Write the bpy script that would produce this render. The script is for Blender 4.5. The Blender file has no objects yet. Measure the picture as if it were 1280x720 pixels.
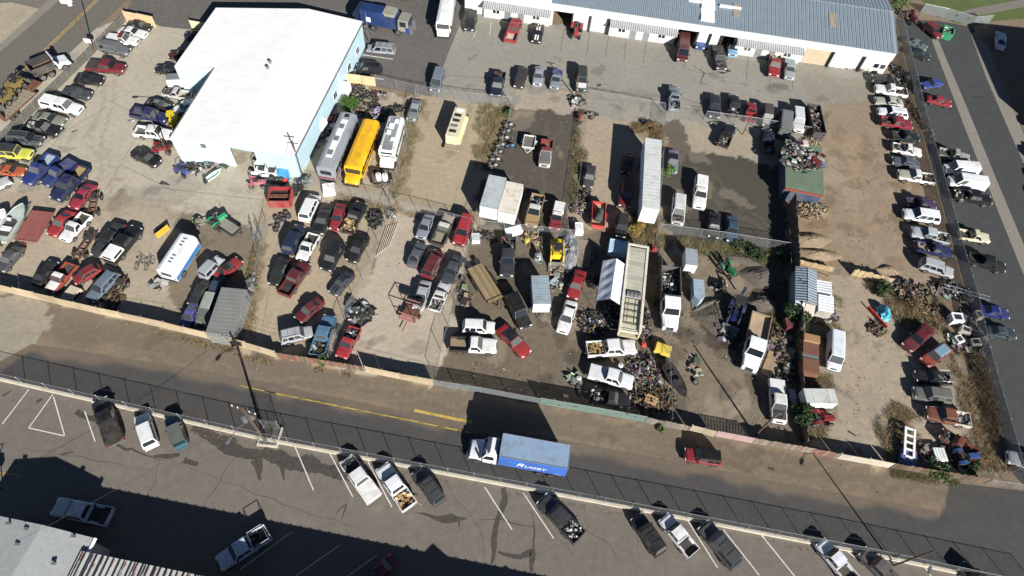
import bpy, math, random
import numpy as np
from mathutils import Vector, Matrix
random.seed(7); rng = np.random.default_rng(7)
SC = bpy.context.scene; COL = SC.collection
# ------------------------------------------------------------------ camera, sky, sun, exposure
F_PX, NAD, CAM_H = 853.0, (579.0, 904.0), 72.0          # focal length (px of a 1280 wide frame), point straight below, metres
_n = Vector((NAD[0]-640, -(NAD[1]-360), -F_PX)).normalized()
_up = -_n
_fh = (Vector((0,0,-1)) - Vector((0,0,-1)).dot(_up)*_up).normalized()
_rt = _fh.cross(_up)
cd = bpy.data.cameras.new('camera'); cd.sensor_width = 36; cd.lens = F_PX/1280*36; cd.clip_end = 5000; cd.clip_start = 1
cam = bpy.data.objects.new('camera', cd); COL.objects.link(cam)
M = Matrix((_rt, _fh, _up)).to_4x4(); M.translation = (0,0,CAM_H); cam.matrix_world = M
SC.camera = cam
SUN_EL, SUN_AZ = math.radians(28), math.radians(149)       # azimuth clockwise from +Y
w = bpy.data.worlds.new('World'); SC.world = w; w.use_nodes = True
nt = w.node_tree; bg = nt.nodes['Background']; sk = nt.nodes.new('ShaderNodeTexSky'); sk.sky_type = 'NISHITA'
sk.sun_disc = False; sk.sun_elevation = SUN_EL; sk.sun_rotation = SUN_AZ; sk.air_density = .6; sk.dust_density = .1; sk.altitude = 1800
nt.links.new(sk.outputs[0], bg.inputs[0]); bg.inputs[1].default_value = 0.05
sl = bpy.data.lights.new('sun', 'SUN'); sl.energy = 5.0; sl.angle = math.radians(.53); sl.color = (1, .965, .91)
so = bpy.data.objects.new('sun', sl); COL.objects.link(so); so.location = (60,-100,80)
so.rotation_euler = (math.pi/2-SUN_EL, 0, math.pi-SUN_AZ)
vs = SC.view_settings; vs.view_transform = 'Standard'; vs.look = 'None'; vs.gamma = 1; vs.exposure = .75; vs.use_curve_mapping = False
SC.cycles.transparent_max_bounces = 12; SC.cycles.max_bounces = 5; SC.cycles.diffuse_bounces = 2
# ------------------------------------------------------------------ pixel -> place
def P(x, y, z=0.0):
    d = Vector((x-640, -(y-360), -F_PX)); t = (CAM_H-z)/-(d.dot(_up))
    return Vector((d.dot(_rt)*t, d.dot(_fh)*t, z))
def project(pt):
    q = Vector(pt)-Vector((0,0,CAM_H)); c = _rt*q.x + _fh*q.y + _up*q.z
    return 640 + F_PX*c.x/-c.z, 360 - F_PX*c.y/-c.z
def lin(c): 
    c = c/255.0
    return c/12.92 if c <= .04045 else ((c+.055)/1.055)**2.4
def A(r, g, b, k=.78):
    c = [lin(q)*k for q in (r, g, b)]; l = .3*c[0]+.6*c[1]+.1*c[2]
    return tuple(q*.84+l*.16 for q in c)
# ------------------------------------------------------------------ materials
MATS = {}
def nodemat(name):
    m = bpy.data.materials.new(name); m.use_nodes = True
    t = m.node_tree; b = t.nodes['Principled BSDF']; MATS[name] = m
    return m, t, b
def nn(t, typ, **kw):
    n = t.nodes.new(typ)
    for k, v in kw.items():
        if k.startswith('i_'): n.inputs[k[2:].replace('_', ' ')].default_value = v
        else: setattr(n, k, v)
    return n
def math_n(t, op, a, b=None, clamp=False):
    n = t.nodes.new('ShaderNodeMath'); n.operation = op; n.use_clamp = clamp
    for i, x in enumerate((a, b)):
        if x is None: continue
        if isinstance(x, (int, float)): n.inputs[i].default_value = x
        else: t.links.new(x, n.inputs[i])
    return n.outputs[0]
def mixc(t, fac, a, b, mode='MIX'):
    n = t.nodes.new('ShaderNodeMix'); n.data_type = 'RGBA'; n.blend_type = mode
    for i, x in ((0, fac), (6, a), (7, b)):
        if isinstance(x, (int, float)): n.inputs[i].default_value = x
        elif isinstance(x, tuple): n.inputs[i].default_value = (*x[:3], 1)
        else: t.links.new(x, n.inputs[i])
    return n.outputs[2]
def noise(t, scale, detail=4, rough=.6, coord=None):
    n = nn(t, 'ShaderNodeTexNoise', i_Scale=scale, i_Detail=detail, i_Roughness=rough)
    if coord is None:
        g = t.nodes.new('ShaderNodeNewGeometry'); coord = g.outputs['Position']
    t.links.new(coord, n.inputs['Vector']); return n.outputs['Fac']
def ramp(t, fac, a, b):
    n = nn(t, 'ShaderNodeMapRange', clamp=True); n.inputs[1].default_value = a; n.inputs[2].default_value = b
    t.links.new(fac, n.inputs[0]); return n.outputs[0]
def bump(t, b, h, s=.3, d=.02):
    n = nn(t, 'ShaderNodeBump'); n.inputs['Strength'].default_value = s; n.inputs['Distance'].default_value = d
    t.links.new(h, n.inputs['Height']); t.links.new(n.outputs[0], b.inputs['Normal'])
def simple(name, col, rough=.7, metal=0, var=.25, scale=1.2, spec=.4):
    m, t, b = nodemat(name)
    f = noise(t, scale, 5); k = ramp(t, f, .25, .75)
    t.links.new(mixc(t, k, tuple(c*(1-var) for c in col), tuple(min(1, c*(1+var)) for c in col)), b.inputs['Base Color'])
    b.inputs['Roughness'].default_value = rough; b.inputs['Metallic'].default_value = metal; b.inputs['Specular IOR Level'].default_value = spec
    return m
def paintmat(name, rough, coat, metal=0, dust=.12):
    """colour from the object's own colour; its alpha says how weathered the paint is"""
    m, t, b = nodemat(name)
    oi = nn(t, 'ShaderNodeObjectInfo'); al = oi.outputs['Alpha']
    tc = nn(t, 'ShaderNodeTexCoord')
    vec = nn(t, 'ShaderNodeVectorMath', operation='ADD'); t.links.new(tc.outputs['Object'], vec.inputs[0])
    rr = math_n(t, 'MULTIPLY', oi.outputs['Random'], 57.0); cmb = nn(t, 'ShaderNodeCombineXYZ')
    for i in range(3): t.links.new(rr, cmb.inputs[i])
    t.links.new(cmb.outputs[0], vec.inputs[1]); co = vec.outputs[0]
    n1 = noise(t, 1.1, 5, .65, co); n2 = noise(t, 3.0, 5, .7, co)
    d = math_n(t, 'MULTIPLY', ramp(t, n1, .34, .72), math_n(t, 'MULTIPLY', math_n(t, 'ADD', math_n(t, 'MULTIPLY', oi.outputs['Random'], 1.9), .25), dust))
    c = mixc(t, d, oi.outputs['Color'], (.30, .26, .20))
    rustf = ramp(t, math_n(t, 'SUBTRACT', n2, math_n(t, 'SUBTRACT', .86, math_n(t, 'MULTIPLY', al, .5))), 0, .07)
    n3 = noise(t, .55, 6, .72, co); c = mixc(t, ramp(t, n3, .5, .72), c, mixc(t, 1., c, (.72, .69, .64), 'MULTIPLY'))
    c = mixc(t, rustf, c, (.11, .05, .028))
    t.links.new(c, b.inputs['Base Color'])
    r = math_n(t, 'ADD', math_n(t, 'MULTIPLY', al, .35), rough, True); r = math_n(t, 'ADD', r, d, True)
    t.links.new(r, b.inputs['Roughness'])
    b.inputs['Coat Weight'].default_value = coat; b.inputs['Coat Roughness'].default_value = .12; b.inputs['Metallic'].default_value = metal
    return m
paintmat('paint', .36, .4, dust=.07); paintmat('matte', .75, 0, dust=.22); paintmat('metalpaint', .45, 0, .5)
def attrmat(name, rough=.8, spec=.3, fine=14, amt=.25):
    m, t, b = nodemat(name)
    a = nn(t, 'ShaderNodeAttribute', attribute_name='Col')
    f = noise(t, fine, 3); v = ramp(t, f, .2, .8)
    lo = mixc(t, 1.0, a.outputs['Color'], (1-amt,)*3, 'MULTIPLY'); hi = mixc(t, 1.0, a.outputs['Color'], (1+amt,)*3, 'MULTIPLY')
    t.links.new(mixc(t, v, lo, hi), b.inputs['Base Color']); b.inputs['Roughness'].default_value = rough; b.inputs['Specular IOR Level'].default_value = spec
    return m
attrmat('scrap', .6, .4); attrmat('leaf', .8, .15, 3, .35)
def glassmat():
    m, t, b = nodemat('car_glass'); b.inputs['Base Color'].default_value = (.012, .016, .02, 1); b.inputs['Roughness'].default_value = .08
    b.inputs['Specular IOR Level'].default_value = .7
    oi = nn(t, 'ShaderNodeObjectInfo'); r = math_n(t, 'POWER', oi.outputs['Random'], 2.5)   # some panes are dustier than others
    t.links.new(mixc(t, r, (.012, .016, .02), (.11, .115, .11)), b.inputs['Base Color']); t.links.new(math_n(t, 'ADD', math_n(t, 'MULTIPLY', r, .4), .07), b.inputs['Roughness'])
glassmat()
simple('tyre', (.022, .021, .02), .85); simple('rim', (.42, .42, .42), .35, .8, .2); simple('chrome', (.6, .6, .6), .2, .9, .15)
simple('trim', (.03, .03, .032), .6); simple('lamp', (.75, .75, .72), .15); simple('redlamp', (.35, .02, .015), .25); simple('amber', (.6, .25, .02), .3)
simple('engine', (.05, .047, .043), .65, .2, .6, 6); simple('interior', (.05, .045, .04), .9)
simple('galv', (.38, .39, .4), .45, .6, .15); simple('steel', (.22, .22, .22), .5, .5, .3); simple('rust', (.13, .06, .035), .9, 0, .5, 3)
simple('wood', (.30, .21, .12), .85, 0, .35, 2.5); simple('oldwood', (.27, .23, .17), .9, 0, .35, 2.5); simple('polewood', (.09, .062, .042), .9)
simple('white', (.80, .80, .78), .5, 0, .06, .6); simple('canvas', (.72, .74, .78), .6, 0, .08, .8); simple('wire', (.05, .05, .05), .6)
simple('white_wall', (.60, .60, .57), .7, 0, .06, .5); simple('pale_blue_wall', (.44, .60, .66), .7, 0, .06, .7)
simple('conc_wall', (.50, .45, .36), .85, 0, .18, 1.0); simple('tan_panel', (.46, .37, .25), .8, 0, .14, .8)
simple('yellow_line', (.44, .32, .08), .85, 0, .45, 1.2); simple('faint_shaded_line', (.22, .18, .08), .9, 0, .5, 2); simple('white_line', (.62, .60, .55), .8, 0, .3, 3); simple('stain', (.062, .054, .047), .7, 0, .35, 2, .4)  # faint line: worn yellow with the building's shade mixed into its colour
simple('crack', (.06, .053, .046), .9); simple('tan_dirt', (.25, .19, .125), .95, 0, .3, 1.5); simple('dirtpile', (.10, .085, .07), .95, 0, .35, 2); simple('silver_tarp', (.45, .46, .48), .35, .6, .3, 2)
simple('blue_tarp', (.10, .38, .50), .35, 0, .3, 2); simple('black_pl', (.02, .02, .022), .5); simple('garage_dark', (.04, .038, .035), .9)
def chainlink(name, wire, cell=.30, cover=.16, slat=None):
    m, t, b = nodemat(name)
    tc = nn(t, 'ShaderNodeTexCoord'); sp = nn(t, 'ShaderNodeSeparateXYZ'); t.links.new(tc.outputs['UV'], sp.inputs[0])
    u, v = sp.outputs[0], sp.outputs[1]
    def lines(e):
        fr = math_n(t, 'FRACT', math_n(t, 'DIVIDE', e, cell))
        return math_n(t, 'LESS_THAN', fr, cover)
    f = math_n(t, 'MAXIMUM', lines(math_n(t, 'ADD', u, v)), lines(math_n(t, 'SUBTRACT', u, v)))
    b.inputs['Base Color'].default_value = (*wire, 1); b.inputs['Roughness'].default_value = .5
    if slat:
        gap = math_n(t, 'LESS_THAN', math_n(t, 'FRACT', math_n(t, 'DIVIDE', u, .12)), slat)
        nz = noise(t, 1.5, 3)
        gap = math_n(t, 'MULTIPLY', gap, math_n(t, 'GREATER_THAN', nz, .34))
        f = math_n(t, 'MAXIMUM', f, gap)
    tr = nn(t, 'ShaderNodeBsdfTransparent'); mx = nn(t, 'ShaderNodeMixShader')
    t.links.new(f, mx.inputs[0]); t.links.new(tr.outputs[0], mx.inputs[1]); t.links.new(b.outputs[0], mx.inputs[2])
    t.links.new(mx.outputs[0], t.nodes['Material Output'].inputs['Surface'])
chainlink('chain', (.34, .35, .35), .3, .075); chainlink('slats_grey', (.13, .13, .11), .3, .08, .55); chainlink('slats_green', (.16, .23, .20), .3, .08, .85)
chainlink('slats_steel', (.20, .22, .22), .3, .08, .62); chainlink('lattice', (.62, .42, .40), .34, .42)
def groundmat(name, base=None, scale=1.0, amt=.23, rough=.92, cracks=0.0, joints=0.0, grit=7.5, tint=(1, .985, .96)):
    """colour from the vertex colours (or one base), broken up by large and small noise"""
    m, t, b = nodemat(name)
    if base is None: c = nn(t, 'ShaderNodeAttribute', attribute_name='Col').outputs['Color']
    else: c = nn(t, 'ShaderNodeRGB').outputs[0]; c.default_value = (*base, 1)
    n1 = noise(t, .16*scale, 6, .62); n2 = noise(t, 1.6*scale, 5, .65); n3 = noise(t, grit, 4, .75)
    v = math_n(t, 'ADD', math_n(t, 'MULTIPLY', n1, .45), math_n(t, 'ADD', math_n(t, 'MULTIPLY', n2, .9), math_n(t, 'MULTIPLY', n3, .5)))
    v = ramp(t, v, .62, 1.23)
    c2 = mixc(t, v, mixc(t, 1., c, tuple((1-amt)*q for q in (1, 1, 1.0)), 'MULTIPLY'), mixc(t, 1., c, tuple((1+amt)*q for q in tint), 'MULTIPLY'))
    sp = noise(t, 4.2, 2, .5); sp2 = noise(t, 3.1, 2, .5)
    c2 = mixc(t, math_n(t, 'MULTIPLY', ramp(t, sp, .68, .76), .16), c2, mixc(t, 1., c2, (1.5, 1.5, 1.48), 'MULTIPLY')); c2 = mixc(t, math_n(t, 'MULTIPLY', ramp(t, sp2, .68, .78), .22), c2, mixc(t, 1., c2, (.55, .53, .5), 'MULTIPLY'))
    if cracks:
        g = nn(t, 'ShaderNodeNewGeometry'); wv = nn(t, 'ShaderNodeTexNoise', i_Scale=.5, i_Detail=3.0); t.links.new(g.outputs['Position'], wv.inputs['Vector'])
        off = mixc(t, .25, g.outputs['Position'], wv.outputs['Color'], 'ADD')
        vo = nn(t, 'ShaderNodeTexVoronoi', feature='DISTANCE_TO_EDGE', i_Scale=.16); t.links.new(off, vo.inputs['Vector'])
        cf = math_n(t, 'MULTIPLY', math_n(t, 'LESS_THAN', vo.outputs['Distance'], .006), cracks)
        c2 = mixc(t, math_n(t, 'MULTIPLY', cf, ramp(t, n2, .35, .6)), c2, (.05, .045, .04))
    t.links.new(c2, b.inputs['Base Color']); b.inputs['Roughness'].default_value = rough; b.inputs['Specular IOR Level'].default_value = .25
    bump(t, b, math_n(t, 'ADD', n2, math_n(t, 'MULTIPLY', n3, .4)), .5, .05)
groundmat('ground'); groundmat('road_surface', None, .8, .2); groundmat('asphalt_road', A(90, 87, 85), .8, .22); groundmat('asphalt_lot', A(126, 118, 108), .7, .2, cracks=.25)
groundmat('asphalt_east', A(78, 80, 81), .6, .2); groundmat('asphalt_north', A(112, 108, 103), .8, .24, cracks=.5); groundmat('asphalt_west', A(118, 114, 106), .8, .14)
groundmat('concrete_walk', A(146, 141, 130), 1.2, .18); groundmat('gravel', A(178, 166, 140), 3, .5, grit=9); groundmat('lawn', A(95, 112, 58), 2, .4, tint=(1, 1, .9))
groundmat('path', A(135, 128, 118), 1, .15)
def corrugated(name, col, pitch, axis, depth=.03, rough=.45, metal=.3, rusty=0.0):
    m, t, b = nodemat(name)
    tc = nn(t, 'ShaderNodeTexCoord'); sp = nn(t, 'ShaderNodeSeparateXYZ'); t.links.new(tc.outputs['Object'], sp.inputs[0])
    s = math_n(t, 'SINE', math_n(t, 'MULTIPLY', sp.outputs[axis], 2*math.pi/pitch))
    n = noise(t, .7, 5); c = mixc(t, ramp(t, n, .3, .7), tuple(q*.86 for q in col), col)
    if rusty:
        mp = nn(t, 'ShaderNodeMapping'); mp.inputs['Scale'].default_value = (.9, .9, .9); t.links.new(tc.outputs['Object'], mp.inputs[0])
        nr = noise(t, .8, 5, .7, mp.outputs[0]); nf = ramp(t, nr, .52, .62)
        c = mixc(t, math_n(t, 'MULTIPLY', math_n(t, 'MULTIPLY', nf, ramp(t, s, -.2, .5)), rusty), c, (.22, .09, .05))
    t.links.new(c, b.inputs['Base Color']); b.inputs['Roughness'].default_value = rough; b.inputs['Metallic'].default_value = metal
    bump(t, b, s, 1.0, depth)
# ------------------------------------------------------------------ mesh builder
class MB:
    def __init__(s): s.v = []; s.f = []; s.m = []; s.c = []; s.uv = {}
    def face(s, pts, m=0, col=None):
        i = len(s.v); s.v += [tuple(p) for p in pts]; s.f.append(tuple(range(i, i+len(pts)))); s.m.append(m); s.c.append(col)
    def box(s, x0, x1, y0, y1, z0, z1, m=0, col=None, T=None, tx=0, ty=0):
        """tx, ty: how far the top is drawn in at each side"""
        v = [(x0, y0, z0), (x1, y0, z0), (x1, y1, z0), (x0, y1, z0), (x0+tx, y0+ty, z1), (x1-tx, y0+ty, z1), (x1-tx, y1-ty, z1), (x0+tx, y1-ty, z1)]
        if T is not None: v = [tuple(T @ Vector(p)) for p in v]
        i = len(s.v); s.v += v
        for q in ((3,2,1,0), (4,5,6,7), (0,1,5,4), (1,2,6,5), (2,3,7,6), (3,0,4,7)):
            s.f.append(tuple(i+k for k in q)); s.m.append(m); s.c.append(col)
    def cyl(s, a, b, r, r2=None, n=8, m=0, col=None, caps=True, mcap=None):
        a = Vector(a); b = Vector(b); r2 = r if r2 is None else r2
        d = (b-a).normalized(); u = d.orthogonal().normalized(); w_ = d.cross(u)
        i = len(s.v)
        for c, rr in ((a, r), (b, r2)):
            for k in range(n):
                t = 2*math.pi*k/n; s.v.append(tuple(c + (u*math.cos(t)+w_*math.sin(t))*rr))
        for k in range(n):
            s.f.append((i+k, i+(k+1) % n, i+n+(k+1) % n, i+n+k)); s.m.append(m); s.c.append(col)
        if caps:
            s.f.append(tuple(i+k for k in reversed(range(n)))); s.m.append(m if mcap is None else mcap); s.c.append(col)
            s.f.append(tuple(i+n+k for k in range(n))); s.m.append(m if mcap is None else mcap); s.c.append(col)
    def tube(s, pts, r, n=6, m=0, col=None):
        for a, b in zip(pts, pts[1:]): s.cyl(a, b, r, n=n, m=m, col=col)
    def loft(s, secs, m=0, closed=True, caps=True, mf=None):
        n = len(secs[0]); i = len(s.v)
        for q in secs: s.v += [tuple(p) for p in q]
        for a in range(len(secs)-1):
            for k in range(n if closed else n-1):
                s.f.append((i+a*n+k, i+a*n+(k+1) % n, i+(a+1)*n+(k+1) % n, i+(a+1)*n+k)); s.m.append(mf(a, k) if mf else m); s.c.append(None)
        if caps:
            s.f.append(tuple(i+k for k in reversed(range(n)))); s.m.append(m); s.c.append(None)
            e = i+(len(secs)-1)*n; s.f.append(tuple(e+k for k in range(n))); s.m.append(m); s.c.append(None)
    def ico(s, c, r, m=0, col=None, n=7, k=4, sq=1.0):
        rings = []
        for a in range(k+1):
            ph = math.pi*a/k; rr = max(.02, math.sin(ph))*r
            rings.append([(c[0]+rr*math.cos(2*math.pi*j/n), c[1]+rr*math.sin(2*math.pi*j/n), c[2]-math.cos(ph)*r*sq) for j in range(n)])
        i0 = len(s.f); s.loft(rings, m)
        for j in range(i0, len(s.f)): s.c[j] = col
    def mesh(s, name, mats, smooth=None, uvf=None):
        me = bpy.data.meshes.new(name); me.from_pydata(s.v, [], s.f)
        for q in mats: me.materials.append(MATS[q])
        me.polygons.foreach_set('material_index', np.array(s.m, dtype=np.int32))
        if any(c is not None for c in s.c):
            at = me.color_attributes.new('Col', 'FLOAT_COLOR', 'CORNER')
            arr = np.repeat(np.array([(*(c or (.3, .3, .3)), 1) for c in s.c], dtype=np.float32), [len(f) for f in s.f], axis=0)
            at.data.foreach_set('color', arr.ravel())
        if uvf:
            uv = me.uv_layers.new(name='UVMap'); co = np.array(s.v, dtype=np.float32)
            li = np.zeros(len(me.loops), dtype=np.int32); me.loops.foreach_get('vertex_index', li)
            uv.data.foreach_set('uv', np.array([uvf(co[k]) for k in li], dtype=np.float32).ravel())
        me.update()
        if smooth is not None:
            me.polygons.foreach_set('use_smooth', np.ones(len(s.f), dtype=bool)); me.set_sharp_from_angle(angle=math.radians(smooth))
        return me
def ob(name, me, parent=None, loc=(0,0,0), rz=0, col=None, sc=None, kind=None):
    o = bpy.data.objects.new(name, me); COL.objects.link(o); o.location = loc
    if rz: o.rotation_euler = (0, 0, rz)
    if sc is not None: o.scale = sc if isinstance(sc, tuple) else (sc,)*3
    if parent is not None: o.parent = parent
    if col is not None: o.color = col if len(col) == 4 else (*col, .0)
    if kind: o['kind'] = kind
    return o
def tag(o, label, cat, group=None):
    o['label'] = label; o['category'] = cat
    if group: o['group'] = group
    return o
def thing(name, label, cat, group=None, loc=(0,0,0), rz=0, sc=None):
    return tag(ob(name, None, None, loc, rz, None, sc), label, cat, group)
_cache = {}
def cached(key, fn):
    if key not in _cache: _cache[key] = fn()
    return _cache[key]
def paintc(h, a=0.0):
    c = hexc(h, a); l = .3*c[0]+.6*c[1]+.1*c[2]; k = .60+.32*min(1, l*1.4)
    return tuple((q*.86+l*.14)*k+.004 for q in c[:3])+(a,)
def hexc(h, a=0.0):
    h = h.lstrip('#'); return (lin(int(h[0:2], 16)), lin(int(h[2:4], 16)), lin(int(h[4:6], 16)), a)
# ------------------------------------------------------------------ vehicles: shared part meshes for each kind
# L, W, H, belt, hood height, windshield base/top, roof end, rear-glass base (fractions from the nose), wheel radius, front/rear axle
KINDS = {
 'sedan':  (4.8, 1.83, 1.45, .93, .88, .29, .43, .68, .85, .33, .18, .79),
 'coupe':  (4.6, 1.82, 1.33, .88, .84, .33, .47, .67, .87, .33, .18, .79),
 'boxy':   (5.2, 1.92, 1.42, .92, .90, .33, .41, .68, .77, .34, .18, .77),
 'hatch':  (4.2, 1.75, 1.48, .92, .88, .25, .39, .82, .96, .31, .19, .81),
 'wagon':  (4.8, 1.82, 1.52, .93, .89, .28, .40, .90, .985, .33, .18, .79),
 'suv':    (4.8, 1.92, 1.80, 1.08, 1.02, .27, .38, .92, .985, .38, .18, .79),
 'jeep':   (4.2, 1.80, 1.85, 1.10, 1.06, .34, .38, .955, .97, .40, .17, .80),
 'minivan':(5.0, 1.95, 1.76, 1.02, .96, .17, .32, .93, .985, .34, .18, .78),
 'van':    (5.5, 2.02, 2.15, 1.18, 1.10, .14, .24, .975, .992, .37, .16, .76),
 'pickup': (5.3, 1.95, 1.76, 1.12, 1.08, .31, .41, .555, .585, .39, .18, .77),
 'crew':   (5.8, 2.02, 1.88, 1.18, 1.13, .27, .36, .60, .63, .41, .17, .77),
}
def car_parts(kind):
    L, W, H, belt, hood, a, b, c, d, r, axf, axr = KINDS[kind]
    w = W/2; X = lambda f: L/2 - f*L; zb = .24 if H < 1.6 else .36
    pick = kind in ('pickup', 'crew'); out = {}
    def sec(x, hw, zt, crown=.03):
        half = [(0, zt+crown), (.55*hw, zt+crown*.8), (.86*hw, zt-.01), (.97*hw, zt-.07), (hw, zt-.2), (hw, zb+.22), (.93*hw, zb)]
        pts = [(x, y, z) for y, z in half] + [(x, -y, z) for y, z in reversed(half[1:])]
        return pts
    hz = hood
    ro = .0 if H > 1.7 else .09
    st = [(0, .78-ro, hz-.30), (.02, .92-ro, hz-.12), (.06, .97-ro*.4, hz-.04), (.14, 1, hz), (a, 1, belt)]
    if pick: st += [(d+.012, 1, belt)]
    elif c > .8: st += [(.5, 1.0, belt), (.93, .99, belt), (.985, .95, belt), (1, .90, belt-.12)]
    else: st += [(.5, 1.0, belt+.01), (d, 1, belt+.02), (.95, .95, belt-.01), (.985, .88, belt-.08), (1, .76, belt-.25)]
    m = MB(); secs = [sec(X(f), w*k, z) for f, k, z in st]
    NP = len(secs[0])
    def mf(i, k):
        lo = k in (5, NP-6)
        if i in (2, 3) and k in (0, 1, NP-1, NP-2): return 1
        return 2 if lo else 0
    m.loft(secs, 0, True, True, mf)
    # greenhouse: frame in paint
    zr = H; wb = w*.93; wr = w*.74 if H < 1.6 else w*.80
    if kind in ('van', 'jeep'): wr = w*.86
    e = .02
    Z0 = belt-.03
    xa, xb, xc, xd = X(a)+.02, X(b), X(c), X(d)
    G = {}
    ring0 = [(xa, -wb, Z0), (xa, wb, Z0), (xd, wb, Z0), (xd, -wb, Z0)]
    # rounded roof: three longitudinal strips
    k1 = .80
    rf = [[(xb, -wr, zr-.06), (xb, -wr*k1, zr), (xb, wr*k1, zr), (xb, wr, zr-.06)], [((xb+xc)/2, -wr*1.01, zr-.035), ((xb+xc)/2, -wr*k1, zr+.025), ((xb+xc)/2, wr*k1, zr+.025), ((xb+xc)/2, wr*1.01, zr-.035)], [(xc, -wr, zr-.06), (xc, -wr*k1, zr), (xc, wr*k1, zr), (xc, wr, zr-.06)]]
    for i in range(2):
        for j in range(3): m.face([rf[i][j], rf[i][j+1], rf[i+1][j+1], rf[i+1][j]])
    m.face([ring0[0], ring0[1], rf[0][3], rf[0][2], rf[0][1], rf[0][0]])
    m.face([ring0[2], ring0[3], rf[2][0], rf[2][1], rf[2][2], rf[2][3]])
    m.face([ring0[1], ring0[2], rf[2][3], rf[1][3], rf[0][3]]); m.face([ring0[3], ring0[0], rf[0][0], rf[1][0], rf[2][0]])
    # dark wheel arches on the sides
    for ax in (axf, axr):
        if pick and ax == axr: continue
        for s in (-1, 1):
            y = s*(w+.004); cx = X(ax)
            pts = [(cx+1.18*r*math.cos(t), y, r+1.18*r*math.sin(t)) for t in [math.pi*q/8 for q in range(9)]]
            m.face(pts if s < 0 else pts[::-1], 2)
    out['body'] = m.mesh(kind+'_body', ['paint', 'engine', 'trim'], 32)
    # hood panel
    h = MB()
    f0, f1 = .055, a-.004
    hs = []
    for f, zz in ((f0, hz-.035), (.14, hz+.012), (f1, belt+.014)):
        hs.append([(X(f), -.83*w, zz-.0), (X(f), -.5*w, zz+.035), (X(f), .5*w, zz+.035), (X(f), .83*w, zz)])
    for i in range(2):
        for j in range(3): h.face([hs[i][j], hs[i][j+1], hs[i+1][j+1], hs[i+1][j]][::-1])
    out['hood'] = h.mesh(kind+'_hood', ['paint'], 40)
    def inset(q, s, off):
        q = [Vector(p) for p in q]; cc = sum(q, Vector())/len(q); nrm = (q[1]-q[0]).cross(q[2]-q[0]).normalized()
        if nrm.dot(cc-Vector((0, 0, belt))) < 0: nrm = -nrm
        return [cc+(p-cc)*s+nrm*off for p in q]
    g = MB(); g.face(inset([(xa, -wb, Z0+.03), (xa, wb, Z0+.03), (xb, wr*.97, zr-.03), (xb, -wr*.97, zr-.03)], .92, .018)); out['windshield'] = g.mesh(kind+'_windshield', ['car_glass'])
    g = MB(); ze = Z0+.05 if c < .8 or pick else belt+.06
    t_ = (ze-Z0)/(zr-Z0); xe = xd+(xc-xd)*t_; we = wb+(wr-wb)*t_
    g.face(inset([(xe, -we, ze), (xe, we, ze), (xc, wr*.96, zr-.05), (xc, -wr*.96, zr-.05)], .86, .018)); out['rear_window'] = g.mesh(kind+'_rearglass', ['car_glass'])
    # side windows, split by pillars
    def side(s, u0, u1):
        z0, z1 = belt+.05, zr-.11
        def pt(u, z):
            tt = (z-Z0)/(zr-.06-Z0)
            xl = xa+(xb-xa)*tt; xr_ = xd+(xc-xd)*tt; y = wb+(wr-wb)*tt
            return Vector((xl+(xr_-xl)*u, s*(y+.014), z))
        q = [pt(u0, z0), pt(u1, z0), pt(u1, z1), pt(u0, z1)]
        return q if s > 0 else q[::-1]
    cuts = {'pickup': [(.12, .9)], 'crew': [(.08, .5), (.55, .93)], 'van': [(.06, .26)], 'jeep': [(.06, .45), (.5, .94)],
            'suv': [(.09, .38), (.42, .68), (.72, .96)], 'minivan': [(.1, .38), (.42, .68), (.72, .96)], 'wagon': [(.1, .40), (.44, .68), (.72, .95)], 'coupe': [(.13, .62), (.66, .86)]}.get(kind, [(.12, .50), (.54, .86)])
    for s in (1, -1):
        for i, (u0, u1) in enumerate(cuts):
            g = MB(); g.face(side(s, u0, u1)); out[f'side_window#{s}{i}'] = g.mesh(f'{kind}_sidewin', ['car_glass'])
    for s in (1, -1):
        g = MB(); g.box(X(.035), X(.003), s*w*.68-.17, s*w*.68+.17, hz-.27, hz-.13, 0); out[f'headlight#{s}'] = g.mesh(kind+'_headlight', ['lamp'])
        g = MB(); zt = belt-.3 if H > 1.6 else belt-.22
        g.box(-L/2-.012, -L/2+.12, s*w*.80-.12, s*w*.80+.12, zt-.1, zt+.1, 0); out[f'taillight#{s}'] = g.mesh(kind+'_taillight', ['redlamp'])
        g = MB(); g.box(xa-.42, xa-.24, s*(wb+.02), s*(wb+.22), belt, belt+.17, 0); out[f'mirror#{s}'] = g.mesh(kind+'_mirror', ['trim'])
    g = MB(); g.box(L/2-.18, L/2+.06, -w*.88, w*.88, .38, .38+.2, 0, None, None, .03, .05); g.box(L/2-.08, L/2+.03, -w*.42, w*.42, hz-.30, hz-.14, 1); out['front_bumper'] = g.mesh(kind+'_fbumper', ['chrome' if H > 1.6 else 'paint', 'trim'])
    g = MB(); g.box(-L/2-.07, -L/2+.15, -w*.9, w*.9, .40, .60, 0, None, None, .02, .05); out['rear_bumper'] = g.mesh(kind+'_rbumper', ['chrome' if pick else 'paint'])
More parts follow.
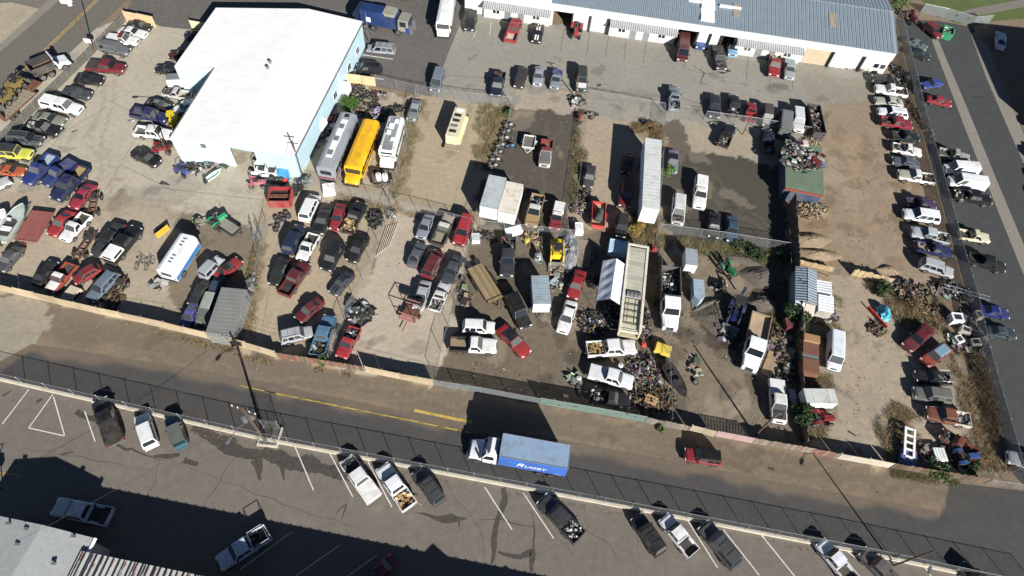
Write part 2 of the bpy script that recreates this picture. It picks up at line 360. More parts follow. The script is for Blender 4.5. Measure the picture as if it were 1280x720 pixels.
    if pick:
        x1 = X(d)-.04; x0 = -L/2; zt = belt-.02; t = .09; zf = .72
        g = MB(); cx = X(axr)
        g.box(x0, x1, w-t, w, zb+.18, zt); g.box(x0, x1, -w, -w+t, zb+.18, zt); g.box(x0+.002, x0+.07, -w+t, w-t, zb+.2, zt-.01); g.box(x1-.06, x1-.002, -w+t, w-t, zb+.2, zt-.01)
        for s in (-1, 1):
            y = s*(w+.004); pts = [(cx+1.18*r*math.cos(q), y, r+1.18*r*math.sin(q)) for q in [math.pi*k/8 for k in range(9)]]
            g.face(pts if s < 0 else pts[::-1], 1)
            g.box(cx-.42, cx+.42, s*(w-t-.2) if s < 0 else w-t-.2, s*(w-t) if s > 0 else -(w-t), zf, zf+.2, 0)
        out['bed'] = g.mesh(kind+'_bed', ['paint', 'trim'], 30)
        g = MB(); g.box(x0+.075, x1-.065, -w+t+.002, w-t-.002, zf-.06, zf); out['bed_floor'] = g.mesh(kind+'_bedfloor', ['matte'])
        g = MB(); hc = .62
        g.box(x0+.02, x1-.02, -w+.03, w-.03, zt+.01, zt+hc, 0, None, None, .10, .16); out['?cap'] = g.mesh(kind+'_cap', ['paint'], 30)
        g = MB()
        for s in (-1, 1):
            y0 = w-.03-.16*.25+.012; y1 = w-.03-.16*.80+.012
            q = [(x0+.3, s*y0, zt+.16), (x1-.3, s*y0, zt+.16), (x1-.35, s*y1, zt+.49), (x0+.35, s*y1, zt+.49)]; g.face(q if s < 0 else q[::-1])
        q = [(x0+.02+.025-.012, -w*.7, zt+.18), (x0+.02+.025-.012, w*.7, zt+.18), (x0+.02+.08-.012, w*.64, zt+.5), (x0+.02+.08-.012, -w*.64, zt+.5)]; g.face(q[::-1])
        out['?capglass'] = g.mesh(kind+'_capglass', ['car_glass'])
        g = MB(); g.box(x0+.03, x1-.03, -w+.04, w-.04, zt+.003, zt+.03); out['?tonneau'] = g.mesh(kind+'_tonneau', ['matte'])
        g = MB(); xr2 = x1-.22
        for y in (-w+.06, w-.06): g.cyl((xr2, y, zt), (xr2, y, zt+.62), .04, n=5)
        g.cyl((xr2, -w+.06, zt+.62), (xr2, w-.06, zt+.62), .04, n=5)
        for y in (-w+.06, w-.06): g.cyl((xr2, y, zt+.62), (x0+.2, y, zt+.62), .035, n=5)
        for y in (-w+.06, w-.06): g.cyl((x0+.2, y, zt), (x0+.2, y, zt+.62), .04, n=5)
        g.cyl((x0+.2, -w+.06, zt+.62), (x0+.2, w-.06, zt+.62), .04, n=5)
        out['?rack'] = g.mesh(kind+'_rack', ['steel'])
        out['_bedbox'] = (x0+.15, x1-.15, -w+t+.05, w-t-.05, zf)
    elif kind in ('suv', 'minivan', 'wagon'):
        g = MB()
        for s in (-1, 1): g.cyl((xb-.15, s*wr*.82, zr+.06), (xc+.1, s*wr*.82, zr+.06), .022, n=5)
        for k in (.25, .65): x = xb+(xc-xb)*k; g.cyl((x, -wr*.82, zr+.07), (x, wr*.82, zr+.07), .02, n=5)
        out['?roof_rack'] = g.mesh(kind+'_roofrack', ['trim'])
    # roof panel, engine, stripes for the variants
    g = MB()
    for i in range(2):
        for j in range(3):
            off = Vector((0, 0, .012)); g.face([Vector(p)*1.0+off for p in (rf[i][j], rf[i][j+1], rf[i+1][j+1], rf[i+1][j])])
    out['?roof'] = g.mesh(kind+'_roofpanel', ['paint'], 40)
    g = MB(); yy = .13
    for s in (-1, 1):
        y0, y1 = s*.22-.13, s*.22+.13
        for jj, (p0, p1) in enumerate((((X(f0), hz+.012), (X(.14), hz+.056)), ((X(.14), hz+.056), (X(f1), belt+.058)), ((xb, zr+.014), ((xb+xc)/2, zr+.04)), (((xb+xc)/2, zr+.04), (xc, zr+.014)))):
            if jj == 2: out['?stripe%da' % s] = g.mesh(kind+'_stripe', ['paint']); g = MB()
            g.face([(p0[0], y0, p0[1]), (p0[0], y1, p0[1]), (p1[0], y1, p1[1]), (p1[0], y0, p1[1])][::-1])
        if not pick and c < .8: out['?stripe%db' % s] = g.mesh(kind+'_stripe', ['paint']); g = MB(); g.face([(X(d), y0, belt+.06), (X(d), y1, belt+.06), (X(.96), y1, belt+.03), (X(.96), y0, belt+.03)][::-1])
        out['?stripe%dc' % s] = g.mesh(kind+'_stripe', ['paint']); g = MB()
    g = MB(); rr = random.Random(3)
    xm = (X(.08)+X(a))/2; ln = abs(X(.08)-X(a))
    g.box(xm-ln*.28, xm+ln*.2, -.25, .25, hz-.15, hz+.06, 0); g.box(xm-ln*.1, xm+ln*.1, -.18, .2, hz+.06, hz+.14, 1)
    for _ in range(14):
        x = xm+rr.uniform(-.42, .42)*ln; y = rr.uniform(-.72, .72)*w; q = rr.uniform(.06, .16); g.box(x-q, x+q, y-q, y+q, hz-.1, hz+rr.uniform(.01, .1), rr.choice((0, 0, 1, 2)))
    out['?engine'] = g.mesh(kind+'_engine', ['engine', 'steel', 'rust'])
    out['_wheels'] = [(X(axf), s*(w-.10), r) for s in (1, -1)] + [(X(axr), s*(w-.10), r) for s in (1, -1)]
    return out
def wheel_mesh():
    m = MB(); n = 18; rm = MB()
    m.loft([[(.36*k[0]*0+rr*math.cos(2*math.pi*i/n), y, rr*math.sin(2*math.pi*i/n)) for i in range(n)] for k in [(0,)] for rr, y in ((.62, -.115), (.92, -.12), (1, -.085), (1, .085), (.92, .12), (.62, .115))], 0, True, False)
    for s in (-1, 1):
        pts = [(.63*math.cos(2*math.pi*i/n), s*.105, .63*math.sin(2*math.pi*i/n)) for i in range(n)]; rm.face(pts if s < 0 else pts[::-1], 0)
        pts = [(.2*math.cos(2*math.pi*i/8), s*.122, .2*math.sin(2*math.pi*i/8)) for i in range(8)]; rm.face(pts if s < 0 else pts[::-1], 1)
    return m.mesh('wheel', ['tyre'], 40), rm.mesh('rim', ['rim', 'trim'])
WHEEL, RIM = wheel_mesh()
def put_wheel(root, x, y, r, wide=1.0):
    o = ob('wheel', WHEEL, root, (x, y, r), sc=(r, wide, r)); ob('rim', RIM, o); return o
def load_mesh(kind, box, seed):
    """loose freight heaped in a truck bed or tub"""
    x0, x1, y0, y1, zf = box; R = random.Random(seed); m = MB()
    pals = {'junk': ['#6a665c', '#4a4640', '#8d897e', '#5b4a3a', '#2a2a2c', '#9c9890', '#5a2a22', '#333231'], 'wood': ['#a98d62', '#8c7048', '#c0a679'], 'metal': ['#77787a', '#3a3a3a', '#a0a2a4', '#5a4636', '#1e1e1f'],
            'mixed': ['#b8b8b4', '#80302a', '#34455e', '#9f9880', '#222', '#222', '#8c7a4a'], 'white': ['#cfcfcb', '#a8a8a4', '#7a7a78', '#444', '#444', '#222'], 'green': ['#2f6a3a', '#3c4a3a', '#b0b0a8', '#55402e']}
    pal = [hexc('#222222' if q == '#222' else ('#444444' if q == '#444' else q))[:3] for q in pals[kind]]
    a = max(20, int((x1-x0)*(y1-y0)*11))
    for _ in range(a):
        x = R.uniform(x0, x1); y = R.uniform(y0, y1); z = zf+R.uniform(.02, .28); c = R.choice(pal)
        T = Matrix.Translation((x, y, z)) @ Matrix.Rotation(R.uniform(0, 6.28), 4, 'Z') @ Matrix.Rotation(R.uniform(-.5, .5), 4, 'X')
        t = R.random()
        if t < .6: q = R.uniform(.06, .28); m.box(-q, q, -q*R.uniform(.3, 1), q*.6, -.06, R.uniform(.03, .2), 0, c, T)
        else: q = R.uniform(.3, min(.9, (y1-y0)*.55)); m.cyl(T @ Vector((-q, 0, 0)), T @ Vector((q, 0, .0)), R.uniform(.015, .05), n=5, col=c)
    return m.mesh('load_'+kind, ['scrap'])
VEH = {'sedan': 'car', 'coupe': 'car', 'boxy': 'car', 'hatch': 'car', 'wagon': 'car', 'suv': 'suv', 'jeep': 'suv', 'minivan': 'minivan', 'van': 'van', 'pickup': 'pickup truck', 'crew': 'pickup truck'}
NAME = {'sedan': 'sedan_car', 'coupe': 'coupe_car', 'boxy': 'sedan_car', 'hatch': 'hatchback_car', 'wagon': 'estate_car', 'suv': 'sport_utility_car', 'jeep': 'off_road_car', 'minivan': 'minivan', 'van': 'cargo_van', 'pickup': 'pickup_truck', 'crew': 'crew_cab_pickup'}
_seed = [0]
def vehicle(kind, col, f, r, label, group=None, z=.6, **o):
    """f, r: photo pixels of the middle of the nose and of the tail"""
    pf, pr = P(*f, z), P(*r, z); d = pf-pr; Lm = d.length; L = KINDS[kind][0]
    s = max(.78, min(1.04, .905*Lm/L)); mid = (pf+pr)/2
    root = thing(NAME[kind], label, VEH[kind], group, (mid.x, mid.y, o.get('zg', 0.0)), math.atan2(d.y, d.x), (s, .93*(.45+.55*s), .52+.46*s))
    parts = cached(('car', kind), lambda: car_parts(kind)); c = paintc(col, o.get('wear', .08))
    acc = lambda k, dflt: paintc(o[k], o.get('wear', .08)) if o.get(k) else dflt
    drop = set(o.get('drop', ()))
    for k, me in parts.items():
        if k[0] in '_?': continue
        n = k.split('#')[0]
        if n in drop: continue
        cc = c
        if n == 'hood': cc = acc('hoodcol', c)
        if n == 'bed': cc = acc('bedcol', c)
        if n == 'bed_floor': cc = hexc(o.get('floor', '#2b2926'))
        ob(n, me, root, col=cc)
    for x, y, rr in parts['_wheels']:
        if 'wheel' not in drop: put_wheel(root, x, y, rr)
    if o.get('roof'): ob('roof_panel', parts['?roof'], root, col=paintc(o['roof'], o.get('wear', .08)))
    if 'hood' in drop: ob('engine', parts['?engine'], root)
    if o.get('stripe'): [ob('racing_stripe', parts[q], root, col=hexc(o['stripe'])) for q in parts if q.startswith('?stripe')]
    if o.get('roofrack') and '?roof_rack' in parts: ob('roof_rack', parts['?roof_rack'], root)
    if o.get('cap'): ob('bed_cap', parts['?cap'], root, col=hexc(o['cap'])); ob('cap_window', parts['?capglass'], root)
    if o.get('tonneau'): ob('bed_cover', parts['?tonneau'], root, col=paintc(o['tonneau']))
    if o.get('rack'): ob('bed_rack', parts['?rack'], root)
    if o.get('load'):
        _seed[0] += 1
        q = ob('bed_load', load_mesh(o['load'], parts['_bedbox'], _seed[0]), root); q['kind'] = 'stuff'
    return root
def frame(f, r, z=0.0, k=.93):
    pf, pr = P(*f, z), P(*r, z); d = pf-pr; mid = (pf+pr)/2
    return (mid.x, mid.y, 0), math.atan2(d.y, d.x), d.length*k
# ------------------------------------------------------------------ ground, roads, pavements
def inpoly(px, py, poly):
    r = np.zeros(px.shape, bool); n = len(poly)
    for i in range(n):
        x0, y0 = poly[i]; x1, y1 = poly[(i+1) % n]
        if y0 == y1: continue
        c = ((y0 > py) != (y1 > py)) & (px < (x1-x0)*(py-y0)/(y1-y0)+x0); r ^= c
    return r
def W2(poly): return [tuple(P(x, y)[:2]) for x, y in poly]
def vnoise(x, y, s, seed):
    r = np.random.default_rng(seed).random((256, 256)); x = x/s; y = y/s
    xi = np.floor(x).astype(int); yi = np.floor(y).astype(int); fx = x-xi; fy = y-yi; fx = fx*fx*(3-2*fx); fy = fy*fy*(3-2*fy)
    g = lambda a, b: r[a % 256, b % 256]
    return (g(xi, yi)*(1-fx)+g(xi+1, yi)*fx)*(1-fy)+(g(xi, yi+1)*(1-fx)+g(xi+1, yi+1)*fx)*fy
STEP = .36; gx = np.arange(-112, 112, STEP); gy = np.arange(0, 140, STEP)
X_, Y_ = np.meshgrid(gx, gy); JX = X_+(vnoise(X_, Y_, 2.5, 1)-.5)*2.2+(vnoise(X_, Y_, .8, 2)-.5)*.9; JY = Y_+(vnoise(X_, Y_, 2.5, 3)-.5)*2.2+(vnoise(X_, Y_, .8, 4)-.5)*.9
GC = np.zeros(X_.shape+(3,)); GC[:] = A(144, 125, 101)
def area(poly, col, mix=1.0, edge=None):
    m = inpoly(JX, JY, W2(poly)); k = mix
    GC[m] = GC[m]*(1-k)+np.array(A(*col))*k
def spots(poly, col, n, rmin, rmax, mix, seed):
    R = np.random.default_rng(seed); w2 = np.array(W2(poly)); lo, hi = w2.min(0), w2.max(0)
    for _ in range(n):
        c = lo+R.random(2)*(hi-lo)
        if not inpoly(np.array([c[0]]), np.array([c[1]]), [tuple(q) for q in w2])[0]: continue
        a, b = R.uniform(rmin, rmax, 2); m = ((JX-c[0])/a)**2+((JY-c[1])/b)**2 < 1
        GC[m] = GC[m]*(1-mix)+np.array(A(*col))*mix
area([(-80,260),(-80,180),(165,5),(480,15),(455,120),(410,235),(335,300),(250,268),(120,245),(0,235)], (190,180,160))
area([(-80,260),(0,235),(120,245),(250,268),(335,300),(300,432),(150,400),(0,362),(-80,345)], (182,167,143))
area([(140,250),(215,215),(262,235),(210,262)], (158,150,136), .5); area([(232,262),(330,292),(305,400),(225,395),(205,350)], (122,108,90), .8)
area([(440,25),(560,10),(600,15),(1110,90),(1088,150),(990,172),(830,160),(640,128),(520,122),(530,60)], (158,154,142))
area([(1000,95),(1100,95),(1095,140),(1010,140)], (150,141,122), .6)
area([(440,108),(520,120),(492,255),(385,245),(370,215)], (184,170,146)); area([(515,120),(640,130),(608,215),(595,285),(490,265)], (180,163,134))
area([(645,112),(735,118),(733,142),(640,140)], (176,164,144)); area([(640,138),(733,140),(716,292),(598,285),(612,215)], (96,89,79))
area([(734,140),(829,160),(819,300),(716,280)], (178,160,134)); area([(830,150),(985,175),(985,215),(890,205),(830,205)], (172,160,138))
area([(831,200),(860,188),(900,192),(978,202),(988,318),(822,292)], (86,82,73)); area([(831,150),(850,150),(862,190),(831,215)], (112,102,88))
area([(1000,140),(1100,120),(1168,355),(1080,352),(995,340),(1010,240)], (158,139,115)); area([(985,255),(1040,262),(1050,340),(990,335)], (156,130,94), .7)
area([(495,262),(592,285),(548,478),(420,455)], (192,178,157)); area([(330,240),(490,258),(425,455),(302,432)], (182,165,137))
area([(592,285),(822,295),(835,532),(545,478)], (122,110,92)); area([(640,380),(720,370),(720,450),(600,470)], (124,110,90), .5)
area([(822,292),(988,318),(1005,560),(832,532)], (134,121,102)); area([(875,300),(960,320),(965,345),(890,345)], (150,132,105), .6)
area([(870,380),(960,350),(985,400),(930,420),(890,440)], (78,66,55), .75); area([(930,320),(985,330),(985,420),(950,380)], (72,60,48), .6)
area([(1005,345),(1170,362),(1268,600),(1110,580),(1005,555)], (172,157,135)); area([(1190,370),(1235,400),(1270,600),(1215,590)], (112,97,76), .7)
area([(1100,345),(1225,370),(1235,470),(1180,480),(1120,430)], (124,107,82), .6)
area([(-80,340),(310,435),(550,487),(940,556),(1290,615),(1290,650),(1000,600),(580,528),(210,460),(140,438),(-80,400)], (128,115,98))
area([(-80,345),(0,365),(62,382),(45,425),(0,478),(-80,470)], (166,156,136)); area([(880,550),(960,560),(960,590),(880,585)], (108,93,76), .6)
area([(820,535),(1180,600),(1180,640),(820,580)], (122,107,89), .5)
area([(-80,-60),(110,-60),(-80,150)], (128,122,112))
# weed tinted strips
for pl, c_, k in (([(612,135),(645,132),(625,190),(600,215),(590,190)], (128,112,70), .7), ([(717,180),(735,175),(728,260),(714,260)], (126,112,72), .7), ([(800,262),(822,265),(820,300),(780,300)], (132,108,60), .8),
                  ([(795,150),(829,160),(829,185),(790,170)], (130,112,72), .6), ([(500,130),(530,125),(510,240),(490,250)], (140,124,86), .6), ([(300,330),(330,300),(310,425),(298,430)], (140,120,78), .6), ([(985,470),(1030,465),(1030,510),(1000,545)], (122,102,62), .6)): area(pl, c_, k)
allw = [(0,200),(440,110),(1000,150),(1170,360),(1260,590),(560,480),(0,360)]
spots(allw, (70,60,50), 130, .3, 1.4, .28, 11); spots(allw, (195,178,150), 150, .4, 2.2, .22, 12); spots([(640,300),(820,300),(980,330),(990,540),(560,470)], (60,50,42), 60, .4, 1.8, .4, 13)
spots([(20,60),(220,40),(440,110),(330,300),(0,340)], (120,108,90), 40, .3, 1.3, .25, 14); spots([(560,60),(1090,110),(985,170),(560,110)], (90,84,74), 34, .3, 1.2, .35, 15)
spots([(0,370),(540,490),(1180,600),(1000,590),(500,510)], (95,80,64), 40, .5, 2.5, .3, 16); spots([(1010,160),(1160,160),(1160,350),(1010,330)], (176,150,116), 50, .4, 1.8, .3, 17); spots([(1010,160),(1160,160),(1160,350),(1010,330)], (122,95,66), 40, .4, 1.8, .35, 18)
# worn wheel tracks
def track(pts, col, k, wd=.28, gap=1.6):
    w2 = np.array(W2(pts))
    for a, b in zip(w2, w2[1:]):
        d = b-a; L = np.linalg.norm(d); d /= L; n = np.array([-d[1], d[0]])
        u = (JX-a[0])*d[0]+(JY-a[1])*d[1]; v = (JX-a[0])*n[0]+(JY-a[1])*n[1]
        m = (u > 0) & (u < L) & ((abs(v-gap/2) < wd) | (abs(v+gap/2) < wd)); GC[m] = GC[m]*(1-k)+np.array(A(*col))*k
track([(150,60),(120,170),(130,240),(170,330)], (150,138,116), .35); track([(60,245),(170,255),(300,270)], (150,134,110), .4); track([(540,290),(500,440)], (184,168,144), .4); track([(600,95),(800,120),(1000,150)], (140,134,118), .4)
track([(700,150),(660,260)], (120,112,98), .35); track([(780,160),(755,270)], (180,160,130), .4); track([(860,210),(930,270),(960,290)], (112,104,92), .4); track([(1060,170),(1090,330)], (172,145,110), .45)
track([(0,420),(300,470),(600,515)], (150,136,116), .3); track([(700,540),(1000,590),(1250,630)], (150,134,112), .3); track([(880,440),(920,520)], (148,130,108), .4); track([(1060,400),(1080,540)], (170,152,128), .4)
ny, nx = X_.shape
rough_m = (inpoly(JX, JY, W2([(590,288),(988,318),(1005,345),(1170,362),(1268,600),(545,478)])) | inpoly(JX, JY, W2([(1000,200),(1140,200),(1170,355),(990,340)]))).astype(float)
HZ = (vnoise(X_, Y_, 1.1, 21)-.5)*.05*rough_m + (vnoise(X_, Y_, .5, 22)-.5)*.03*rough_m - .035*rough_m
gv = np.stack([X_.ravel(), Y_.ravel(), HZ.ravel()], 1)
idx = np.arange(nx*ny).reshape(ny, nx); q = np.stack([idx[:-1, :-1], idx[:-1, 1:], idx[1:, 1:], idx[1:, :-1]], -1).reshape(-1, 4)
me = bpy.data.meshes.new('ground'); nV = len(gv); x0, x1, y0, y1 = gx[0], gx[-1], gy[0], gy[-1]; B = 1500
ov = np.array([(x0,y0,0),(x1,y0,0),(x1,y1,0),(x0,y1,0),(-B,-B,0),(B,-B,0),(B,B,0),(-B,B,0)], float)
oq = np.array([(4,5,1,0),(5,6,2,1),(6,7,3,2),(7,4,0,3)])+nV
V_ = np.vstack([gv, ov]); Q_ = np.vstack([q, oq])
me.vertices.add(len(V_)); me.vertices.foreach_set('co', V_.astype(np.float32).ravel())
me.loops.add(Q_.size); me.loops.foreach_set('vertex_index', Q_.astype(np.int32).ravel())
me.polygons.add(len(Q_)); me.polygons.foreach_set('loop_start', np.arange(0, Q_.size, 4, dtype=np.int32)); me.update(calc_edges=True)
at = me.color_attributes.new('Col', 'FLOAT_COLOR', 'POINT'); cc = np.ones((len(V_), 4), np.float32); cc[:nV, :3] = GC.reshape(-1, 3); cc[nV:, :3] = A(140, 125, 104)
at.data.foreach_set('color', cc.ravel()); me.polygons.foreach_set('use_smooth', np.ones(len(Q_), bool)); me.materials.append(MATS['ground'])
ob('ground', me, kind='structure')
def sheet(name, poly, z, mat, parent=None, world=False):
    pts = [Vector((*p, z)) if world else P(*p)+Vector((0, 0, z)) for p in poly]
    a = sum(p.x*q_.y-q_.x*p.y for p, q_ in zip(pts, pts[1:]+pts[:1]))
    if a < 0: pts = pts[::-1]
    m = MB(); m.face(pts); o = ob(name, m.mesh(name, [mat]), parent)
    if parent is None: o['kind'] = 'structure'
    return o
# the road: asphalt whose dusty north edge fades into the dirt shoulder
NE = [(-70,446),(0,452),(40,430),(100,439),(210,456),(330,478),(470,507),(590,529),(800,568),(1000,608),(1178,640),(1188,603),(1300,616)]
SE_ = [(-70,458),(0,474),(30,481),(85,494),(200,520),(330,549.5),(470,576),(590,598.5),(800,638),(1000,676),(1140,703),(1220,721),(1300,738)]
ne, se = [P(*q_) for q_ in NE], [P(*q_) for q_ in SE_]
def dens(pl, k=16):
    o_ = []
    for a, b in zip(pl, pl[1:]): o_ += [a.lerp(b, i/k) for i in range(k)]
    return o_+[pl[-1]]
ne, se = dens(ne), dens(se); NR = 22; rv, rc = [], []
dustc, aspc = np.array(A(122, 109, 93)), np.array(A(82, 81, 80))
for i, (a, b) in enumerate(zip(ne, se)):
    for r in range(NR+1):
        p_ = a.lerp(b, r/NR); rv.append((p_.x, p_.y, .006)); d_ = (p_-a).length
        nz = float(vnoise(np.array([p_.x]), np.array([p_.y]), 2.2, 31)[0]); t_ = min(1, max(0, (d_-.1-nz*1.3)/.7)) if i < 16*10+8 else 1; dust2 = .10*float(vnoise(np.array([p_.x*.25]), np.array([p_.y]), .9, 33)[0])
        rc.append((dustc*(1-t_)+aspc*t_)*(1-dust2)+dustc*dust2)
rf = [(i*(NR+1)+r, i*(NR+1)+r+1, (i+1)*(NR+1)+r+1, (i+1)*(NR+1)+r) for i in range(len(ne)-1) for r in range(NR)]
me = bpy.data.meshes.new('road'); me.from_pydata(rv, [], rf); at = me.color_attributes.new('Col', 'FLOAT_COLOR', 'POINT')
at.data.foreach_set('color', np.concatenate([np.array(rc), np.ones((len(rc), 1))], 1).astype(np.float32).ravel()); me.materials.append(MATS['road_surface']); road = ob('road', me, kind='structure')
lot = sheet('parking_lot', [(-80,457),(0,475),(330,550),(560,593),(820,642),(1080,692),(1290,737),(1400,900),(-200,900)], .010, 'asphalt_lot')
eroad = sheet('east_road', [(1120,24),(1172,26),(1216,34),(1250,100),(1400,420),(1400,660),(1284,612),(1266,592),(1259,562),(1226,444),(1213,382),(1198,330),(1166,211),(1152,160)], .012, 'asphalt_east')
sheet('east_gutter', [(1163,46),(1171,46),(1211,140),(1247,228),(1296,345),(1300,380),(1278,340),(1242,250),(1206,160)], .018, 'concrete_walk')
sheet('east_pavement', [(1213,42),(1221,40),(1234,58),(1262,125),(1300,215),(1300,250),(1262,165),(1232,95)], .020, 'concrete_walk')
sheet('north_street', [(158,12),(200,33),(246,38),(300,30),(455,25),(446,102),(470,108),(540,121),(562,62),(582,14),(600,-60),(200,-60)], .008, 'asphalt_north')
wst = sheet('west_street', [(-80,132),(0,66),(77,-2),(130,-45),(215,-45),(150,8),(30,119),(-80,216)], .010, 'asphalt_west')
sheet('west_pavement', [(-80,120),(0,55),(64,-2),(118,-45),(129,-45),(76,-2),(0,65),(-80,131)], .014, 'concrete_walk')
sheet('gravel_lot', [(-60,8),(0,4),(14,3),(53,12),(10,54),(0,60),(-70,118)], .012, 'gravel')
sheet('lawn', [(1150,-2),(1172,22),(1198,30),(1300,22),(1400,10),(1400,-60),(1120,-60)], .014, 'lawn')
sheet('footpath', [(1172,22),(1215,11),(1290,-3),(1400,-20),(1400,-6),(1290,7),(1215,21),(1185,26)], .020, 'path')
def strip(parent, a, b, wd, mat, z=.017, n='painted_line'):
    pa, pb = P(*a), P(*b); d = (pb-pa).normalized(); n_ = Vector((-d.y, d.x, 0))*wd/2; m = MB()
    m.face([pa-n_+Vector((0,0,z)), pb-n_+Vector((0,0,z)), pb+n_+Vector((0,0,z)), pa+n_+Vector((0,0,z))]); return ob(n, m.mesh('painted_line', [mat]), parent)
for a, b in (((330,489),(520,527)), ((520,527),(588,541))): strip(road, a, b, .14, 'yellow_line')
strip(road, (518,513), (590,528), .34, 'yellow_line'); strip(road, (300,482), (345,492), .12, 'yellow_line')
for k in range(9):
    x = 372+k*25; strip(road, (x, 498+(x-372)*.20), (x+9, 500+(x-372)*.20), .12, 'yellow_line')
strip(wst, (-70,174), (0,116), .16, 'yellow_line'); strip(wst, (0,116), (130,-10), .16, 'yellow_line'); strip(wst, (-70,178), (0,119.5), .12, 'yellow_line'); strip(wst, (0,119.5), (130,-7), .12, 'yellow_line')
LINES = [((3,530),(36,487)), ((36,535),(66,493)), ((36,535),(81,545)), ((81,545),(67,496)), ((119,552),(106,514)), ((392,613),(369,559)), ((441,621),(412,566)), ((490,634),(460,577)), ((640,662),(606,609)), ((692,673),(654,616)), ((897,710),(858,648)), ((949,719),(904,662)), ((997,725),(952,669)), ((1102,722),(1060,690)), ((1180,745),(1150,700)), ((588,700),(545,650)),
         ((325,660),(285,690)), ((365,665),(300,712)), ((425,681),(370,720)), ((471,694),(432,722))]
for a, b in LINES[:-5]: strip(lot, a, b, .11, 'white_line', .021)
for a, b in LINES[-4:]: strip(lot, a, b, .09, 'white_line', .021)
strip(lot, (0,591), (24,594), .12, 'yellow_line', .021); strip(lot, (24,594), (225,640), .08, 'faint_shaded_line', .021)
# hatched stall and round mark: faint yellow, darkened for the building's shade
for a, b in (((135,668),(195,635)), ((150,680),(228,640)), ((150,662),(178,670)), ((168,645),(205,652)), ((205,710),(222,700)), ((208,706),(285,712))): strip(lot, a, b, .08, 'faint_shaded_line', .021)
for a, b in (((500,715),(525,704)), ((525,704),(560,708)), ((512,722),(520,712))): strip(lot, a, b, .08, 'faint_shaded_line', .021)
strip(None, (453,68.5), (491,74), .16, 'white_line', .016, 'stall_line')['kind'] = 'structure'; strip(None, (441,93), (480,99.5), .16, 'white_line', .016, 'stall_line')['kind'] = 'structure'
for a, b in (((594,39),(592,47)), ((614,29),(612,44))): strip(None, a, b, .1, 'white_line', .016, 'stall_line')['kind'] = 'structure'
def blot(parent, pts, wd, seed, mat='stain', z=.0145, name='oil_stain'):
    """a ragged dark stain following a crack"""
    R = random.Random(seed); c = [P(*p) for p in pts]; fine = []
    for a, b in zip(c, c[1:]):
        n = max(2, int((b-a).length/.2)); fine += [a.lerp(b, k/n) for k in range(n)]
    fine.append(c[-1]); L, R_ = [], []; wv = [w_ for w_ in wd]
    for i, p in enumerate(fine):
        t = i/(len(fine)-1)*(len(wv)-1); k = min(int(t), len(wv)-2); ww = wv[k]+(wv[k+1]-wv[k])*(t-k)
        d = (fine[min(i+1, len(fine)-1)]-fine[max(i-1, 0)]).normalized(); n_ = Vector((-d.y, d.x, 0)); j = n_*.1*math.sin(i*.37+seed)
        e1 = .55+.16*math.sin(i*.13+seed)+.10*math.sin(i*.41+2*seed)+R.uniform(-.08, .08); e2 = .5+.18*math.sin(i*.11+3*seed)+.10*math.sin(i*.37+seed)+R.uniform(-.08, .08)
        L.append(p+n_*ww*e1+j); R_.append(p-n_*ww*e2+j)
    m = MB()
    for i in range(len(L)-1): m.face([q_+Vector((0, 0, z)) for q_ in (R_[i], R_[i+1], L[i+1], L[i])])
    o = ob(name, m.mesh(name, [mat]), parent)
    if parent is None: o['kind'] = 'structure'
BL = [([(518,641),(545,647),(570,650),(584,648)], [.05,.25,.7,.1]), ([(572,650),(573,662)], [.2,.02]), ([(628,610),(632,625),(622,650),(618,680),(614,705)], [.5,.6,.45,.6,.2]), ([(622,690),(650,697),(665,690),(664,715)], [.2,.5,.9,.3]), ([(600,648),(625,650),(650,655),(668,660)], [.03,.1,.1,.03]), ([(666,640),(668,690)], [.06,.25]), ([(578,668),(577,678)], [.08,.02]),
      ([(140,555),(158,562),(165,560),(180,570),(205,575)], [.1,.3,.15,.2,.05]), ([(192,572),(210,570),(225,568)], [.2,.6,.3]), ([(230,575),(248,580)], [.5,.4]), ([(200,575),(192,605),(182,625)], [.06,.05,.03]), ([(330,560),(360,580),(420,590),(500,600)], [1.2,1.6,1.3,.4]), ([(240,535),(290,560),(330,570)], [.9,1.3,1.0]), ([(320,575),(326,600)], [.8,.2]), ([(350,580),(356,600)], [.6,.15]), ([(95,515),(120,525),(135,540)], [.5,.4,.6]),
      ([(3,495),(15,487)], [.3,.2]), ([(45,502),(52,498)], [.4,.3]), ([(76,568),(92,566)], [.4,.1]), ([(420,642),(432,632),(428,650)], [.05,.15,.03])]
for i, (p_, w_) in enumerate(BL): blot(lot, p_, w_, i, z=.0142+.0002*i)
CR = [[(880,610),(960,640),(1010,650)], [(790,640),(800,700)], [(640,600),(720,700)], [(900,690),(940,720)], [(300,560),(250,640),(240,690)], [(225,580),(380,640),(450,660)], [(560,610),(600,660),(610,718)], [(30,560),(120,575),(195,590)], [(700,640),(760,680),(790,720)]]
for i, p_ in enumerate(CR): blot(lot, p_, [.03, .05, .02], 40+i, 'crack', .0118+.00025*i, 'crack')
for i, (p_, w_) in enumerate([([(861,413),(868,418)], [.5,.5]), ([(866,425),(869,429)], [.25,.2]), ([(870,441),(872,445)], [.2,.15]), ([(200,228),(212,232)], [.5,.1]), ([(747,108),(752,106)], [.4,.3]), ([(683,78),(694,79)], [.2,.2]), ([(90,165),(97,162)], [.3,.15]), ([(960,584),(968,586)], [.3,.3]), ([(868,83),(880,92),(876,104)], [.1,.2,.05]), ([(855,86),(905,97)], [.04,.04]), ([(874,104),(888,107)], [.12,.04]), ([(1060,540),(1070,545)], [.2,.2]), ([(335,282),(341,280)], [.3,.3])]):
    blot(None, p_, w_, 60+i, z=.02+.0003*i)
